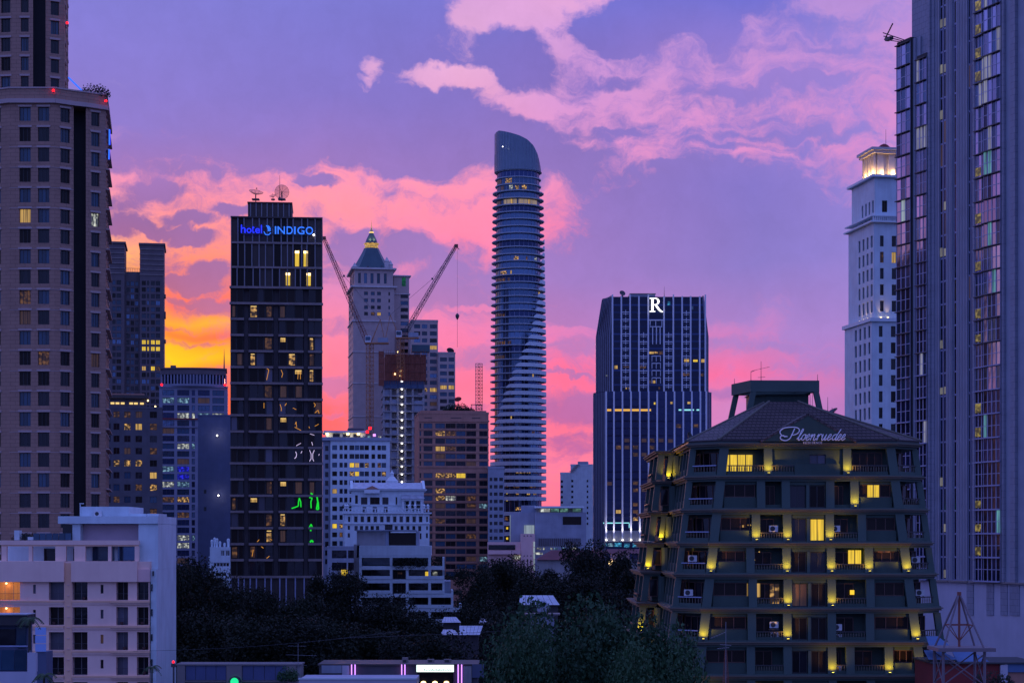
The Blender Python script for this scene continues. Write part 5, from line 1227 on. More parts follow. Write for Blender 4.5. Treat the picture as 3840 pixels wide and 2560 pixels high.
# ------------------------------------------------------------------ round tower with the spiral of balconies
def round_tower():
    D = 1000.0; xc = X(1943, D); k = D / FPX
    root = thing('round_tower', 'tall rounded glass tower ringed by balconies with a slanted blade-like crown', 'tower', (xc, D, 0))
    z = lambda py: Z(py, D)
    r = random.Random(71)
    def scale(py): return .90 + .10 * min(1, max(0, (py - 640) / 700.0))
    def pt(rad, th, sy=1.0): return (rad * math.sin(th), -rad * math.cos(th) * sy)      # th = 0 faces the viewer, positive to the right
    NS = 44
    floors = [651 + 26.05 * i for i in range(48)]
    low = [1893, 1931, 1968, 2006]
    core = 87 * k
    bound = [(900, 106), (1015, 90), (1096, 80), (1163, 68), (1214, 56), (1267, 42), (1322, 18), (1370, -6), (1425, -33), (1477, -52), (1532, -68), (1583, -83), (1630, -98), (1700, -120), (2100, -120)]
    def theta0(py):
        for (a, v), (b, w) in zip(bound[:-1], bound[1:]):
            if a <= py <= b:
                p = v + (w - v) * (py - a) / (b - a); return math.asin(max(-1, min(1, p / 106.0))) if p > -100 else R(-110)
        return None
    for i, py in enumerate(floors):
        s = scale(py); R0 = core * s; zt, zb = z(py), z(py + 26.05)
        # glass ring of this storey
        mb = MB(); ring = [pt(R0, 6.283185 * j / NS) for j in range(NS)]
        mb.prism(ring, zb + .02, zt - .02); mb.build('glass_storey', 'glass_blue' if i % 5 else 'glass_deep', root)
        # balcony slab
        out = (105 if i > 2 else 95) * k * s
        poly = [pt(out * (1 + .012 * math.sin(j * 3.1 + i * .7)), 6.283185 * j / NS) for j in range(NS)]
        mb = MB(); mb.prism(poly, zt - .22, zt + .26); mb.build('balcony_slab', 'slab_blue', root)
        t0 = theta0(py)
        if t0 is not None:
            n = 34; t1 = R(165); a, b = [], []
            mb = MB()
            for j in range(n):
                ta, tb = t0 + (t1 - t0) * j / n, t0 + (t1 - t0) * (j + 1) / n
                ha = .28 + 1.35 * min(1, (ta - t0) / R(7)); hb = .28 + 1.35 * min(1, (tb - t0) / R(7))
                A, B, C, E = pt(out + .12, ta), pt(out + .12, tb), pt(out - .35, tb), pt(out - .35, ta)
                mb.add([(*A, zt - .3), (*B, zt - .3), (*C, zt - .3), (*E, zt - .3), (*A, zt + ha), (*B, zt + hb), (*C, zt + hb), (*E, zt + ha)], ((0, 3, 2, 1), (4, 5, 6, 7), (0, 1, 5, 4), (2, 3, 7, 6)) + (((3, 0, 4, 7),) if j == 0 else ()))
            mb.build('balcony_parapet', 'white_trim', root)
    for j in range(30):      # mullions up the glass
        th = 6.283185 * j / 30 + .05; a, b = pt(core * .90 + .06, th), pt(core + .06, th)
        mb = MB(); mb.tube((*b, 20), (*b, z(1340)), .11, 4); mb.tube((*b, z(1340)), (*a, z(655)), .11, 4); mb.build('mullion', 'frame_blue', root)
    # podium storeys with lit rooms
    for i, (a, b) in enumerate(((1896, 1931), (1931, 1968), (1968, 2006), (2006, 2060))):
        mb = MB(); mb.prism([pt(core * .99, 6.283185 * j / NS) for j in range(NS)], z(b) + .02, z(a) - .02); mb.build('glass_storey', 'glass_deep', root)
        mb = MB(); mb.prism([pt(103 * k, 6.283185 * j / NS) for j in range(NS)], z(b) - .3, z(b) + 1.6); mb.build('balcony_slab', 'white_trim', root)
    mb = MB(); mb.prism([pt(100 * k, 6.283185 * j / NS) for j in range(NS)], 0, z(2060)); mb.build('podium', 'concrete_blue', root)
    # lit rooms: short arcs of window standing just proud of the glass
    def room(p0, p1, py0, py1, m):
        s = scale(py0) * core; n = 3
        f = lambda p: math.asin(max(-.99, min(.99, (p - 1943) * k / s)))
        mb = MB(); ts = [f(p0) + (f(p1) - f(p0)) * j / n for j in range(n + 1)]
        for a, b in zip(ts[:-1], ts[1:]):
            mb.loft([(*pt(s + .12, a), z(py1)), (*pt(s + .12, b), z(py1)), (*pt(s - .2, b), z(py1)), (*pt(s - .2, a), z(py1))], [(*pt(s + .12, a), z(py0)), (*pt(s + .12, b), z(py0)), (*pt(s - .2, b), z(py0)), (*pt(s - .2, a), z(py0))])
        mb.build('lit_window', m, root)
    for q in ((1896, 1919, 682, 698, 'lit_room'), (1866, 1880, 682, 698, 'lit_dim'), (1910, 1924, 708, 724, 'lit_white'), (1932, 1945, 710, 724, 'lit_room'), (1957, 1974, 708, 724, 'lit_room'), (1880, 1890, 708, 724, 'lit_faint'),
              (1863, 1878, 761, 778, 'lit_faint'), (1890, 1912, 760, 778, 'lit_dimw'), (1913, 1922, 760, 778, 'lit_warm'), (1925, 1938, 760, 778, 'lit_dimw'), (1944, 1978, 760, 778, 'lit_dimw'), (1979, 1986, 760, 778, 'lit_warm'), (1988, 2012, 760, 778, 'lit_dimw'),
              (1927, 1944, 972, 988, 'lit_room'), (1972, 1977, 972, 988, 'lit_dim'), (2004, 2012, 972, 988, 'lit_white'), (1878, 1900, 1025, 1040, 'lit_room'), (1914, 1919, 1025, 1040, 'lit_warm'), (1868, 1895, 1051, 1066, 'lit_dim'), (1904, 1912, 1051, 1066, 'lit_faint'),
              (1866, 1894, 1182, 1197, 'lit_dim'), (1866, 1896, 1286, 1301, 'lit_dim'), (1905, 1917, 1286, 1301, 'lit_dim'), (1864, 1892, 1338, 1352, 'lit_faint'), (1996, 2000, 1400, 1418, 'lit_warm'), (1915, 1919, 1565, 1580, 'lit_warm'), (1994, 2004, 1620, 1634, 'lit_dim'), (2018, 2024, 1100, 1112, 'lit_warm'), (2019, 2024, 1180, 1192, 'lit_dim'),
              (1934, 1985, 1902, 1914, 'lit_room'), (1998, 2016, 1902, 1914, 'lit_room'), (1893, 1905, 1938, 1950, 'lit_dim'), (1926, 1990, 1938, 1950, 'lit_dim'), (2000, 2007, 1938, 1952, 'lit_warm'), (1930, 1975, 1974, 1988, 'lit_dim'), (1976, 1985, 1972, 1986, 'lit_warm'), (2000, 2010, 1972, 1988, 'lit_dim'), (1899, 1905, 1976, 1984, 'lit_yellow'), (1899, 1905, 2014, 2022, 'lit_yellow'),
              (1933, 1988, 1763, 1776, 'lit_room'), (2000, 2015, 1763, 1776, 'lit_dim'), (1893, 1905, 1816, 1828, 'lit_dim'), (1926, 1948, 1816, 1830, 'lit_dim'), (1985, 2008, 1816, 1830, 'lit_dim'), (1935, 1945, 1843, 1856, 'lit_room'), (1975, 1986, 1842, 1856, 'lit_warm'), (2000, 2010, 1842, 1856, 'lit_room'), (1899, 1904, 1846, 1853, 'lit_yellow'), (1899, 1904, 1872, 1879, 'lit_yellow')):
        room(*q)
    # crown: a shell whose rim falls from left to right
    rim = [(1850, 507), (1857, 503), (1866, 500), (1905, 513), (1945, 526), (1975, 540), (1998, 560), (2013, 588), (2021, 616), (2027, 650), (2040, 660)]
    def top(px):
        for (a, v), (b, w) in zip(rim[:-1], rim[1:]):
            if a <= px <= b: return v + (w - v) * (px - a) / (b - a)
        return rim[0][1] if px < rim[0][0] else 655
    Rc = 89 * k
    def band(f0, f1, name, m, rr):
        mb = MB(); N = 64
        P = []
        for j in range(N):
            th = 6.283185 * j / N; x, y = pt(rr, th); px = 1943 - 3 + x / k; h = 650 - min(650, top(px))
            P.append(((x, y, z(650 - h * f0)), (x * .995, y, z(650 - h * f1)), (x * .95, y * .95, z(650 - h * f0)), (x * .945, y * .95, z(650 - h * f1))))
        for j in range(N):
            a, b = P[j], P[(j + 1) % N]
            mb.quad(a[0], b[0], b[1], a[1]); mb.quad(b[2], a[2], a[3], b[3]); mb.quad(a[1], b[1], b[3], a[3])
        return mb.build(name, m, root)
    band(0, .46, 'crown_base', 'crown_metal', Rc); band(.462, 1.0, 'crown_blade', 'crown_metal', Rc - .15)
    for j in range(22):      # joints between the crown's panels
        th = R(-85 + 170 * j / 21); x, y = pt(Rc + .02, th); px = 1940 + x / k; h = 650 - top(px)
        if h < 6: continue
        mb = MB(); mb.tube((x, y, z(650)), (x, y, z(650 - h)), .07, 3); mb.build('panel_joint', 'frame_blue', root)
    lamp_ball('roof_lamp', 'tiny white lamp on the crown of the round tower', 'lamp', (X(1885, 985), 986.5, Z(551, 987)), .25, 'lamp_white')
glow('lit_dimw', (1.0, .74, .50), .30, 'curtain', 3.0, .5)
round_tower()

# ------------------------------------------------------------------ blue office tower with the white R
def r_tower():
    D = 900.0; xc = X(2448, D); k = D / FPX
    root = thing('ribbed_tower', 'dark blue tower with white vertical ribs and a lit white letter at its top', 'tower', (xc, D, 0))
    lx = lambda px: X(px, D) - xc
    z = lambda py: Z(py, D)
    r = random.Random(81)
    low = [(lx(2268), 0), (lx(2650), 0), (lx(2669), 4), (lx(2660), 40), (lx(2245), 40), (lx(2229), 8)]
    up = [(lx(2286), .6), (lx(2648), .6), (lx(2658), 4), (lx(2648), 38), (lx(2255), 38), (lx(2239), 8)]
    top = [(lx(2296), .6), (lx(2636), .6), (lx(2640), 4), (lx(2634), 36), (lx(2280), 36), (lx(2262), 8)]
    mb = MB(); mb.prism(low, 0, z(1468)); mb.build('lower_shaft', 'glass_navy', root)
    mb = MB(); mb.prism(up, z(1468) + .01, z(1258)); mb.loft([(x, y, z(1258) + .01) for x, y in up], [(x, y, z(1112)) for x, y in top]); mb.build('upper_shaft', 'glass_navy', root)
    # storey lines
    for i in range(34):
        py = 1140 + 27.2 * i
        a, b = (2296, 2640) if py < 1468 else (2270, 2650)
        mb = MB(); mb.box(lx(a), (.52 if py < 1468 else -.08), z(py + 6), lx(b), (.595 if py < 1468 else -.006), z(py)); mb.build('spandrel', 'glass_deep', root)
    ribs_up = [2297, 2330, 2363, 2396, 2431, 2490, 2525, 2558, 2590, 2624, 2645]
    ribs_lo = [2273, 2302, 2334, 2366, 2399, 2432, 2464, 2497, 2529, 2562, 2594, 2626, 2648]
    for px in ribs_up:
        mb = MB(); mb.box(lx(px) - .34, -.1, z(1467), lx(px) + .34, .5, z(1112 - (8 if px % 2 else 2))); mb.build('rib', 'fin_white', root)
    for px in ribs_lo:
        mb = MB(); mb.box(lx(px) - .36, -.75, z(2022), lx(px) + .36, -.1, z(1467)); mb.build('rib', 'fin_white', root)
    # pleated left corner
    for i in range(8):
        t = i / 7.0; p = (low[5][0] * (1 - t) + low[0][0] * t, low[5][1] * (1 - t) + low[0][1] * t)
        mb = MB(); mb.tube((*p, 0), (*p, z(1470)), .42, 4); mb.build('pleat', 'pleat_blue', root)
        q = (up[5][0] * (1 - t) + up[0][0] * t, up[5][1] * (1 - t) + up[0][1] * t); q2 = (top[5][0] * (1 - t) + top[0][0] * t, top[5][1] * (1 - t) + top[0][1] * t)
        mb = MB(); mb.tube((*q, z(1470)), (*q, z(1258)), .40, 4); mb.tube((*q, z(1258)), (*q2, z(1106 + 10 * (1 - t))), .40, 4); mb.build('pleat', 'pleat_blue', root)
    for i in range(3):
        t = i / 2.0; p = (low[1][0] * (1 - t) + low[2][0] * t, low[1][1] * (1 - t) + low[2][1] * t)
        mb = MB(); mb.tube((*p, 0), (*p, z(1468)), .4, 4); mb.build('pleat', 'pleat_blue', root)
        q = (up[1][0] * (1 - t) + up[2][0] * t, up[1][1] * (1 - t) + up[2][1] * t); q2 = (top[1][0] * (1 - t) + top[2][0] * t, top[1][1] * (1 - t) + top[2][1] * t)
        mb = MB(); mb.tube((*q, z(1470)), (*q, z(1258)), .4, 4); mb.tube((*q, z(1258)), (*q2, z(1108)), .4, 4); mb.build('pleat', 'pleat_blue', root)
    # white window frames between chosen ribs
    def ladder(a, b, pys):
        for py in pys:
            mb = MB(); x0, x1, xm = lx(a) + .4, lx(b) - .4, (lx(a) + lx(b)) / 2
            zz = z(py)
            mb.box(x0, .1, zz - .16, x1, .45, zz + .16); mb.box(x0 + .3, .15, zz - .95, x1 - .3, .4, zz - .75); mb.box(xm - .14, .16, zz - 1.5, xm + .14, .39, zz + 1.0)
            mb.build('window_frame', 'fin_white', root)
    R27 = lambda a, n: [a + 27.2 * i for i in range(n)]
    ladder(2330, 2363, R27(1170, 11)); ladder(2558, 2590, R27(1172, 11)); ladder(2396, 2431, R27(1254, 8)); ladder(2490, 2525, R27(1254, 8))
    for py in R27(1333, 4):
        mb = MB(); mb.box(lx(2444), .1, z(py + 22), lx(2446), .45, z(py)); mb.box(lx(2476), .1, z(py + 22), lx(2478), .45, z(py)); mb.box(lx(2446) + .01, .12, z(py + 3), lx(2476) - .01, .44, z(py)); mb.box(lx(2460), .14, z(py + 22), lx(2462), .42, z(py + 3.5)); mb.build('window_frame', 'fin_white', root)
    mb = MB(); mb.box(lx(2431), .1, z(1202), lx(2490), .45, z(1198)); mb.build('window_frame', 'fin_white', root)
    mb = MB(); mb.box(lx(2437), .1, z(1226), lx(2483), .45, z(1223)); mb.build('window_frame', 'fin_white', root)
    for a in (2437, 2481, 2458):
        mb = MB(); mb.box(lx(a), .12, z(1222), lx(a) + .3, .44, z(1203)); mb.build('window_frame', 'fin_white', root)
    for a in (2446, 2460, 2474):
        mb = MB(); mb.box(lx(a), .12, z(1290), lx(a) + .4, .44, z(1227)); mb.build('window_frame', 'fin_white', root)
    # lit windows
    def lw(a, b, t, bt, m): mb = MB(); y = .3 if t < 1468 else -.25; mb.box(lx(a), y, z(bt), lx(b), y + .2, z(t)); mb.build('lit_window', m, root)
    lits = [(2432, 2452, 1318, 1326, 'lit_warm'), (2454, 2466, 1318, 1326, 'lit_room'), (2470, 2486, 1316, 1328, 'lit_dim'), (2566, 2584, 1346, 1356, 'lit_warm'), (2600, 2616, 1348, 1356, 'lit_yellow'), (2630, 2647, 1346, 1358, 'lit_warm'), (2305, 2316, 1370, 1382, 'lit_warm'), (2400, 2422, 1372, 1380, 'lit_dim'), (2560, 2586, 1398, 1408, 'lit_dim'), (2628, 2638, 1400, 1410, 'lit_dim'), (2448, 2458, 1426, 1436, 'lit_warm'), (2338, 2364, 1372, 1378, 'lit_faint'), (2433, 2446, 1426, 1436, 'lit_faint'),
            (2504, 2514, 1130, 1144, 'lit_cyan'), (2588, 2600, 1148, 1160, 'lit_faintb'), (2271, 2277, 1405, 1410, 'lit_white'), (2346, 2351, 1452, 1458, 'lit_warm'), (2358, 2364, 1452, 1458, 'lit_warm'), (2470, 2476, 1450, 1458, 'lit_dim'), (2452, 2458, 1508, 1516, 'lit_yellow'), (2514, 2522, 1506, 1514, 'lit_warm'), (2578, 2590, 1506, 1514, 'lit_warm')]
    for a, b in ((2276, 2292), (2305, 2332), (2336, 2363), (2368, 2397), (2401, 2430), (2434, 2441)): lits.append((a, b, 1533, 1541, 'strip_warm3'))
    for a, b in ((2545, 2555), (2566, 2592), (2596, 2602), (2612, 2622)): lits.append((a, b, 1534, 1539, 'strip_cyan'))
    cells = [(2302, 3), (2334, 1), (2366, 4), (2399, 2), (2432, 3), (2464, 2), (2497, 1), (2529, 2), (2562, 1), (2594, 2)]
    for px, py, m in ((2536, 1590, 'lit_dim'), (2600, 1590, 'lit_dim'), (2436, 1644, 'lit_dim'), (2406, 1644, 'lit_faint'), (2342, 1644, 'lit_faint'), (2470, 1644, 'lit_faint'), (2505, 1646, 'lit_faint'), (2310, 1670, 'lit_dim'), (2342, 1670, 'lit_faint'), (2374, 1670, 'lit_dim'), (2436, 1670, 'lit_dim'), (2374, 1697, 'lit_dim'), (2406, 1697, 'lit_faint'), (2374, 1804, 'lit_dim'), (2374, 1831, 'lit_dim'), (2374, 1884, 'lit_dim'), (2374, 1911, 'lit_dim'), (2310, 1911, 'lit_warm'), (2374, 1938, 'lit_room'), (2436, 1778, 'lit_dim'), (2276, 1806, 'lit_faint'), (2406, 1830, 'lit_faint')):
        lits.append((px, px + 18, py, py + 13, m))
    lits += [(2262, 2300, 1958, 1962, 'strip_cyan'), (2306, 2360, 1958, 1961, 'strip_cyan'), (2262, 2276, 2036, 2046, 'lit_cyan'), (2280, 2300, 2036, 2048, 'lit_cool'), (2304, 2330, 2034, 2048, 'lit_cyan'), (2340, 2362, 2036, 2052, 'lit_cyan'), (2372, 2396, 2036, 2050, 'lit_cyan'), (2358, 2361, 1962, 1978, 'strip_cyan')]
    for q in lits: lw(*q)
    # lobby storey and lamps at the foot of the ribs
    mb = MB(); mb.box(lx(2270), -.3, z(2030), lx(2640), -.012, z(1988)); mb.build('lobby_band', 'concrete', root)
    for px in (2273, 2302, 2334, 2366, 2399, 2432):
        mb = MB(); mb.box(-.35, -.3, -.3, .35, .3, .15); f = mb.build('rib_lamp', 'lamp_white', root, (lx(px), -1.5, z(2023)))
        l = bpy.data.lights.new('rib_lamp_beam', 'SPOT'); l.energy = 9000; l.color = (.95, .88, 1); l.spot_size = R(34); l.spot_blend = 1; l.shadow_soft_size = .3
        o = link('rib_lamp_beam', l, f, (0, -.4, .3)); o.rotation_euler = (R(180 - 5), 0, 0)
    # roof
    mb = MB(); mb.box(lx(2360), 2, z(1112) + .01, lx(2458), 20, z(1101)); mb.build('plant_room', 'concrete_blue', root)
    mb = MB(); mb.box(lx(2362), 1.6, z(1101) + .01, lx(2460), 20.5, z(1098)); mb.build('plant_roof', 'slab_grey', root)
    mb = MB(); mb.tube((lx(2494), 5, z(1112)), (lx(2494), 5, z(1068)), .2, 4, .05); mb.build('mast', 'steel_dark', root)
    t = thing('satellite_dish', 'dish on the roof of the ribbed blue tower', 'satellite dish', (X(2333, 905), 905, Z(1106, 905)))
    dish('bowl', t, (0, 0, .6), 1.4, R(60), R(20), 'steel_dark'); mb = MB(); mb.box(-.5, -.5, -1.2, .5, .5, -.3); mb.build('stand', 'steel_dark', t)
    # the letter, drawn as serifed strokes
    def P(u, v): return (lx(2433 + 52 * u), z(1170 - 52 * v))
    mb = MB()
    def plate(pts): mb.loft([(x, -.9, zz) for x, zz in pts], [(x, -1.25, zz) for x, zz in pts])
    plate([P(.17, .03), P(.33, .03), P(.33, .97), P(.17, .97)]); plate([P(.04, 0), P(.46, 0), P(.46, .055), P(.04, .055)]); plate([P(.04, .945), P(.5, .945), P(.5, 1), P(.04, 1)])
    o_, i_ = [], []
    for j in range(13):
        a = R(90 - 180 * j / 12); o_.append(P(.46 + .30 * math.cos(a), .745 + .255 * math.sin(a))); i_.append(P(.46 + .155 * math.cos(a), .745 + .20 * math.sin(a)))
    for a in range(12): plate([o_[a], o_[a + 1], i_[a + 1], i_[a]])
    plate([P(.33, .49), P(.48, .49), P(.48, .545), P(.33, .545)])
    leg = [(.40, .50, .56, .50), (.52, .33, .68, .35), (.64, .16, .80, .18), (.78, .03, .92, .07), (.97, -.03, 1.03, .02)]
    for (a, b, c, d), (e, f, g_, h) in zip(leg[:-1], leg[1:]): plate([P(a, b), P(e, f), P(g_, h), P(c, d)])
    mb.build('sign_letter', 'sign_white', root)
glow('strip_warm3', (1.0, 0.52, 0.08), 0.8); glow('lit_faintb', (.3, .55, 1.0), .18, 'room', 1, .2)
r_tower()

# ------------------------------------------------------------------ far white blocks, grey slab, low shops
rt, lx_, lz_ = grid_tower('far_white_block', 'small far white apartment block, lower one left of the ribbed tower', 'building', 2101, 2150, 1778, 1120, 20, [(2103, 2111, 1)], rows_of(1800, 19.5, 9, 9), wall='white_paint', seed=4, parapet=1.2, rz=-4)
rt, lx_, lz_ = grid_tower('far_white_block', 'far white apartment block with ragged roof edge touching the ribbed tower', 'building', 2140, 2236, 1745, 1100, 24, [(2142, 2150, 1), (2200, 2206, 1)], rows_of(1798, 20, 9, 9), wall='white_paint', seed=4, parapet=.8, rz=-4)
mb = MB(); mb.box(lx_(2166), 2, lz_(1745) + .01, lx_(2204), 14, lz_(1729)); mb.build('roof_storey', 'concrete_blue', rt)
for i in range(5):
    mb = MB(); mb.box(lx_(2136 + 6 * i), -.8, lz_(1768 - 6 * i), lx_(2150 + 6 * i), 3, lz_(1765 - 6 * i)); mb.build('roof_ledge', 'concrete', rt)
grid_tower('grey_slab_block', 'narrow grey block squeezed between the brown block and the round tower', 'building', 1830, 1890, 1757, 780, 24, [(1836, 1846, 1), (1852, 1866, 1), (1872, 1886, 1)], rows_of(1790, 27.5, 13, 10), wall='concrete_blue', opts=(('glass_dark', 5), ('glass_curtain', 1)), seed=6, parapet=1.0)

def low_hall():
    D = 620.0
    root, lx, lz = grid_tower('grey_hall', 'blank blue-grey hall with a strip of bright lights under its flat roof', 'building', 2005, 2198, 1920, D, 40, [(2110, 2180, 1), (2020, 2180, 4)], [(1936, 1967)], wall='concrete_blue', opts=(('glass_smoke', 1),), fn=lambda r_, c_: c_ == 0, seed=3, parapet=0, fw=.1)
    mb = MB(); mb.box(lx(1913), 3, 0, lx(2004.5), 40, lz(1920)); mb.build('wing', 'concrete_blue', root)
    mb = MB(); mb.box(lx(1955), 5, lz(1920) + .01, lx(2010), 30, lz(1893)); mb.build('stair_head', 'concrete_blue', root)
    mb = MB(); mb.box(lx(2005), -1.5, lz(1904), lx(2190), 20, lz(1897)); mb.build('canopy_roof', 'white_trim', root)
    for a, b in ((2028, 2040), (2042, 2062), (2066, 2096), (2102, 2130), (2148, 2178)):
        mb = MB(); mb.box(lx(a), 1.0, lz(1918), lx(b), 1.1, lz(1906)); mb.build('lit_window', 'lit_white2' if b - a < 25 else 'lit_green', root)
    mb = MB(); mb.box(lx(2010), 2, lz(1919.9), lx(2186), 18, lz(1904.5)); mb.build('upper_storey', 'concrete', root)
    for i in range(22):
        a = 2020 + 160 * i / 22
        mb = MB(); mb.box(lx(a), -.25, lz(2046), lx(a + 4.2), -.01, lz(2017)); mb.build('louvre', 'dark_block', root)
    mb = MB(); mb.box(lx(1966), 2.6, lz(2012), lx(2004), 2.9, lz(1968)); mb.build('lit_window', 'lit_pale', root)
    mb = MB(); mb.box(lx(1912), 2.8, lz(2040), lx(1914), 2.99, lz(1930)); mb.build('light_strip', 'lit_pale', root)
    # market lights under the hall
    for a, b in ((2012, 2030), (2036, 2044), (2064, 2074), (2078, 2092), (2110, 2122), (2136, 2162)):
        mb = MB(); mb.box(lx(a), -1.5, lz(2060), lx(b), -1.3, lz(2052)); mb.build('lit_shopfront', 'lit_cool' if a % 4 else 'lit_white', root)
    # pinkish gate building on its left
    D2 = 600.0
    r2, lx, lz = grid_tower('pink_gate_building', 'low pinkish building with slots and a lit glass edge beside the trees', 'building', 1953, 2006, 2000, D2, 25, [(1963, 1967, 1), (1977, 1981, 1), (1989, 1993, 1)], [(2096, 2138)], wall='pale_pink', opts=(('glass_dark', 1),), seed=3, parapet=0, fw=.04)
    for py in (2006, 2081):
        for px in (1964, 1976, 1989):
            mb = MB(); mb.box(lx(px), -.05, lz(py + 4), lx(px + 4), -.004, lz(py)); mb.build('porthole', 'recess_dark', r2)
    mb = MB(); mb.box(lx(1828), 1, 0, lx(1952.5), 20, lz(2031)); mb.build('wing', 'pale_pink', r2)
    mb = MB(); mb.box(lx(1832), .6, lz(2060), lx(1932), .99, lz(2042)); mb.build('window_band', 'glass_dark', r2)
    mb = MB(); mb.box(lx(1830), -.5, lz(2077), lx(1952), .98, lz(2062)); mb.build('canopy', 'pale_pink', r2)
    mb = MB(); mb.box(lx(1924), .5, lz(2096), lx(1952), .7, lz(2081)); mb.build('lit_window', 'lit_white', r2)
    for i in range(5):
        mb = MB(); mb.box(lx(2000), -.4, lz(2138 - 22 * i), lx(2006), -.02, lz(2118 - 22 * i)); mb.build('lit_glass_strip', 'lit_pale', r2)
    # red-roofed house and lit stalls
    t = thing('red_roof_house', 'low house with a dark red tiled roof below the grey hall', 'house', (X(2080, 570), 570, 0))
    lx = lambda px: X(px, 570) - X(2080, 570); lz = lambda py: Z(py, 570)
    mb = MB(); mb.box(lx(2016), 0, 0, lx(2240), 16, lz(2098)); mb.build('wall', 'concrete', t)
    mb = MB(); mb.loft([(lx(2010), -1, lz(2098) + .01), (lx(2270), -1, lz(2098) + .01), (lx(2270), 17, lz(2098) + .01), (lx(2010), 17, lz(2098) + .01)], [(lx(2070), 7, lz(2062)), (lx(2262), 7, lz(2062)), (lx(2262), 10, lz(2062)), (lx(2070), 10, lz(2062))]); mb.build('roof', 'red_roof', t)
    mb = MB(); mb.box(lx(2006), -3, lz(2078), lx(2034), -2.8, lz(2070)); mb.build('lit_window', 'lit_white', t)
    t = thing('low_shop', 'low pale shop with lit awning left of the dark green residence', 'shop', (X(2330, 560), 560, 0))
    lx = lambda px: X(px, 560) - X(2330, 560); lz = lambda py: Z(py, 560)
    mb = MB(); mb.box(lx(2286), 0, 0, lx(2480), 16, lz(2096)); mb.build('wall', 'concrete', t)
    mb = MB(); mb.box(lx(2290), -.6, lz(2098), lx(2360), -.02, lz(2074)); mb.build('sign_board', 'pale_pink', t)
    mb = MB(); mb.loft([(lx(2270), -1, lz(2074)), (lx(2490), -1, lz(2074)), (lx(2490), 17, lz(2074)), (lx(2270), 17, lz(2074))], [(lx(2280), 7, lz(2058)), (lx(2480), 7, lz(2058)), (lx(2480), 10, lz(2058)), (lx(2280), 10, lz(2058))]); mb.build('roof', 'red_roof', t)
    mb = MB(); mb.box(lx(2282), -.9, lz(2115), lx(2296), -.6, lz(2100)); mb.build('shop_lamp', 'lamp_warm', t)
    for i in range(4):
        mb = MB(); mb.box(lx(2370 + 26 * i), -.1, lz(2108), lx(2390 + 26 * i), -.01, lz(2096)); mb.build('window', 'glass_curtain', t)
glow('lit_white2', (.9, .95, .85), .9, 'room', .8, .25); glow('lit_green', (.35, .8, .6), .55, 'room', .5, .15); glow('lit_pale', (.55, .68, .75), .5, 'curtain', 2.0, .5)
low_hall()

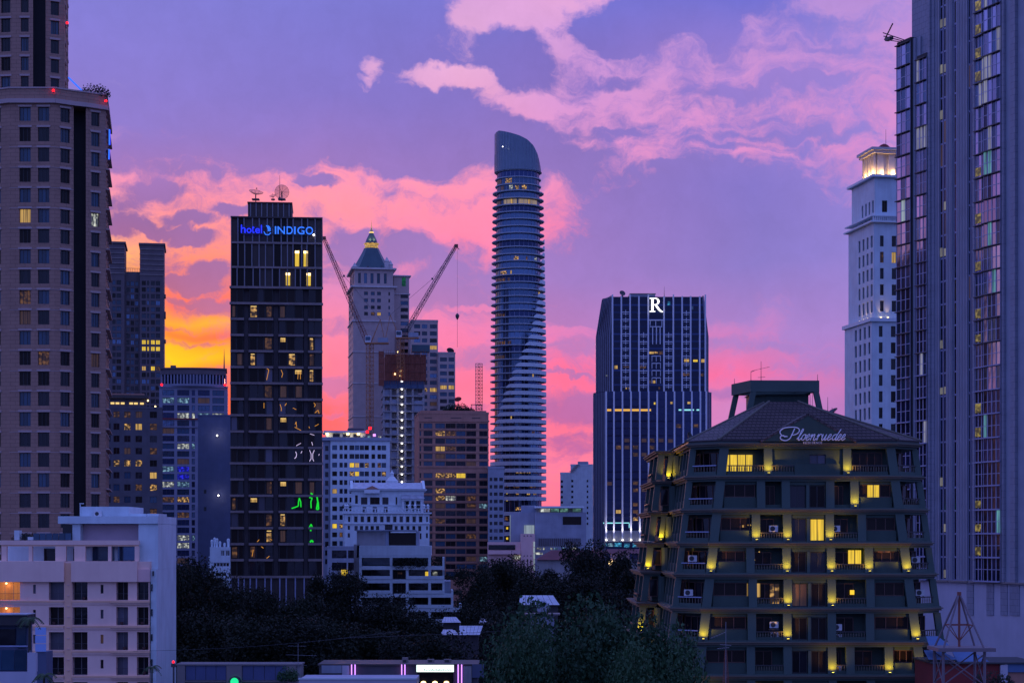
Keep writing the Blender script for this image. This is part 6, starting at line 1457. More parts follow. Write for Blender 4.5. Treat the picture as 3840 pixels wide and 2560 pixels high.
# ------------------------------------------------------------------ white setback tower behind the right edge
def white_tower():
    D = 430.0; A = 9.4
    cxw, cyw = X(3268, D), D
    root = thing('setback_tower', 'pale stone setback tower with a golden lit crown behind the blue glass tower', 'tower', (cxw, cyw, 0), R(A))
    z = lambda py: Z(py, D)
    ca, sa = math.cos(R(A)), math.sin(R(A))
    def front(px):      # local x on the front plane y=0
        q = (px - CX) / FPX; return (q * cyw - cxw) / (ca - q * sa)
    r = random.Random(91)
    def body(x0, y0, depth, zt, zb, rows, ncol_l, fcols, right=30.0, lit=()):
        fr = Fr((x0, y0), (right, y0)); fl = Fr((x0, y0 + depth), (x0, y0))
        hs, hl = [], []
        for t, b in rows:
            for a, c in fcols: hs.append((a - x0, z(b), c - x0, z(t)))
            for j in range(ncol_l):
                u = (j + .28) / ncol_l * depth; hl.append((u, z(b) - .1, u + depth / ncol_l * .44, z(t) + .1))
        mb = MB(); facade(mb, fr, zb, zt, hs, .35); facade(mb, fl, zb, zt, hl, .35)
        mb.quad((x0, y0, zt), (right, y0, zt), (right, y0 + depth + 6, zt), (x0, y0 + depth + 6, zt)); mb.quad((x0, y0 + depth + 6, zb), (x0, y0 + depth, zb), (x0, y0 + depth, zt), (x0, y0 + depth + 6, zt)); mb.quad((right, y0 + depth + 6, zb), (x0, y0 + depth + 6, zb), (x0, y0 + depth + 6, zt), (right, y0 + depth + 6, zt)); mb.quad((right, y0, zb), (right, y0 + depth + 6, zb), (right, y0 + depth + 6, zt), (right, y0, zt))
        mb.build('wall', 'white_paint', root)
        for i, h in enumerate(hs): window(root, fr, h[0], h[1], h[2] - h[0], h[3] - h[1], .25, nv=2, fw=.06, gl=lit[i] if i < len(lit) and lit[i] else glassmix(r, (('glass_dark', 3), ('glass_smoke', 1))), fm='frame_dark')
        for h in hl: window(root, fl, h[0], h[1], h[2] - h[0], h[3] - h[1], .25, nv=1, nh=2, fw=.07, gl='glass_blue', fm='frame_dark')
    def ledge(x0, y0, d, zz, t, out, m='white_trim', name='cornice'):
        mb = MB(); mb.box(x0 - out, y0 - out, zz, 30 + out, y0 + d + 6 + out, zz + t); mb.build(name, m, root)
    k = D / FPX
    body(0, 0, 11.7, z(1205), 0, [(1221 + 61.2 * i, 1262 + 61.2 * i) for i in range(22)], 4, [(front(3296), front(3310)), (front(3341), front(3359)), (front(3395), front(3412))])
    x2 = front(3281); body(x2, .8, 10.6, z(832), z(1205) + .01, [(880 + 61.0 * i, 921 + 61.0 * i) for i in range(6)], 4, [(front(3305), front(3319)), (front(3349), front(3366)), (front(3395), front(3412))], lit=[None, None, None, 'lit_dim', 'lit_warm', None])
    x1 = front(3288); body(x1, 1.4, 9.0, z(660), z(832) + .01, [(746, 790), (806, 826)], 4, [(front(3316), front(3336)), (front(3370), front(3390))])
    ledge(0, 0, 11.7, z(1205) + .01, .8, .5); ledge(x2, .8, 10.6, z(832) + .01, .35, .9); ledge(x2, .8, 10.6, z(832) + 1.3, .25, .7); ledge(x1, 1.4, 9, z(660) + .01, .5, .9)
    for i in range(18):     # balustrade on the upper terrace
        mb = MB(); xx = x2 - .4 + i * .45; mb.box(xx, .15, z(832) + .37, xx + .2, .4, z(832) + 1.29); mb.build('baluster', 'white_trim', root)
    # glowing crown pavilion
    xk = front(3290); zt, zb = z(568), z(660) + .52
    mb = MB(); mb.box(xk + .6, 2.6, zb, 26, 9.5, zt); mb.build('crown_core', 'cream_trim', root)
    for i in range(7):
        mb = MB(); yy = 2.2 + i * 1.15; mb.box(xk - .05, yy, zb, xk + .5, yy + .45, zt); mb.build('crown_pier', 'cream_trim', root)
    for i in range(6):
        mb = MB(); xx = xk + .7 + i * 2.6; mb.box(xx, 2.0, zb, xx + 1.5, 2.55, zt); mb.build('crown_pier', 'cream_trim', root)
    for zz, o, m in ((zt, .5, 'cream_trim'), (zt + .65, .9, 'cream_trim')):
        mb = MB(); mb.box(xk - o, 1.8 - o, zz + .005, 27, 10 + o, zz + .6); mb.build('crown_cornice', m, root)
    for x, y, e in ((xk + .25, 3.0, 1), (xk + .25, 5.2, 1), (xk + .25, 7.6, 1), (xk + 2.5, 2.3, 1), (xk + 5.0, 2.3, 1), (xk + .3, 2.0, .6)):
        mb = MB(); mb.box(-.15, -.15, -.1, .15, .15, .1); f = mb.build('crown_lamp', 'lamp_warm', root, (x - .05, y, zb + .12))
        l = bpy.data.lights.new('crown_glow', 'POINT'); l.energy = 300 * e; l.color = (1, .58, .18); l.shadow_soft_size = .15; link('crown_glow', l, f, (-.55, -.45, .5))
    for u, ax in ((1.4, 0), (3.0, 0), (7.4, 0), (-1, 1), (-1, 2), (-1, 3)):      # wall washers on the middle ledge
        p = (u + x2, .1, z(1205) + .95) if ax == 0 else (x2 - .55, 1.5 + 2.7 * ax - 1.5, z(1205) + .95)
        mb = MB(); mb.box(-.15, -.15, -.1, .15, .15, .1); f = mb.build('ledge_lamp', 'lamp_warm', root, p)
        l = bpy.data.lights.new('ledge_glow', 'SPOT'); l.energy = 170; l.color = (1, .55, .20); l.spot_size = R(60); l.spot_blend = 1; l.shadow_soft_size = .1
        o = link('ledge_glow', l, f, (0, 0, .2)); o.rotation_euler = (R(180 - 10), 0, 0) if ax == 0 else (R(180), R(10), 0)
    mb = MB(); mb.tube((front(3352), 5, zt), (front(3352), 5, z(465)), .08, 5, .03); mb.build('mast', 'steel_dark', root)
    mb = MB(); mb.lathe([(1.6, zt + 1.2), (1.4, zt + 1.9), (.8, zt + 2.5), (.1, zt + 2.8)], front(3345), 5, 12); mb.build('dome', 'red_wall', root)
white_tower()

# ------------------------------------------------------------------ blue glass tower on the right edge
def blue_tower():
    o_, e_ = (66.3, 340.0), (79.5, 306.0)
    W = math.hypot(e_[0] - o_[0], e_[1] - o_[1]); c, s = (e_[0] - o_[0]) / W, (e_[1] - o_[1]) / W
    root = thing('blue_glass_tower', 'tall blue glass and grey pier tower filling the right edge of the photo', 'tower', (o_[0], o_[1], 0), math.atan2(s, c))
    def U(px): q = (px - CX) / FPX; return (q * o_[1] - o_[0]) / (c - q * s)
    def ZZ(py, px): return Z(py, o_[1] + s * U(px))
    r = random.Random(101)
    H = 132.0; fh = 3.82; zg = ZZ(2172, 3490)
    F0 = Fr((0, 0), (1, 0))
    nfl = int((H - zg) / fh) + 1
    mb = MB(); mb.box(U(3397), 1.2, zg, 62, 34, H + 8); mb.build('shaft', 'blue_tower_clad', root)
    mb = MB(); mb.box(-.5, .6, 0, 62, 34, zg - .01); mb.build('podium', 'pale_lilac', root)
    mb = MB(); mb.box(0.05, 1.2, zg, U(3397) - .01, 26, ZZ(150, 3380)); mb.build('corner_shaft', 'blue_tower_clad', root)
    # pier strips
    for a, b, d in ((3413, 3421, .55), (3421.5, 3434, .9), (3474, 3482, .2), (3482.5, 3492, .5), (3641, 3648, .3), (3752, 3760, .15), (3760.5, 3782, .6), (3782.5, 3800, .3), (3800.5, 3840, .8)):
        mb = MB(); mb.box(U(a), d, zg, U(b), 1.19, H + 8 if a > 3430 else ZZ(150, 3400)); mb.build('pier', 'fin_lilac' if d > .5 else 'blue_tower_clad', root)
    for i in range(26):      # close-set fins
        px = 3494 + (3640 - 3494) * i / 25
        if 3506 < px < 3532 or 3558 < px < 3570 or 3612 < px < 3634: continue
        mb = MB(); u = U(px); mb.box(u - .13, .7, zg, u + .13, 1.19, H + 8); mb.build('fin', 'fin_lilac', root)
    for a, b in ((3534, 3557), (3571, 3610)):
        mb = MB(); mb.box(U(a), .95, zg, U(b), 1.185, H + 8); mb.build('pier', 'blue_tower_clad', root)
    # glass: S1 corner bay, S2, small columns, S3, S4
    strips = [(3361, 3413, 3, .0, 150), (3435, 3474, 3, .0, 204), (3507, 3518, 1, .95, -99), (3520, 3531, 1, .95, -99), (3559, 3569, 1, .95, -99), (3613, 3621, 1, .95, -99), (3624, 3633, 1, .95, -99), (3649, 3686, 3, .35, -99), (3687, 3751, 4, .0, -99)]
    for si, (a, b, n, d, topy) in enumerate(strips):
        ua, ub = U(a), U(b)
        zt = ZZ(topy, (a + b) / 2) if topy > 0 else H + 6
        if d < .9:
            mb = MB(); mb.box(ua + .02, d + .12, zg, ub - .02, 1.195, zt); mb.build('bay', 'recess_dark', root)
        for i in range(nfl + 2):
            z0 = zg + fh * i
            if z0 + 1 > zt: continue
            hgt = min(fh, zt - z0)
            tpx = (a + b) / 2; yrow = CY - (z0 + 1.5 - CAMZ) * FPX / (o_[1] + s * (ua + ub) / 2)
            for j in range(n):
                u0 = ua + (ub - ua) * j / n; w = (ub - ua) / n
                if n == 1: g = glassmix(r, (('glass_navy', 4), ('glass_dark', 3), ('lit_faint', .5)))
                elif yrow > 1480: g = glassmix(r, (('glass_deep', 6), ('glass_dark', 5), ('glass_navy', 3)))
                else: g = glassmix(r, (('glass_sky', 5), ('glass_blue', 3), ('glass_navy', 1)))
                lits = False
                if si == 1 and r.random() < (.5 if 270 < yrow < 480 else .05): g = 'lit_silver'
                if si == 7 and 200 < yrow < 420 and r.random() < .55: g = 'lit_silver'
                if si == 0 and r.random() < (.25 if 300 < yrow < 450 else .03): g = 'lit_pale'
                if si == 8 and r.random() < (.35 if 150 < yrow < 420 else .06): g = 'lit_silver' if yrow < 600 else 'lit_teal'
                window(root, F0, u0, z0 + .02, w, hgt - .04, d, name='glass_panel', nv=1, nh=1 if n == 1 else 2, fw=.11, gl=g, fm='frame_blue')
            if (si in (2, 3) and i % 2 == 0 and r.random() < .6) or (si == 7 and r.random() < .55):
                mb = MB(); mb.box(ua + .1, d - .03, z0 + .35, ua + (ub - ua) * (.95 if n == 1 else .62), d - .005, z0 + .35 + fh * r.uniform(.28, .42)); mb.build('lit_pane', 'lit_pale2' if n == 1 else 'lit_dim2', root)
        # sun-shade ledges between storeys
        if n > 1:
            for i in range(nfl + 2):
                z0 = zg + fh * i
                if z0 > zt: continue
                mb = MB(); mb.box(ua - .02, d - .38, z0 - .12, ub + .02, d - .005, z0 + .02); mb.build('sun_shade', 'steel_dark' if i > 9 else 'frame_blue', root)
    # ledge over the podium and podium panels
    for a, b in ((3488, 3548), (3552, 3622), (3626, 3840)):
        mb = MB(); mb.box(U(a), .1, zg - .3, U(b), .59, zg - .02); mb.build('ledge', 'slab_grey', root)
    for a, b in ((3616, 3640), (3690, 3716), (3742, 3768), (3776, 3812)):
        mb = MB(); mb.box(U(a), .45, ZZ(2305, a), U(b), .59, zg - .35); mb.build('dark_panel', 'blue_tower_clad', root)
    # maintenance arm on the corner roof
    mb = MB(); zt = ZZ(150, 3380)
    for i in range(3): mb.tube((U(3364) + .6 * i, 1.0, zt), (U(3364) + .6 * i - 1.6, -1.6 - .5 * i, zt + .6 + .4 * i), .09, 4)
    mb.tube((-1.2, -1.6, zt + .5), (3.0, -2.6, zt + 2.2), .12, 4); mb.box(-.6, -1.9, zt + .1, 1.0, -1.2, zt + .6); mb.build('maintenance_arm', 'steel_dark', root)
    mb = MB(); mb.box(U(3840), .2, zg, U(3840) + 14, 1.19, H + 8); mb.build('pier', 'navy_wall', root)
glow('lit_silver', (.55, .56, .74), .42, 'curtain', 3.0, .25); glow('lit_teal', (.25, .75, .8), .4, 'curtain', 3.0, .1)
mat('pale_lilac', (.50, .47, .55), .7, var=.08, streak=.5)
glow('lit_pale2', (.85, .80, .62), .22, 'curtain', 4, .3); glow('lit_dim2', (.95, .72, .16), .28, 'room', 1.5, .1)
blue_tower()

# ------------------------------------------------------------------ dark green-grey residence with uplit columns
def residence():
    D = 190.0; K = FPX / D; xc = X(3028, D)
    root = thing('residence', 'dark green-grey tapering residence with tiled hip roof, name gable and yellow uplit columns', 'building', (xc, D, 0))
    z = lambda py: Z(py, D)
    PX = lambda off: off / K
    lev = [1668, 1791, 1915, 2040, 2157, 2284, 2408, 2532, 2656]
    zc = [z(p) for p in lev]
    z0 = zc[0]; ch = 2.5; yb = 36.0
    hw = lambda zz: 8.43 + .1203 * (z0 - zz)
    yf = lambda zz: -.08 * (z0 - zz)
    def oct_(zz, o):
        h, y = hw(zz), yf(zz)
        return [(-h - o * .4, y - o), (h + o * .4, y - o), (h + ch + o, y + ch - o * .4), (h + ch + o, yb), (-h - ch - o, yb), (-h - ch - o, y + ch - o * .4)]
    r = random.Random(111)
    def box(name, x0, y0, a, x1, y1, b, m='green_grey', par=None): mb = MB(); mb.box(x0, y0, a, x1, y1, b); return mb.build(name, m, par or root)
    def slant(name, p, q, za, zb, w, d, m='green_grey_trim', yaw=0.0):      # column leaning from p at za to q at zb
        mb = MB(); c, s = math.cos(yaw), math.sin(yaw)
        ring = lambda o, zz: [(o[0] + c * x - s * y, o[1] + s * x + c * y, zz) for x, y in ((-w / 2, 0), (w / 2, 0), (w / 2, d), (-w / 2, d))]
        mb.loft(ring(p, za), ring(q, zb)); return mb.build(name, m, root)
    # cornices: soffit slab, mould, cap
    for i, zz in enumerate(zc):
        for o, a, b, m in ((.10, -.34, -.12, 'green_grey_trim'), (.34, -.118, .06, 'cornice_stone'), (.50, .062, .17, 'cornice_stone'), (.30, .172, .30, 'green_grey_trim')):
            if i == 0: o *= 1.25
            mb = MB(); mb.prism(oct_(zz, o), zz + a, zz + b); mb.build('cornice', m, root)
    def uplight(x, y, zz, tilt=0.0, e=1.0, yaw=0.0):
        mb = MB(); mb.lathe([(.10, 0), (.12, .10), (.14, .16)], n=8, m=0); mb.lathe([(.11, .161), (.11, .175)], n=8, m=1)
        f = mb.build('uplight', ['steel_dark', 'lamp_yellow'], root, (x, y, zz))
        l = bpy.data.lights.new('uplight_beam', 'SPOT'); l.energy = 300 * e; l.color = (1.0, .50, .012); l.spot_size = R(165); l.spot_blend = 1.0; l.shadow_soft_size = .06
        o = link('uplight_beam', l, f, (0, 0, .26)); o.rotation_euler = (R(180 - 6), tilt, yaw)
    def railing(x0, x1, y, zz, h=.75, kerb=.35, par=None):
        box('kerb', x0, y, zz, x1, y + .14, zz + kerb, 'green_grey')
        mb = MB(); mb.box(x0, y - .03, zz + kerb + h - .1, x1, y + .17, zz + kerb + h); mb.build('handrail', 'frame_dark', root)
        n = max(3, int((x1 - x0) / .24))
        mb = MB()
        for j in range(n):
            xx = x0 + (x1 - x0) * (j + .5) / n; mb.lathe([(.035, zz + kerb), (.06, zz + kerb + h * .4), (.03, zz + kerb + h - .1)], xx, y + .07, 5)
        stuff(mb.build('balusters', 'cornice_stone', root))
    LITC = {0: [-148, 148], 1: [174], 2: [-196, -79, 80], 3: [-378, -83, 83, 224, 384], 4: [-80, 84], 5: [-410, -83, 412], 6: [82, 293, 430], 7: [-420]}
    COLS = {0: [-148, 148], 1: [-176, -83, 83, 174], 2: [-196, -79, 80, 200], 3: [-218, -83, 83, 224], 4: [-210, -80, 84, 228], 5: [-215, -83, 83, 225], 6: [-220, -83, 82, 150, 293], 7: [-220, -83, 83, 225]}
    for k in range(8):
        zt, zb = zc[k] - .345, zc[k + 1] + .305
        zm = (zt + zb) / 2
        h, y = hw(zm), yf(zm)
        mb = MB(); core = oct_(zm, -1.5); mb.prism(core, zb - .01, zt + .01); mb.build('core_wall', 'green_grey', root)
        yl = y - .02
        # corner columns, leaning with the batter
        for s in (-1, 1):
            zlo, zhi = zb, zt
            slant('column', (s * (hw(zlo) - .45), yf(zlo) - .06), (s * (hw(zhi) - .45), yf(zhi) - .06), zlo, zhi, .86, .7)
            slant('column', (s * (hw(zlo) + ch - .15), yf(zlo) + ch - .25), (s * (hw(zhi) + ch - .15), yf(zhi) + ch - .25), zlo, zhi, .62, .62)
        cols = COLS[k]
        for c in cols:
            slant('column', (PX(c), yf(zb) - .04), (PX(c), yf(zt) - .04), zb, zt, .80, .6)
        for c in LITC[k]:
            s = 1 if c > 0 else -1
            if abs(c) > 250 and not (k == 6 and c == 293): uplight(s * (hw(zb) - .45), yf(zb) - .50, zb + .01, -s * R(6.5))
            else: uplight(PX(c), yf(zb) - .50, zb + .01)
        # bays across the front
        edges = [-h + .9] + [PX(c) for c in cols] + [h - .9]
        for i in range(len(edges) - 1):
            a = edges[i] + (.42 if i else 0); b = edges[i + 1] - (.42 if i < len(edges) - 2 else 0)
            w = b - a; mid = (a + b) / 2
            if w < .5: continue
            outer = i in (0, len(edges) - 2); centre = abs(mid) < 1.0
            fr = Fr((a, y), (b, y))
            if k == 0 and centre:
                mb = MB(); hs = [(PX(-138) - a, zb + 1.05, PX(-84) - a, zt - .55), (PX(9) - a, zb + 1.05, PX(70) - a, zt - .55)]
                fr2 = Fr((a, y + .35), (b, y + .35)); facade(mb, fr2, zb, zt, hs, .25); mb.build('front_wall', 'green_grey', root)
                for q in hs: window(root, fr2, q[0], q[1], q[2] - q[0], q[3] - q[1], .15, nv=2, fw=.06, gl='glass_curtain' if q is hs[1] else 'glass_teal', fm='frame_dark', sub=True)
                box('parapet', PX(-50), y - .1, zb, PX(120), y + .1, zb + 1.0); railing(PX(-136), PX(-52), y - .08, zb, .6, .3)
                continue
            if k == 0:
                railing(a, b, y - .08, zb, .62, .30)
                fr2 = Fr((a, y + 1.3), (b, y + 1.3))
                if mid < 0:
                    window(root, fr2, PX(-316) - a, zb + .3, PX(-197) - PX(-316), zt - zb - .75, 0, nv=4, fw=.09, gl='lit_yellow', fm='frame_dark', sub=True, name='lit_window')
                else: window(root, fr2, .3, zb + .2, w - .6, zt - zb - .5, 0, nv=4, fw=.08, gl='glass_smoke', fm='frame_brown', sub=True)
                continue
            if outer:
                box('parapet', a, y + .22, zb, b, y + .42, zb + 1.02)
                fr2 = Fr((a, y + .5), (b, y + .5)); g = 'glass_smoke'
                window(root, fr2, .1, zb + 1.03, w - .2, zt - zb - 1.35, 0, nv=3, fw=.07, gl=g, fm='frame_brown', sub=True)
                box('lintel', a, y + .30, zt - .30, b, y + .7, zt)
            elif centre:
                box('door_head', a, y + .22, zt - .36, b, y + .6, zt); box('mullion_pier', mid - .14, y + .18, zb, mid + .14, y + .6, zt - .37, 'green_grey_trim')
                for j, (u0, u1) in enumerate(((a, mid - .15), (mid + .15, b))):
                    g = {(2, 1): 'lit_yellow', (4, 0): 'lit_faint', (7, 0): 'lit_yellow'}.get((k, j), glassmix(r, (('glass_smoke', 3), ('glass_dark', 2))))
                    window(root, Fr((u0, y + .45), (u1, y + .45)), .04, zb + .02, u1 - u0 - .08, zt - zb - .42, 0, nv=2, fw=.07, gl=g, fm='frame_dark', sub=True)
            else:
                solid = (k in (1,) and w < 3) or (k == 6 and 2 < mid < 6)
                if k == 1: pass
                else: railing(a, b, y - .02, zb, .55, .30)
                if k == 1: box('panel_wall', a, y + .3, zb, b, y + .45, zb + .3)
                fr2 = Fr((a, y + 1.2), (b, y + 1.2))
                window(root, fr2, .1, zb + (.05 if k == 1 else .7), w * .62, zt - zb - (.45 if k == 1 else 1.1), 0, nv=2, fw=.07, gl='glass_smoke', fm='frame_brown', sub=True)
        # extra lit windows seen in single rooms
        for kk, o0, o1, t, bt, m in ((1, 225, 268, 1818, 1866, 'lit_yellow'), (3, 154, 202, 2062, 2115, 'lit_yellow'), (3, 262, 305, 2064, 2071, 'lit_dim'), (4, -230, -178, 2186, 2237, 'lit_warm'), (4, -141, -107, 2188, 2262, 'lit_room'), (4, 159, 175, 2211, 2228, 'lamp_shade'), (2, -246, -240, 1968, 1976, 'lit_warm'), (2, -226, -222, 1966, 1970, 'lit_warm'), (2, -214, -208, 1965, 1970, 'lit_warm'), (7, -265, -180, 2556, 2590, 'lit_warm'), (1, -250, -246, 1864, 1868, 'lamp_warm'), (3, -200, -196, 2096, 2100, 'lit_warm'), (3, -182, -178, 2066, 2070, 'lit_warm')):
            if kk == k:
                yy = y + (.36 if (abs((o0 + o1) / 2) > 215 and kk != 4) else 1.05)
                mb = MB(); mb.box(PX(o0), yy, z(bt), PX(o1), yy + .04, z(t)); q = mb.build('lit_pane', m, root)
                if o1 - o0 > 30:
                    mb = MB(); mb.box(PX((o0 + o1) / 2) - .04, yy - .05, z(bt), PX((o0 + o1) / 2) + .04, yy - .005, z(t)); mb.build('window_bar', 'frame_dark', root)
        # canted corner balconies, both sides
        for s in (-1, 1):
            A = (s * (h - .9 + .9), y); B = (s * (h + ch), y + ch)
            p, q = (B, A) if s < 0 else (A, B)
            fr = Fr(p, q)
            mb = MB(); n = 9
            mb.loft([fr(.25, -.02, zb), fr(fr.w - .25, -.02, zb), fr(fr.w - .25, .12, zb), fr(.25, .12, zb)], [fr(.25, -.02, zb + .32), fr(fr.w - .25, -.02, zb + .32), fr(fr.w - .25, .12, zb + .32), fr(.25, .12, zb + .32)]); mb.build('kerb', 'green_grey_trim', root)
            mb = MB(); mb.loft([fr(.25, -.04, zb + .85), fr(fr.w - .25, -.04, zb + .85), fr(fr.w - .25, .12, zb + .85), fr(.25, .12, zb + .85)], [fr(.25, -.04, zb + .95), fr(fr.w - .25, -.04, zb + .95), fr(fr.w - .25, .12, zb + .95), fr(.25, .12, zb + .95)]); mb.build('handrail', 'frame_blue' if s < 0 else 'frame_dark', root)
            mb = MB()
            for j in range(n): mb.lathe([(.035, zb + .32), (.06, zb + .55), (.03, zb + .85)], *fr(.3 + (fr.w - .6) * j / (n - 1), .05, 0)[:2], 5)
            stuff(mb.build('balusters', 'cornice_stone', root))
            window(root, fr, .55, zb + .2, fr.w - 1.1, zt - zb - .5, 1.35, nv=3, fw=.07, gl='glass_dark', fm='frame_brown', sub=True)
        # left flank: leaning piers, railings and deep dark bays
        xs = -(h + ch)
        for j in range(4):
            ya = y + ch + 1.6 + j * 3.6
            slant('column', (-(hw(zb) + ch) + .3, ya), (-(hw(zt) + ch) + .3, ya), zb, zt, .5, .5)
            fr = Fr((xs + .9, ya + 3.4), (xs + .9, ya + .4)); window(root, fr, .2, zb + .6, 2.6, zt - zb - .9, .2, nv=2, fw=.08, gl='glass_dark', fm='frame_brown', sub=True)
            mb = MB(); mb.box(xs + .08, ya + .52, zb + .003, xs + .22, ya + 3.5, zb + .8); mb.build('parapet', 'green_grey', root)
    # rear-left wing with its round corner shaft
    for k in range(8):
        zt, zb = zc[k] - .345, zc[k + 1] + .305; zm = (zt + zb) / 2
        w0 = lambda zz: -(hw(zz) + ch + 2.25); yw = 16.0
        mb = MB(); mb.box(w0(zm) + 1.1, yw + 1.0, zb - .005, -(hw(zm) + ch) + 1.6, 33.0, zt + .005); mb.build('core_wall', 'green_grey', root)
        for zz, o0 in ((zc[k], 0),):
            for o, a, b, m in ((.05, -.34, -.12, 'green_grey_trim'), (.3, -.117, .06, 'cornice_stone'), (.45, .063, .17, 'cornice_stone')):
                mb = MB(); mb.box(w0(zz) - o, yw - o, zz + a + .003, -(hw(zz) + ch) - .52, 33.5, zz + b + .003); mb.build('cornice', m, root)
        slant('column', (w0(zb) + .35, yw - .03), (w0(zt) + .35, yw - .03), zb, zt, .66, .6)
        slant('column', (w0(zb) + .28, yw + 6), (w0(zt) + .28, yw + 6), zb, zt, .5, .5); slant('column', (w0(zb) + .28, yw + 12), (w0(zt) + .28, yw + 12), zb, zt, .5, .5)
        mb = MB(); mb.lathe([(.58, zb), (.58, zt)], -(hw(zm) + ch) + .0, yw + .2, 12); mb.build('round_shaft', 'green_grey', root)
        fr = Fr((w0(zm) + .8, yw + .35), (-(hw(zm) + ch) - .6, yw + .35)); window(root, fr, 0, zb + .5, fr.w, zt - zb - .8, 0, nv=1, fw=.07, gl='glass_dark', fm='frame_brown', sub=True)
        mb = MB(); mb.box(w0(zm) - .35, yw + 3, zb, w0(zm) + .1, yw + 8, zb + .32); mb.build('kerb', 'green_grey', root)
        mb = MB(); mb.box(w0(zm) - .38, yw + 3, zb + .62, w0(zm) - .1, yw + 8, zb + .74); mb.build('handrail', 'frame_brown', root)
        if k in (0, 2, 3, 5, 6):
            uplight((-(hw(zb) + ch) - .9) if k in (0, 2) else w0(zb) + .35, yw - .4, zb + .02, R(6), 1.0)
            if k in (0, 2): slant('column', (-(hw(zb) + ch) - .9, yw - .05), (-(hw(zt) + ch) - .9, yw - .05), zb, zt, .5, .5)
        if k == 3:
            uplight(-(hw(zb) + ch) + .3, yf(zb) + ch + 1.2, zb + .02, R(5), .6)
    mb = MB(); mb.prism(oct_(zc[8], -.4), 0, zc[8] - .35); mb.build('base_wall', 'green_grey', root)
    # ---- roof
    ze = zc[0] + .32
    eave = oct_(z0, .55); zr = Z(1506, 204.5)
    ridge = [(-1.8, 14.5), (1.2, 14.5), (1.5, 16.5), (1.5, 24), (-2.1, 24), (-2.1, 16.5)]
    mb = MB(); mb.prism(oct_(z0, .35), zc[0] + .302, ze + .14); mb.build('eave_board', 'frame_dark', root)
    mb = MB(); mb.loft([(x, y, ze + .145) for x, y in eave], [(x, y, zr) for x, y in ridge]); mb.build('hip_roof', 'roof_tile', root)
    for a, b in zip(eave, ridge):     # hip ridges
        mb = MB(); mb.tube((a[0], a[1], ze + .2), (b[0], b[1], zr + .05), .13, 6); mb.build('hip_ridge', 'cornice_stone', root)
    # rows of tile courses standing proud on the front slope
    for j in range(26):
        t = (j + .5) / 26; a, b = eave[0], eave[1]; c, d = ridge[0], ridge[1]
        p = Vector((a[0] + (c[0] - a[0]) * t, a[1] + (c[1] - a[1]) * t, ze + .145 + (zr - ze - .145) * t + .03)); q = Vector((b[0] + (d[0] - b[0]) * t, b[1] + (d[1] - b[1]) * t, p.z))
        mb = MB(); mb.tube(p, q, .045, 4); mb.build('tile_course', 'roof_tile', root)
    # gable with the name
    ga, gb, gp = PX(-168), PX(167), PX(-2)
    za, zp = z(1655), z(1559); gy = -.75
    mb = MB(); mb.add([(ga, gy, za), (gb, gy, za), (gp, gy, zp), (ga, gy + 5, za), (gb, gy + 5, za), (gp, gy + 8, zp)], ((0, 1, 2), (5, 4, 3), (0, 2, 5, 3), (1, 4, 5, 2), (0, 3, 4, 1))); mb.build('gable', 'green_grey', root)
    for s, e in ((ga, -1), (gb, 1)):
        mb = MB(); d = Vector((gp - s, 0, zp - za)).normalized(); nrm = Vector((-d.z, 0, d.x)) * (1 if e < 0 else -1); nrm = nrm if nrm.z > 0 else -nrm
        p0, p1 = Vector((s, 0, za)) - d * .3, Vector((gp, 0, zp)) + d * .1
        ring = lambda yy: [(p0.x, yy, p0.z), (p1.x, yy, p1.z), (p1.x + nrm.x * .22, yy, p1.z + nrm.z * .22), (p0.x + nrm.x * .22, yy, p0.z + nrm.z * .22)]
        mb.loft(ring(gy - .05), ring(gy + 7.0)); mb.build('gable_roof', 'roof_tile', root)
    # script lettering
    def stroke(pts, rad=.042): mb = MB(); mb.path([(x, gy - .16, zz) for x, zz in pts], rad, 5); return mb
    def curve(pts, n=5):       # Catmull-Rom through the points
        out = []; P = [pts[0]] + list(pts) + [pts[-1]]
        for i in range(1, len(P) - 2):
            for j in range(n):
                t = j / n; a, b, c, d = P[i - 1], P[i], P[i + 1], P[i + 2]
                f = lambda m: .5 * (2 * b[m] + (c[m] - a[m]) * t + (2 * a[m] - 5 * b[m] + 4 * c[m] - d[m]) * t * t + (3 * b[m] - a[m] - 3 * c[m] + d[m]) * t ** 3)
                out.append((f(0), f(1)))
        return out + [pts[-1]]
    G = {'l': [[(-.1, .2), (.45, .9), (.75, 1.6), (.62, 1.85), (.42, 1.6), (.25, .7), (.3, .1), (.55, .02), (.95, .4)]],
         'o': [[(.55, .97), (.2, .85), (.05, .4), (.3, .03), (.65, .2), (.75, .7), (.5, .97), (.95, .8)]],
         'e': [[(-.05, .3), (.5, .55), (.7, .85), (.45, 1.0), (.15, .7), (.1, .25), (.4, .0), (.95, .35)]],
         'n': [[(-.02, .6), (.14, .98), (.15, .5), (.10, .0)], [(.12, .4), (.38, .92), (.55, .95), (.56, .55), (.56, .1), (.72, .0), (.98, .35)]],
         'r': [[(-.02, .6), (.22, .98), (.22, .5), (.15, .0)], [(.2, .45), (.5, .95), (.8, .98), (.86, .85)]],
         'u': [[(-.02, .6), (.14, .98), (.12, .4), (.2, .03), (.42, .15), (.68, .95)], [(.68, .97), (.62, .3), (.72, .0), (.98, .35)]],
         'd': [[(.6, .97), (.2, .85), (.05, .4), (.25, .03), (.55, .3), (.72, .9)], [(1.05, 1.8), (.75, .9), (.68, .25), (.8, .0), (1.0, .35)]]}
    xh = 23.0
    lay = [('l', 2987, 15), ('o', 3001, 18), ('e', 3018, 16), ('n', 3034, 24), ('r', 3058, 17), ('u', 3075, 23), ('e', 3098, 16), ('d', 3115, 22), ('e', 3136, 15), ('e', 3151, 15)]
    sl = .34
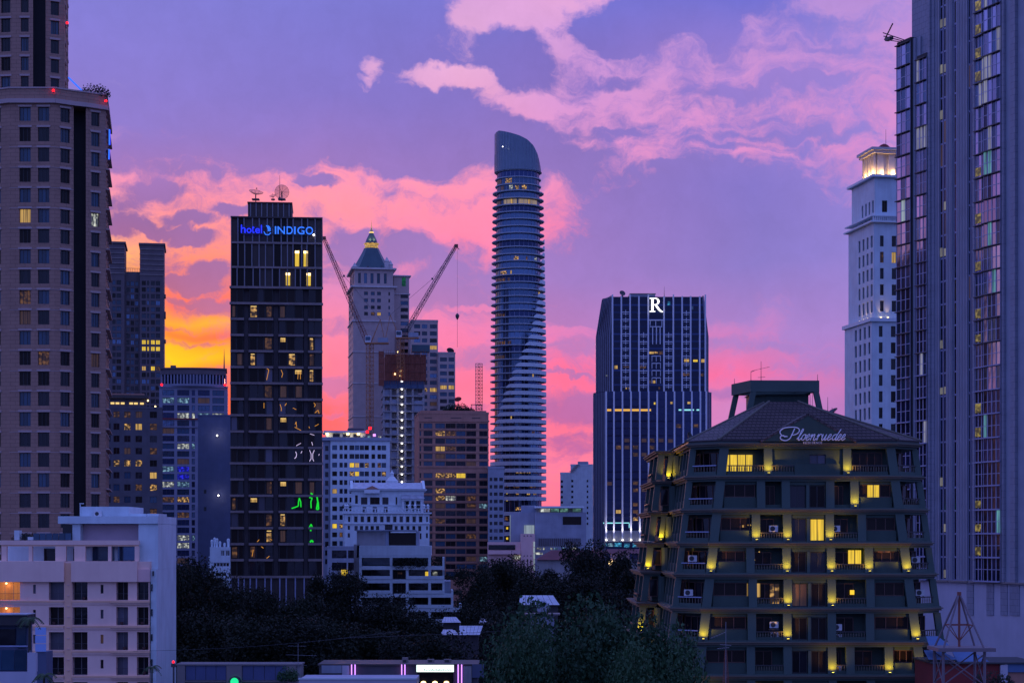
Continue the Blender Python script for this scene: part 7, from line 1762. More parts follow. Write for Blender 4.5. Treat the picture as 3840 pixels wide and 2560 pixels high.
    for ch_, x0, w in lay:
        mb = MB()
        for st in G[ch_]:
            pts = [(PX(x0 - 3028 + (u * w + v * xh * sl)) - .10, z(1652 - v * xh)) for u, v in curve(st)]
            mb.path([(x, gy - .16, zz) for x, zz in pts], .06, 4)
        mb.build('sign_letter', 'sign_lilac', root)
    mb = MB()
    for st in ([(2975, 1608), (2966, 1628), (2956, 1646), (2940, 1653), (2924, 1648), (2922, 1638), (2932, 1634), (2940, 1640)],
               [(2948, 1638), (2928, 1634), (2920, 1620), (2934, 1607), (2962, 1603), (2984, 1605), (2993, 1614), (2986, 1626), (2970, 1632), (2962, 1630)]):
        mb.path([(PX(x - 3028), gy - .16, z(y)) for x, y in curve(st)], .07, 4)
    mb.build('sign_letter', 'sign_lilac', root)
    for i, c in enumerate('RESIDENCE'):
        letter(root, c, PX(3008 + 8.1 * i - 3028), PX(3008 + 8.1 * i + (2.0 if c == 'I' else 6) - 3028), z(1664.5), z(1656.5), yf(z0) - .72, 'sign_lilac', 'sign_letter', .03)
    # ---- roof house, portal frame and aerials
    zp0 = zr - 1.0
    mb = MB(); mb.prism([(-1.6, 17.6), (2.75, 17.6), (2.75, 22), (-3.3, 22), (-3.3, 19.2)], zp0, Z(1480, 207.6)); mb.build('roof_house', 'green_grey', root)
    mb = MB(); mb.prism([(-1.75, 17.45), (2.9, 17.45), (2.9, 22.15), (-3.45, 22.15), (-3.45, 19.1)], Z(1480, 207.6) + .005, Z(1476, 207.6)); mb.build('roof_house_cap', 'green_grey_trim', root)
    zT, zU = Z(1425, 205), Z(1468, 205)        # open concrete portal, turned a little to the street
    def Q(u, v): return (-3.66 + u + v * -.25, 15.0 + u * .05 + v * .97)
    fu, fv = 7.2, 5.6
    def beam(u0, v0, u1, v1):
        mb = MB(); mb.prism([Q(u0, v0), Q(u1, v0), Q(u1, v1), Q(u0, v1)], zU, zT); mb.build('portal_beam', 'green_grey_trim', root)
    beam(0, 0, fu, .6); beam(0, fv - .6, fu, fv); beam(0, .605, .6, fv - .605); beam(fu - .6, .605, fu, fv - .605)
    for s, u in ((-1, .31), (1, fu - .31)):
        for v in (.02, fv - .58):
            x, yy = Q(u, v); slant('portal_leg', (x + s * .75, yy), (x, yy), zr - 2.4, zU - .005, .58, .56)
    def aerial(label, px, D2, pyb, pyt, arms):
        t = thing('tv_aerial', label, 'aerial', (X(px, D2), D2, Z(pyb, D2)), group='rooftop aerials')
        hh = Z(pyt, D2) - Z(pyb, D2)
        mb = MB(); mb.tube((0, 0, 0), (0, 0, hh), .035, 5, .02); mb.build('pole', 'steel_dark', t)
        for a0, b0, a1, b1 in arms:
            mb = MB(); p, q = Vector((X(a0, D2) - X(px, D2), 0, Z(b0, D2) - Z(pyb, D2))), Vector((X(a1, D2) - X(px, D2), 0, Z(b1, D2) - Z(pyb, D2))); mb.tube(p, q, .022, 4)
            for j in range(5):
                c = p.lerp(q, (j + .5) / 5); mb.tube(c - Vector((0, .35, .06)), c + Vector((0, .35, .06)), .014, 3)
            mb.build('boom', 'steel_dark', t)
    aerial('tall yagi aerial on the portal frame of the residence roof', 2854, 205, 1426, 1354, [(2816, 1391, 2886, 1375), (2842, 1415, 2870, 1413)])
    aerial('bent short aerial at the left end of the portal frame', 2816, 205, 1426, 1392, [(2816, 1395, 2832, 1388)])
    aerial('thin rod aerial on the right end of the portal frame', 3066, 205, 1426, 1403, [])
    aerial('thin rod aerial at the rear left of the portal frame', 2754, 210, 1441, 1419, [])
    aerial('lone rod aerial standing on the right slope of the tiled roof', 3104, 200, 1545, 1488, [])
    mb = MB()
    for xx in (-.12, .12): mb.tube((3.2 + xx, 18.7, zr - .2), (3.2 + xx, 18.7, Z(1468, 209)), .03, 4)
    mb.build('ladder', 'steel_dark', root)
    t = thing('satellite_dish', 'dark dish at the left eave of the tiled roof', 'satellite dish', (X(2583, 196), 196, Z(1640, 196)))
    dish('bowl', t, (0, 0, 0), .55, R(70), R(60), 'steel_dark'); mb = MB(); mb.tube((0, 0, 0), (0, 0, -.75), .05, 5); mb.build('stand', 'steel_dark', t)
    t = thing('satellite_dish', 'dark dish on the right slope of the tiled roof', 'satellite dish', (X(3126, 203), 203, Z(1543, 203)))
    dish('bowl', t, (0, 0, 0), .5, R(30), R(-60), 'steel_dark'); mb = MB(); mb.tube((0, 0, 0), (0, 0, -.9), .05, 5); mb.build('stand', 'steel_dark', t)
    # ---- air conditioners on the balconies
    def ac(label, px, py, k, y_off=.6, side=False):
        zz = z(py)
        t = thing('air_conditioner', label, 'air conditioner', (xc + PX(px - 3028), D + yf(zz) + y_off, zz), group='air conditioners on the residence balconies')
        mb = MB(); mb.box(-.42, 0, -.3, .42, .32, .3); mb.build('casing', 'ac_white', t)
        mb = MB(); mb.lathe([(.24, -.012), (.24, .012)], n=14)
        for v in range(len(mb.v)): x_, y_, z_ = mb.v[v]; mb.v[v] = (x_, z_, y_)
        mb.build('fan_grille', 'frame_dark', t, (-.1, -.014, 0))
        for xx in (-.34, .28):
            mb = MB(); mb.box(xx, .04, -.42, xx + .06, .28, -.305); mb.build('foot', 'steel_dark', t)
        mb = MB(); mb.box(-.5, .03, -.50, .5, .3, -.425); mb.build('bracket', 'steel_dark', t)
    for q in (('air conditioner left of centre on the third balcony row from the top', 2901, 1981, 2), ('air conditioner right of centre on the third balcony row from the top', 3134, 1981, 2),
              ('air conditioner on the canted corner balcony, fourth row from the top', 2600, 2093, 3, 1.6), ('air conditioner on the canted corner balcony, fifth row from the top', 2584, 2221, 4, 1.6),
              ('upper of two stacked air conditioners left of centre, sixth row', 2899, 2340, 5), ('lower of two stacked air conditioners left of centre, sixth row', 2901, 2378, 5),
              ('upper of two stacked air conditioners right of centre, sixth row', 3136, 2349, 5), ('lower of two stacked air conditioners right of centre, sixth row', 3135, 2386, 5),
              ('air conditioner right of centre on the lowest full balcony row', 3134, 2504, 6), ('air conditioner at the right corner balcony, fourth row', 3446, 2099, 3, 2.3), ('air conditioner at the right corner balcony, fifth row', 3460, 2222, 4, 2.3)):
        ac(*q)
    # planters at the right corner
    t = thing('planter_box', 'dark planter box of shrubs on the right corner balcony of the residence', 'planter', (xc + PX(3424 - 3028), D + 2.6, z(1890)))
    mb = MB(); mb.box(-.9, 0, -.3, .9, .5, .15); mb.build('box', 'pot_dark', t)
    mb = MB(); rr = random.Random(5)
    for i in range(160):
        a, b, c = rr.uniform(-.9, .9), rr.uniform(0, .5), .15 + abs(rr.gauss(0, .2)); d = Vector((rr.gauss(0, 1), rr.gauss(0, 1), rr.gauss(0, 1))).normalized() * .13; e = d.orthogonal() * .6
        p = Vector((a, b, c)); mb.quad(p - d, p - e, p + d, p + e)
    mb.build('leaves', 'leaf_dark', t)
glow('lamp_shade', (1.0, .62, .03), 1.1)
def leaf_mat(name, a, b):
    m = bpy.data.materials.new(name); m.use_nodes = True; nt = m.node_tree; N, L = nt.nodes, nt.links; p = N['Principled BSDF']
    p.inputs['Roughness'].default_value = .6; p.inputs['Specular IOR Level'].default_value = .25
    oi = N.new('ShaderNodeObjectInfo'); gm = N.new('ShaderNodeNewGeometry'); ad = N.new('ShaderNodeMath'); ad.operation = 'ADD'; L.new(oi.outputs['Random'], ad.inputs[0]); L.new(gm.outputs['Random Per Island'], ad.inputs[1])
    ml = N.new('ShaderNodeMath'); ml.operation = 'MULTIPLY'; ml.inputs[1].default_value = .5; L.new(ad.outputs[0], ml.inputs[0])
    rp = N.new('ShaderNodeValToRGB'); rp.color_ramp.elements[0].color = (*a, 1); rp.color_ramp.elements[1].color = (*b, 1); L.new(ml.outputs[0], rp.inputs[0]); L.new(rp.outputs[0], p.inputs['Base Color'])
    MATS[name] = m
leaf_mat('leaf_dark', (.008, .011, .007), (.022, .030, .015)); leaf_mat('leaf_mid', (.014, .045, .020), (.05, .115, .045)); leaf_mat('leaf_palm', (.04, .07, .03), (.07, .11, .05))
residence()

# ------------------------------------------------------------------ peach apartment block, lower left
def peach_block():
    D = 250.0; xc = X(280, D)
    root = thing('peach_block', 'peach apartment block with white roof pavilion at the lower left', 'building', (xc, D, 0))
    lx = lambda px: X(px, D) - xc
    z = lambda py: Z(py, D)
    r = random.Random(121)
    def B(name, a, b, t, bt, y0, y1, m='peach_paint'): mb = MB(); mb.box(lx(a), y0, z(bt), lx(b), y1, z(t)); return mb.build(name, m, root)
    # main front with openings
    fl = [2181 + 93.6 * i for i in range(7)]
    cols = [(-118, -64, 2), (-20, 75, 3), (183, 240, 2), (272, 328, 2), (436, 480, 2), (513, 557, 2)]
    slit = [(124, 134), (377, 388)]
    x0, x1 = lx(-160), lx(561)
    fr = Fr((x0, 0), (x1, 0)); holes, ws = [], []
    for i, t in enumerate(fl):
        for a, b, nv in cols: h = (lx(a) - x0, z(t + 68), lx(b) - x0, z(t)); holes.append(h); ws.append((h, nv, i, a))
        for a, b in slit: h = (lx(a) - x0, z(t + 43), lx(b) - x0, z(t + 10)); holes.append(h); ws.append((h, 1, i, a))
    mb = MB(); facade(mb, fr, 0, z(2181) + 2.6, holes, 1.1); mb.build('front_wall', 'peach_paint', root)
    mb = MB(); zt = z(2181) + 2.6; mb.box(x0 + .01, 1.2, 0, x1 - .01, 16, zt - .01); mb.build('body', 'peach_paint', root)
    for h, nv, i, a in ws:
        g = glassmix(r, (('glass_smoke', 4), ('glass_curtain', 3), ('glass_dark', 2)))
        if a == -20 and i < 2: g = 'lit_amber'
        if a == 377 and i == 2: g = 'lit_faint'
        if a == 183 and i == 0: g = 'glass_curtain'
        thin = h[2] - h[0] < .6
        window(root, fr, h[0], h[1], h[2] - h[0], h[3] - h[1], .2 if thin else .95, nv=nv, fw=.05, gl=g, fm='frame_dark' if thin else 'fin_grey', sub=True)
        if not thin:
            mb = MB(); w = h[2] - h[0]; n = max(5, int(w / .16))
            mb.tube((0, 0, .85), (w, 0, .85), .03, 4)
            for j in range(n + 1): mb.tube((w * j / n, 0, 0), (w * j / n, 0, .85), .012, 3)
            mb.build('railing', 'steel_dark', root, fr(h[0], .12, h[1]))
            if r.random() < .5:
                mb = MB(); mb.lathe([(.12, 0), (.2, .2), (.22, .4)], n=8); q = mb.build('flower_pot', 'pot_dark', root, fr(h[0] + w * r.uniform(.2, .8), .5, h[1]))
    # slab mouldings at each floor
    for i, t in enumerate(fl[1:]):
        for a, b, o in ((-150, 240, .22), (270, 420, .22), (418, 563, .55)):
            B('slab_edge', a, b, t - 24, t - 17, -o, -.004, 'peach_trim'); B('slab_edge', a + 2, b - 2, t - 17 + .2, t - 10, -o * .6, -.004, 'peach_paint')
    # recessed channel
    B('drain_channel', 243, 270, 2110, 2560, -.10, -.004, 'peach_trim')
    for t in range(12): B('pipe_joint', 252, 262, 2190 + 40 * t, 2193 + 40 * t, -.2, -.105, 'pale_pink')
    # roof-terrace parapet and pergola frame
    B('parapet', -150, 243, 2103, 2180, -.55, 0.5); B('parapet', 270, 517, 2103, 2180, -.55, .5); B('parapet', 517.5, 563, 2133, 2180, -.3, .5, 'pale_pink')
    B('pergola_beam', -10, 520, 2025, 2042, .3, 1.0); B('pergola_beam', 2, 516, 2042.3, 2047, .4, .95, 'peach_trim')
    for a, b in ((3, 22), (105, 118), (205, 245), (276, 318), (403, 415), (503, 519)): B('pergola_post', a, b, 2047.3, 2103, .35, .95)
    B('terrace_wall', -10, 520, 2047, 2103, 4.5, 4.8, 'white_paint'); B('terrace_window', 135, 203, 2056, 2103, 4.3, 4.49, 'glass_dark'); B('terrace_window', 247, 262, 2056, 2103, 4.3, 4.49, 'glass_dark')
    B('terrace_window', 320, 402, 2050, 2103, 4.3, 4.49, 'glass_teal'); B('terrace_window', 417, 500, 2050, 2103, 4.3, 4.49, 'glass_blue')
    # white roof pavilion: big frame, recess and right-hand wall
    B('roof_slab', 209, 586, 1934, 1962, 1.2, 15, 'white_paint'); B('pavilion_wall', 261, 291, 1962.3, 2042, 1.6, 14, 'white_paint'); B('pavilion_wall', 511, 585, 1962.3, 2134, 1.5, 15, 'white_paint')
    B('recess_wall', 291.5, 510, 1964, 2042, 3.2, 14, 'pale_pink2'); B('upper_box', 283, 466, 1897, 1933.5, 3, 13, 'white_paint'); B('upper_box', 466.5, 530, 1924, 1933.5, 3, 13, 'white_paint'); B('upper_box', 542, 584, 1924, 1933.5, 2, 8, 'white_paint')
    B('vent_pipe', 281, 283, 1885, 1933, 2.8, 3, 'white_trim'); B('vent_pipe', 281, 297, 1884, 1887, 2.6, 2.79, 'white_trim')
    B('glass_side', 215, 258, 1964, 2024, 3, 3.2, 'glass_dark')
    for i in range(6): B('glass_balustrade', 118 + 24 * i, 140 + 24 * i, 1998, 2024, 1.0, 1.05, 'glass_teal')
    B('planter', 42, 60, 1987, 2024, 1.5, 3, 'white_paint'); B('planter', 95, 118, 2012, 2024, 1.2, 3, 'white_paint')
    # white flank strip with small openings
    B('flank_wall', 563.5, 585, 2134.4, 2700, .25, 15, 'white_paint')
    for i, t in enumerate(fl): B('flank_window', 566, 571, t + 8, t + 34, .1, .245, 'glass_dark')
    B('flank_window', 571, 576, 2140, 2158, .1, .245, 'glass_dark')
    # rooftop aircon
    t = thing('air_conditioner', 'white air conditioner on the roof of the peach block', 'air conditioner', (X(350, 250), 252.6, Z(1925, 252)))
    mb = MB(); mb.box(-.5, 0, -.35, .5, .35, .35); mb.build('casing', 'ac_white', t)
    mb = MB(); mb.lathe([(.25, -.01), (.25, .01)], n=12)
    for v in range(len(mb.v)): a, b, c = mb.v[v]; mb.v[v] = (a, c, b)
    mb.build('fan_grille', 'frame_dark', t, (-.1, -.014, 0))
    for i in range(2):      # the orange-lit balconies at the left edge
        mb = MB(); mb.lathe([(.05, -.12), (.16, 0), (.05, .1)], n=8); f = mb.build('balcony_lamp', 'lamp_warm', root, (lx(20), .5, z(fl[i] + 5)))
        l = bpy.data.lights.new('balcony_light', 'POINT'); l.energy = 55; l.color = (1, .38, .10); l.shadow_soft_size = .2; link('balcony_light', l, f, (0, -.35, -.3))
mat('pale_pink2', (.55, .42, .48), .75, var=.1)
glow('lit_amber', (1.0, .38, .10), .34, 'curtain', 3.0, .5)
peach_block()

# ------------------------------------------------------------------ foliage
def crown_mesh(name, seed, rad, h, leaf, n, m):
    """Leaf-sized faces scattered through clumps on a branching frame."""
    r = random.Random(seed); mb = MB(); clumps = []
    for i in range(26):
        a = r.uniform(0, 6.283); t = r.random() ** .6; zz = r.uniform(.38, .95)
        rr = rad * t * (1.0 - .55 * abs(zz - .6) / .4)
        clumps.append((Vector((rr * math.cos(a), rr * math.sin(a), h * zz)), rad * r.uniform(.22, .42)))
    V, F = [], []
    for i in range(n):
        c, s = clumps[i % len(clumps)]
        d = Vector((r.gauss(0, 1), r.gauss(0, 1), r.gauss(0, .8)))
        d.normalize(); p = c + d * s * (r.random() ** .4)
        u = Vector((r.gauss(0, 1), r.gauss(0, 1), r.gauss(0, .6))); u.normalize(); w = u.cross(Vector((r.gauss(0, 1), r.gauss(0, 1), r.gauss(0, 1)))); w.normalize()
        l = leaf * r.uniform(.6, 1.4); o = len(V)
        V += [p - u * l, p - w * l * .5, p + u * l, p + w * l * .5]; F.append((o, o + 1, o + 2, o + 3))
    me = bpy.data.meshes.new(name); me.from_pydata([tuple(v) for v in V], [], F); me.materials.append(MATS[m]); me.update()
    tb = MB(); tb.tube((0, 0, 0), (0, 0, h * .45), rad * .06, 7, rad * .04)
    for c, s in clumps[:12]:
        b = Vector((0, 0, h * r.uniform(.3, .45))); mid = b.lerp(c, .5) + Vector((0, 0, -.4)); tb.tube(b, mid, rad * .028, 5, rad * .018); tb.tube(mid, c, rad * .018, 5, rad * .008)
    return me, tb.mesh('trunk', ['bark'])
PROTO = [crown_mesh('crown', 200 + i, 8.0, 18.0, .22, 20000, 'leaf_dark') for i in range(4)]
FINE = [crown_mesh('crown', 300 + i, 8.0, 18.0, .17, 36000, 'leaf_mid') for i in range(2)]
def tree(label, px, pytop, D, rad, fine=False, group='trees between the buildings'):
    H = Z(pytop, D); i = len(bpy.data.objects) % (2 if fine else 4)
    cm, tm = (FINE if fine else PROTO)[i]
    t = thing('broadleaf_tree', label, 'tree', (X(px, D), D, 0), rnd.uniform(0, 6.28), group)
    t.scale = (rad / 8.0, rad / 8.0, H / 17.5)
    link('trunk', tm, t); link('crown', cm, t)
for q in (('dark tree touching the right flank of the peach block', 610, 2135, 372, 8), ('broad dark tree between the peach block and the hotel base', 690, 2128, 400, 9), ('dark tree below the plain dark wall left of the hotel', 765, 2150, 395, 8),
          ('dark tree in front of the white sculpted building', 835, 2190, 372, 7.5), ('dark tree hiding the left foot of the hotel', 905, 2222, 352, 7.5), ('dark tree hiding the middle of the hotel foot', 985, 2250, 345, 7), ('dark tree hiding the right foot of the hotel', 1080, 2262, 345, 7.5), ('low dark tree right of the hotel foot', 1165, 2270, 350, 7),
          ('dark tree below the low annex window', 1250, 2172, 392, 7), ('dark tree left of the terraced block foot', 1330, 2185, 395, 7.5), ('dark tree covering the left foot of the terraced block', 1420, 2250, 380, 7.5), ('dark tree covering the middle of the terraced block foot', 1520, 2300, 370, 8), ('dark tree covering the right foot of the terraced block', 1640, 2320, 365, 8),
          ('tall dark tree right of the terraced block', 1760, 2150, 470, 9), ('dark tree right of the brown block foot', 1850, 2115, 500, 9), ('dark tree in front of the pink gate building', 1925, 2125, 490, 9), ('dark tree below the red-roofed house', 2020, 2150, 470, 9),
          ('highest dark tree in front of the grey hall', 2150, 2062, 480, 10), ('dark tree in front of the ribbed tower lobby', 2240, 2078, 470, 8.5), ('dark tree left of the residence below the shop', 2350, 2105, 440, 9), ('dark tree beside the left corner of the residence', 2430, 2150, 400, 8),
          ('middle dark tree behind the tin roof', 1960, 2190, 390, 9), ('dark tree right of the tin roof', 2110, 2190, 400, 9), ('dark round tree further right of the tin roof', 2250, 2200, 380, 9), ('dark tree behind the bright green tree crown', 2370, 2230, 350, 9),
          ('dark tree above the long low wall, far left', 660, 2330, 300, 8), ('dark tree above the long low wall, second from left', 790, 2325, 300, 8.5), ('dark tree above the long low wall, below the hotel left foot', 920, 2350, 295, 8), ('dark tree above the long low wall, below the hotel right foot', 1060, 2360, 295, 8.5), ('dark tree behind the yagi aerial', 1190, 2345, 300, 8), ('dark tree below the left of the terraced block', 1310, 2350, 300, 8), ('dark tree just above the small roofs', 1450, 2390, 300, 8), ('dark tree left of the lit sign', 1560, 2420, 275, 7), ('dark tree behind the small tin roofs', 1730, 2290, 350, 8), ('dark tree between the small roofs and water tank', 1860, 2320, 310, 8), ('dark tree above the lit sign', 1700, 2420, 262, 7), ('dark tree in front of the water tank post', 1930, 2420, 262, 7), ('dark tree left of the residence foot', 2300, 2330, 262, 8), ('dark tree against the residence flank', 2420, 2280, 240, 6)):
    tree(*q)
for q in (('large green leafy tree in the foreground left of the residence', 2120, 2375, 150, 7.5), ('green leafy tree in the foreground against the residence foot', 2330, 2340, 146, 6.5), ('lower green leafy tree at the bottom edge right of the lit sign', 1960, 2465, 140, 5), ('green leafy tree at the bottom edge before the residence', 2440, 2455, 138, 5)):
    tree(*q, fine=True, group='green trees in the foreground')

def shrub(label, px, py, D, w, h, n=500, leaf=.2, m='leaf_dark', cat='shrub', group='rooftop plants', droop=0.0):
    r = random.Random(int(px * 7 + py)); mb = MB()
    for i in range(n):
        a = r.uniform(-1, 1); b = r.uniform(-1, 1) * .4; lim = (1 - a * a) ** .5
        p = Vector((a * w / 2, b * w * .5, r.uniform(-droop, 1) * h * (.35 + .65 * lim) * r.uniform(.5, 1)))
        u = Vector((r.gauss(0, 1), r.gauss(0, 1), r.gauss(0, 1))).normalized(); v = u.orthogonal().normalized(); l = leaf * r.uniform(.6, 1.4)
        mb.quad(p - u * l, p - v * l * .5, p + u * l, p + v * l * .5)
    t = thing('shrub', label, cat, (X(px, D), D, Z(py, D)), group=group)
    mb.build('foliage', m, t)
    s = MB()
    for i in range(5): a = r.uniform(-.3, .3) * w; s.tube((a * .4, 0, -.1), (a, 0, h * .6), .05, 4, .02)
    s.build('stem', 'bark', t)
shrub('leafy shrub on the roof terrace corner of the stone tower', 358, 362, 325, 4.6, 2.3, 700, .17)
shrub('dense roof garden shrub on the brown block', 1712, 1556, 808, 11.5, 5.2, 1500, .4)
shrub('low shrub left of the roof garden on the brown block', 1655, 1556, 808, 4.5, 1.8, 300, .35)
shrub('bushy shrub right in the roof garden on the brown block', 1752, 1556, 806, 6.5, 3.6, 600, .4)
shrub('hanging shrub spilling over the top balcony of the terraced block', 1537, 2112, 440.6, 7.6, 1.8, 1100, .22, droop=.9)
shrub('potted palm-like shrub at the right end of the terraced block top floor', 1640, 2120, 442, 3.4, 2.4, 300, .25)
shrub('shrub on the second right step of the terraced block', 1680, 2172, 442, 2.4, 1.6, 200, .22)
shrub('shrub on the third right step of the terraced block', 1712, 2228, 442, 2.2, 1.4, 200, .22)
shrub('dark hedge on the roof terrace of the peach block', 95, 2025, 252.5, 3.4, 1.1, 600, .09); shrub('dark hedge behind the glass balustrade of the peach block', 185, 2025, 253, 4.0, .9, 600, .09)
shrub('dark bushy plant on the neoclassical terrace', 1300, 1905, 641, 3.0, 1.6, 250, .2)

def palm(label, px, py, D, h, fr=9, L=1.1):
    r = random.Random(int(px)); t = thing('palm', label, 'palm', (X(px, D), D, Z(py, D) - h), group='palms at the lower left')
    mb = MB(); mb.tube((0, 0, 0), (0, 0, h), .12, 7, .08); mb.build('trunk', 'bark', t)
    for i in range(fr):
        a = 6.283 * i / fr + r.uniform(-.2, .2); up = r.uniform(.2, .9); mb = MB(); prev = Vector((0, 0, h))
        for j in range(1, 7):
            s = j / 6.0; p = Vector((math.cos(a) * L * s, math.sin(a) * L * s, h + L * (up * s - 1.05 * s * s)))
            mb.tube(prev, p, .02, 3)
            sd = Vector((-math.sin(a), math.cos(a), 0))
            for e in (-1, 1):
                for q in (.0, .5):
                    c = prev.lerp(p, q); tip = c + sd * e * L * .33 * (1 - s * .5) + Vector((0, 0, -.16)); w = (p - prev).normalized() * .05
                    mb.quad(c - w, c + w, tip + w * .2, tip - w * .2)
            prev = p
        mb.build('frond', 'leaf_palm', t)
palm('small palm on the roof of the dark front building', 112, 2318, 149.3, 2.4)
palm('small palm at the bottom edge beside the white pillar', 165, 2530, 140, 2.0, 9, 1.0)
palm('thin palm at the peach block right corner near the bottom', 570, 2500, 230, 4.0, 9, 1.2)

# ------------------------------------------------------------------ dark front building at the lower-left corner
def front_left():
    D = 150.0; xc = X(50, D)
    root = thing('front_building', 'dark flat-roofed building with teal glass balustrade in the lower left corner', 'building', (xc, D, 0))
    lx = lambda px: X(px, D) - xc
    z = lambda py: Z(py, D)
    def B(name, a, b, t, bt, y0, y1, m): mb = MB(); mb.box(lx(a), y0, z(bt), lx(b), y1, z(t)); mb.build(name, m, root)
    B('roof_slab', -160, 98, 2305, 2344, .4, 2.6, 'recess_dark'); B('roof_edge', -160, 100, 2301, 2304.8, .2, 2.7, 'tin_roof')
    B('room_wall', -160, 90, 2344.3, 2560, 1.5, 2.6, 'navy_wall'); B('room_window', -100, 40, 2360, 2420, 1.3, 1.49, 'glass_dark'); B('door', 46, 80, 2350, 2430, 1.3, 1.49, 'glass_teal')
    B('post', 97, 101, 2344.3, 2446, .6, .8, 'steel_dark')
    for i in range(5): B('glass_balustrade', -140 + 48 * i, -94 + 48 * i, 2436, 2512, .2, .26, 'glass_teal')
    B('handrail', -160, 100, 2419, 2424, .15, .3, 'frame_blue')
    B('parapet', -160, 135, 2517, 2640, -.1, .3, 'pale_lilac'); B('pillar', 103, 135, 2446, 2516.8, -.05, .5, 'pale_lilac')
    B('base', -160, 135, 2640.5, 2640.5 + (z(2640.5)) * FPX / D, 0, 2.5, 'concrete')
    t = thing('awning_panel', 'bright blue sheet panel beside the peach block, lower left', 'panel', (X(151, 200), 200, Z(2560, 200)))
    a, b = X(132, 200) - X(151, 200), X(172, 200) - X(151, 200); zz = lambda py: Z(py, 200) - Z(2560, 200)
    for i in range(3): mb = MB(); mb.box(a, 0, zz(2441 - 31 * i) , b, .15, zz(2413 - 31 * i)); mb.build('sheet', 'blue_sheet', t)
    mb = MB(); mb.box(a, .16, -Z(2560, 200), b, 3, zz(2443)); mb.build('wall', 'navy_wall', t)
mat('blue_sheet', (.32, .48, .85), .6, var=.1)
front_left()

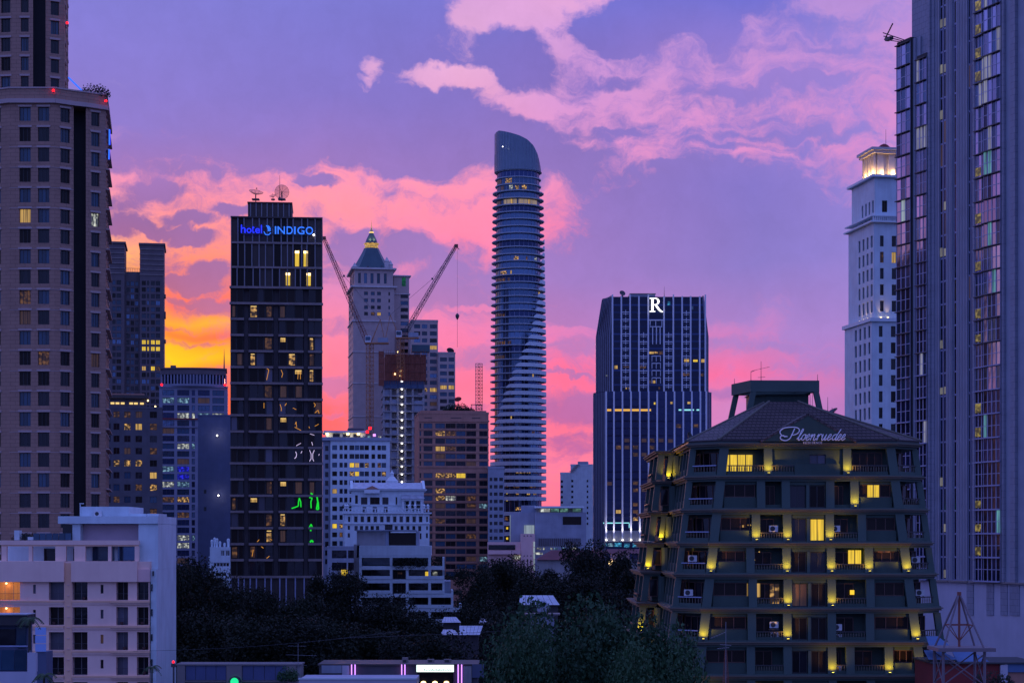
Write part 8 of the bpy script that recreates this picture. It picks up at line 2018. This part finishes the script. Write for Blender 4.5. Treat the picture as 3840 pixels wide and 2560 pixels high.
# ------------------------------------------------------------------ long low wall and the neon shop along the bottom edge
def bottom_row():
    D = 240.0
    xc = X(900, D); z = lambda py: Z(py, D)
    root = thing('panel_wall', 'long low wall with blue panels between tan pillars at the bottom edge', 'wall', (xc, D, 0)); root['kind'] = 'thing'
    lx = lambda px: X(px, D) - xc
    def B(name, a, b, t, bt, y0, y1, m, par=None): mb = MB(); mb.box(lx(a), y0, max(.0, z(bt)), lx(b), y1, z(t)); return mb.build(name, m, par or root)
    B('wall', 664, 1125, 2493, 9999, .3, 4, 'concrete'); B('coping', 660, 1130, 2488, 2492.8, -.1, 4.1, 'tan_pillar')
    for a, b in ((664, 694), (849, 907), (1075, 1110)): B('pillar', a, b, 2493, 9999, -.05, .295, 'tan_pillar')
    for a, b in ((695, 848), (908, 1074)):
        for j in range(4): w = (b - a) / 4; B('blue_panel', a + w * j + 1, a + w * (j + 1) - 1, 2495, 2548, .1, .29, 'blue_panel')
        B('ledge', a, b, 2550, 2554, -.2, .29, 'tan_pillar')
    t = thing('green_lamp', 'round green lit lamp under a dark hood on the tan pillar', 'lamp', (X(880, 239), 239, Z(2556, 239)))
    mb = MB(); n = 14; rr = .72
    for j in range(n):
        a0, a1 = math.pi * j / n, math.pi * (j + 1) / n
        mb.loft([(rr * math.cos(a0), -.5, rr * math.sin(a0)), (rr * math.cos(a1), -.5, rr * math.sin(a1)), (rr * .86 * math.cos(a1), -.5, rr * .86 * math.sin(a1)), (rr * .86 * math.cos(a0), -.5, rr * .86 * math.sin(a0))],
                [(rr * math.cos(a0), .6, rr * math.sin(a0)), (rr * math.cos(a1), .6, rr * math.sin(a1)), (rr * .86 * math.cos(a1), .6, rr * .86 * math.sin(a1)), (rr * .86 * math.cos(a0), .6, rr * .86 * math.sin(a0))])
    mb.build('hood', 'steel_dark', t)
    mb = MB(); mb.lathe([(.05, -.02), (.48, -.01), (.5, .1)], n=18)
    for v in range(len(mb.v)): a, b, c = mb.v[v]; mb.v[v] = (a, -.1 + c * -1, b)
    mb.build('lens', 'green_lens', t, (0, 0, .05))
    shrub('bush hanging over the end of the panel wall', 1080, 2552, 238.5, 2.6, 1.9, 500, .16, 'leaf_mid', group='bushes at the bottom edge')
    # shop with neon tubes
    xs = X(1450, D); shop = thing('neon_shop', 'dark shop front with a white lit sign and violet neon tubes at the bottom edge', 'shop', (xs, D + 2, 0))
    lx2 = lambda px: X(px, D + 2) - xs
    zz = lambda py: Z(py, D + 2)
    def S(name, a, b, t, bt, y0, y1, m): mb = MB(); mb.box(lx2(a), y0, max(0, zz(bt)), lx2(b), y1, zz(t)); return mb.build(name, m, shop)
    S('wall', 1195, 1790, 2496, 9999, .6, 9, 'dark_block'); S('parapet', 1190, 1795, 2489, 2495.8, .4, 9.1, 'cladding_dark')
    S('wall_panel', 1205, 1280, 2494, 2523, .35, .595, 'concrete_blue'); S('wall_panel', 1282, 1308, 2494, 2540, .35, .595, 'pale_lilac')
    S('sign_box', 1560, 1704, 2489, 2519, -.2, .3, 'frame_dark'); S('sign_face', 1562, 1702, 2491, 2517, -.28, -.205, 'sign_panel')
    mb = MB(); rr = random.Random(8); x = 1590
    while x < 1690:
        w = rr.uniform(4, 9); mb.path([(lx2(x + u * w), -.31, zz(2513 - v)) for u, v in ((0, 2), (.3, rr.uniform(4, 8)), (.6, 1), (1, rr.uniform(2, 5)))], .03, 3); x += w + 1
    mb.build('sign_script', 'frame_dark', shop)
    for px in (1318, 1331, 1506, 1518, 1718, 1731):
        mb = MB(); mb.tube((lx2(px), .2, zz(2538 if px < 1550 else 2580)), (lx2(px), .2, zz(2490)), .07, 6); mb.build('neon_tube', 'neon_violet', shop)
    S('shop_window', 1565, 1700, 2521, 2600, .3, .59, 'glass_dark')
    for px in (1588, 1631, 1674): mb = MB(); mb.lathe([(.05, -.2), (.3, -.05), (.3, .1), (.1, .2)], n=10); mb.build('hanging_lamp', 'lamp_warm', shop, (lx2(px), 0, zz(2558)))
    S('side_panel', 1738, 1768, 2497, 2560, .2, .595, 'concrete'); S('side_panel', 1770, 1815, 2490, 2540, .25, .595, 'navy_wall')
    rf = thing('white_canopy', 'flat white canopy roof at the bottom edge left of the lit sign', 'canopy', (X(1340, D - 12), D - 12, 0))
    a = lambda px: X(px, D - 12) - X(1340, D - 12)
    mb = MB(); mb.box(a(1121), 0, Z(2572, D - 12), a(1560), 8, Z(2546, D - 12)); mb.build('roof_sheet', 'pale_lilac', rf)
    mb = MB(); mb.box(a(1119), -.1, Z(2546, D - 12) + .004, a(1562), .2, Z(2540, D - 12)); mb.build('edge_trim', 'white_trim', rf)
    for px in (1140, 1330, 1540): mb = MB(); mb.tube((a(px), 4, 0), (a(px), 4, Z(2572, D - 12)), .15, 6); mb.build('post', 'steel_dark', rf)
    for i, (a0, b0, lab) in enumerate(((1508, 1530, 'grey roof unit, leftmost above the neon shop'), (1602, 1628, 'grey roof unit, middle one above the neon shop'), (1664, 1692, 'grey roof unit, right one above the neon shop'))):
        t = thing('roof_unit', lab, 'air conditioner', (X((a0 + b0) / 2, 246), 246, Z(2489, 246)), group='roof units above the neon shop')
        w = (b0 - a0) / FPX * 246 / 2
        mb = MB(); mb.box(-w, 0, .08, w, .8, .62 + (.2 if i == 0 else 0)); mb.build('casing', 'slab_grey', t)
        mb = MB(); mb.box(-w * .7, -.02, .15, w * .4, -.002, .55); mb.build('grille', 'frame_dark', t)
        mb = MB(); mb.box(-w, .1, -.1, w, .7, .078); mb.build('stand', 'steel_dark', t)
    # aerials
    def yagi(label, px, D2, pyb, pyt, booms, m='steel_white', rad=.03):
        t = thing('tv_aerial', label, 'aerial', (X(px, D2), D2, Z(pyb, D2)), group='aerials at the bottom edge')
        q = lambda a_, b_: (X(a_, D2) - X(px, D2), 0, Z(b_, D2) - Z(pyb, D2))
        mb = MB(); mb.tube((0, 0, 0), q(px, pyt), rad, 5); mb.build('pole', m, t)
        for a0, b0, a1, b1 in booms:
            mb = MB(); p, s = Vector(q(a0, b0)), Vector(q(a1, b1)); mb.tube(p, s, rad * .7, 4)
            for j in range(6): c = p.lerp(s, (j + .5) / 6); mb.tube(c - Vector((0, .4, 0)), c + Vector((0, .4, 0)), rad * .5, 3)
            mb.build('boom', m, t)
    yagi('yagi aerial with two booms rising before the dark trees', 1118, 215, 2570, 2412, [(1080, 2420, 1148, 2421), (1072, 2453, 1190, 2457), (1095, 2480, 1150, 2494)], 'fin_grey')
    yagi('bare yagi aerial on a stayed pole before the residence', 2722, 120, 2580, 2330, [(2664, 2392, 2722, 2368), (2700, 2415, 2742, 2418), (2690, 2430, 2735, 2426)], 'fin_grey', .02)
    t = MB(); truss(t, (0, 0, 0), (0, 0, Z(2435, 120) - Z(2620, 120)), .35, 14, .02, w2=.08); tag(t.build('lattice_pole', 'steel_red', None, (X(2722, 120.3), 120.3, Z(2620, 120.3))), 'slim reddish lattice pole carrying the bare yagi aerial', 'pole')
    # power lines
    for i, (a, b, c, d, lab) in enumerate(((500, 2440, 1500, 2365, 'thin power line crossing the dark trees at left'), (1300, 2390, 2700, 2290, 'thin power line crossing the trees at right'))):
        mb = MB(); p, q = Vector((X(a, 230), 230, Z(a and b, 230))), Vector((X(c, 230), 230, Z(d, 230))); pts = [p.lerp(q, j / 14) - Vector((0, 0, .5 * math.sin(math.pi * j / 14))) for j in range(15)]
        mb.path(pts, .02, 3); tag(mb.build('power_line', 'steel_dark'), lab, 'cable')
    # traffic glints
    lamp_ball('signal_lamp', 'small red signal lamp at the foot of the peach block', 'lamp', (X(650, 250), 250, Z(2480, 250)), .16, 'lamp_red')
    t = thing('signal_pole', 'dark pole under the red signal lamp', 'pole', (X(650, 250.2), 250.4, 0)); mb = MB(); mb.tube((0, 0, 0), (0, 0, Z(2484, 250)), .12, 6); mb.build('post', 'steel_dark', t); mb = MB(); mb.box(-.3, -.2, Z(2500, 250), .3, .2, Z(2488, 250)); mb.build('signal_box', 'steel_dark', t)
bottom_row()

# ------------------------------------------------------------------ small roofs among the trees
def small_roofs():
    def roof_house(label, px0, px1, pyt, pyb, D, m='tin_roof', skew=14):
        xc = X((px0 + px1) / 2, D); t = thing('tin_roof_house', label, 'house', (xc, D, 0), group='small roofs among the trees')
        a, b = X(px0, D) - xc, X(px1, D) - xc; zt, zb = Z(pyt, D), Z(pyb, D); s = skew * D / FPX
        n = 6
        for j in range(n):
            u0, u1 = j / n, (j + 1) / n - .01
            mb = MB(); mb.loft([(a + (b - a) * u0, -.6, zb), (a + (b - a) * u1, -.6, zb), (a + (b - a) * u1, -.5, zb), (a + (b - a) * u0, -.5, zb)], [(a + s + (b - a - 2 * s) * u0 - s * .6, 5.0, zt), (a + s + (b - a - 2 * s) * u1 - s * .6, 5.0, zt), (a + s + (b - a - 2 * s) * u1 - s * .6, 5.1, zt), (a + s + (b - a - 2 * s) * u0 - s * .6, 5.1, zt)]); mb.build('roof_sheet', m, t)
        mb = MB(); mb.box(a + .3, .2, 0, b - .3, 8, zb - .05); mb.build('wall', 'recess_dark', t)
    roof_house('broad tin roof amid the trees behind the water tank', 1946, 2100, 2234, 2266, 300)
    roof_house('tilted pale tin roof patch left of centre in the trees', 1722, 1800, 2350, 2378, 290, skew=-6); roof_house('low pale tin roof beside the tilted one', 1652, 1722, 2364, 2378, 292); roof_house('small pale roof right above the tilted one', 1796, 1836, 2322, 2334, 320); roof_house('long low pale roof under the terraced block', 1656, 1730, 2316, 2332, 330)
    t = thing('water_tank', 'round pale water tank on a square shaft among the trees', 'water tank', (X(2034, 270), 270, 0))
    mb = MB(); mb.box(-1.6, -1.4, 0, 1.6, 1.6, Z(2303, 270)); mb.build('shaft', 'concrete_blue', t)
    mb = MB(); mb.box(-2.4, -1.8, Z(2303, 270) + .004, 2.4, 2.0, Z(2298, 270)); mb.build('platform', 'slab_grey', t)
    mb = MB(); zc = Z(2298, 270); mb.lathe([(.5, zc), (.8, zc + .25), (.87, zc + .8), (.8, zc + 1.3), (.45, zc + 1.65), (.1, zc + 1.75)], n=14); mb.build('tank', 'concrete_blue', t, smooth=True)
small_roofs()

# ------------------------------------------------------------------ lattice tower and sheds, lower right corner
def lattice():
    D = 130.0; xc = X(3597, D); z = lambda py: Z(py, D)
    root = thing('lattice_tower', 'rusty steel lattice tower with a pointed top at the lower right', 'lattice tower', (xc, D, 0))
    lx = lambda px: X(px, D) - xc
    hb = 1.35
    legs = [(-hb, -hb), (hb, -hb), (hb, hb), (-hb, hb)]
    zp = z(2430); za = z(2232)
    for i, (x, y) in enumerate(legs):
        mb = MB(); mb.tube((x, y, 0), (x, y, zp), .10, 5); mb.build('leg', 'steel_lilac', root)
        mb = MB(); mb.tube((x, y, zp), (x * .05, y * .05, za), .07, 5); mb.build('rafter', 'steel_lilac', root)
    for i in range(4):
        a, b = legs[i], legs[(i + 1) % 4]
        for k in range(10):
            z1 = zp - .3 - 2.0 * k; z0 = z1 - 2.0
            mb = MB(); mb.tube((*a, z0), (*b, z1), .05, 4); mb.tube((*b, z0), (*a, z1), .05, 4); mb.build('brace', 'steel_lilac', root)
        f = .45; mb = MB(); zm = zp + (za - zp) * f; mb.tube((a[0] * (1 - f), a[1] * (1 - f), zm), (b[0] * (1 - f), b[1] * (1 - f), zm), .04, 4); mb.tube((a[0] * (1 - f), a[1] * (1 - f), zm), (0, 0, zp + .5), .035, 4); mb.build('brace', 'steel_red', root)
    mb = MB(); mb.tube((0, 0, zp), (0, 0, za + .2), .08, 6); mb.tube((0, 0, za), (0, 0, za + .25), .14, 6); mb.build('king_post', 'steel_red', root)
    mb = MB(); mb.box(-1.75, -1.75, zp - .12, 2.0, 1.75, zp + .12); mb.build('platform', 'steel_lilac', root)
    D2 = 175.0; xs = X(3680, D2)
    t = thing('market_shed', 'row of sheds with blue roofs and a red wall behind the lattice tower', 'shed', (xs, D2, 0))
    L2 = lambda px: X(px, D2) - xs; z2 = lambda py: Z(py, D2)
    def B(name, a, b, tt, bt, y0, y1, m): mb = MB(); mb.box(L2(a), y0, max(0, z2(bt)), L2(b), y1, z2(tt)); mb.build(name, m, t)
    B('red_wall', 3500, 3748, 2488, 9999, 0, 8, 'red_wall'); B('white_pillar', 3749, 3776, 2490, 9999, -.3, 2, 'pale_lilac'); B('blue_sign', 3777, 3900, 2486, 2518, -.2, .2, 'blue_tarp'); B('lower_wall', 3777, 3900, 2519, 9999, 0, 6, 'brown_render'); B('roof_edge', 3490, 3900, 2481, 2486.6, -.4, 8, 'frame_dark')
    for a, b, p, q in ((3496, 3592, 2392, 2440), (3594, 3716, 2446, 2480), (3488, 3600, 2446, 2472)):
        mb = MB(); mb.loft([(L2(a), .5, z2(q)), (L2(b), .5, z2(q)), (L2(b), .7, z2(q)), (L2(a), .7, z2(q))], [(L2(a) + .3, 4, z2(p)), (L2(b) - .9, 4, z2(p)), (L2(b) - .9, 4.2, z2(p)), (L2(a) + .3, 4.2, z2(p))]); mb.build('blue_roof', 'blue_tarp', t)
    shrub('dark bush at the bottom edge under the red wall', 3730, 2570, 172, 3.2, 1.4, 400, .14, group='bushes at the bottom edge')
    shrub('string-like creeper hanging at the residence right corner', 3487, 2520, 186, 1.2, 3.0, 260, .1, group='bushes at the bottom edge')
mat('steel_lilac', (.20, .15, .17), .6, var=.15)
lattice()
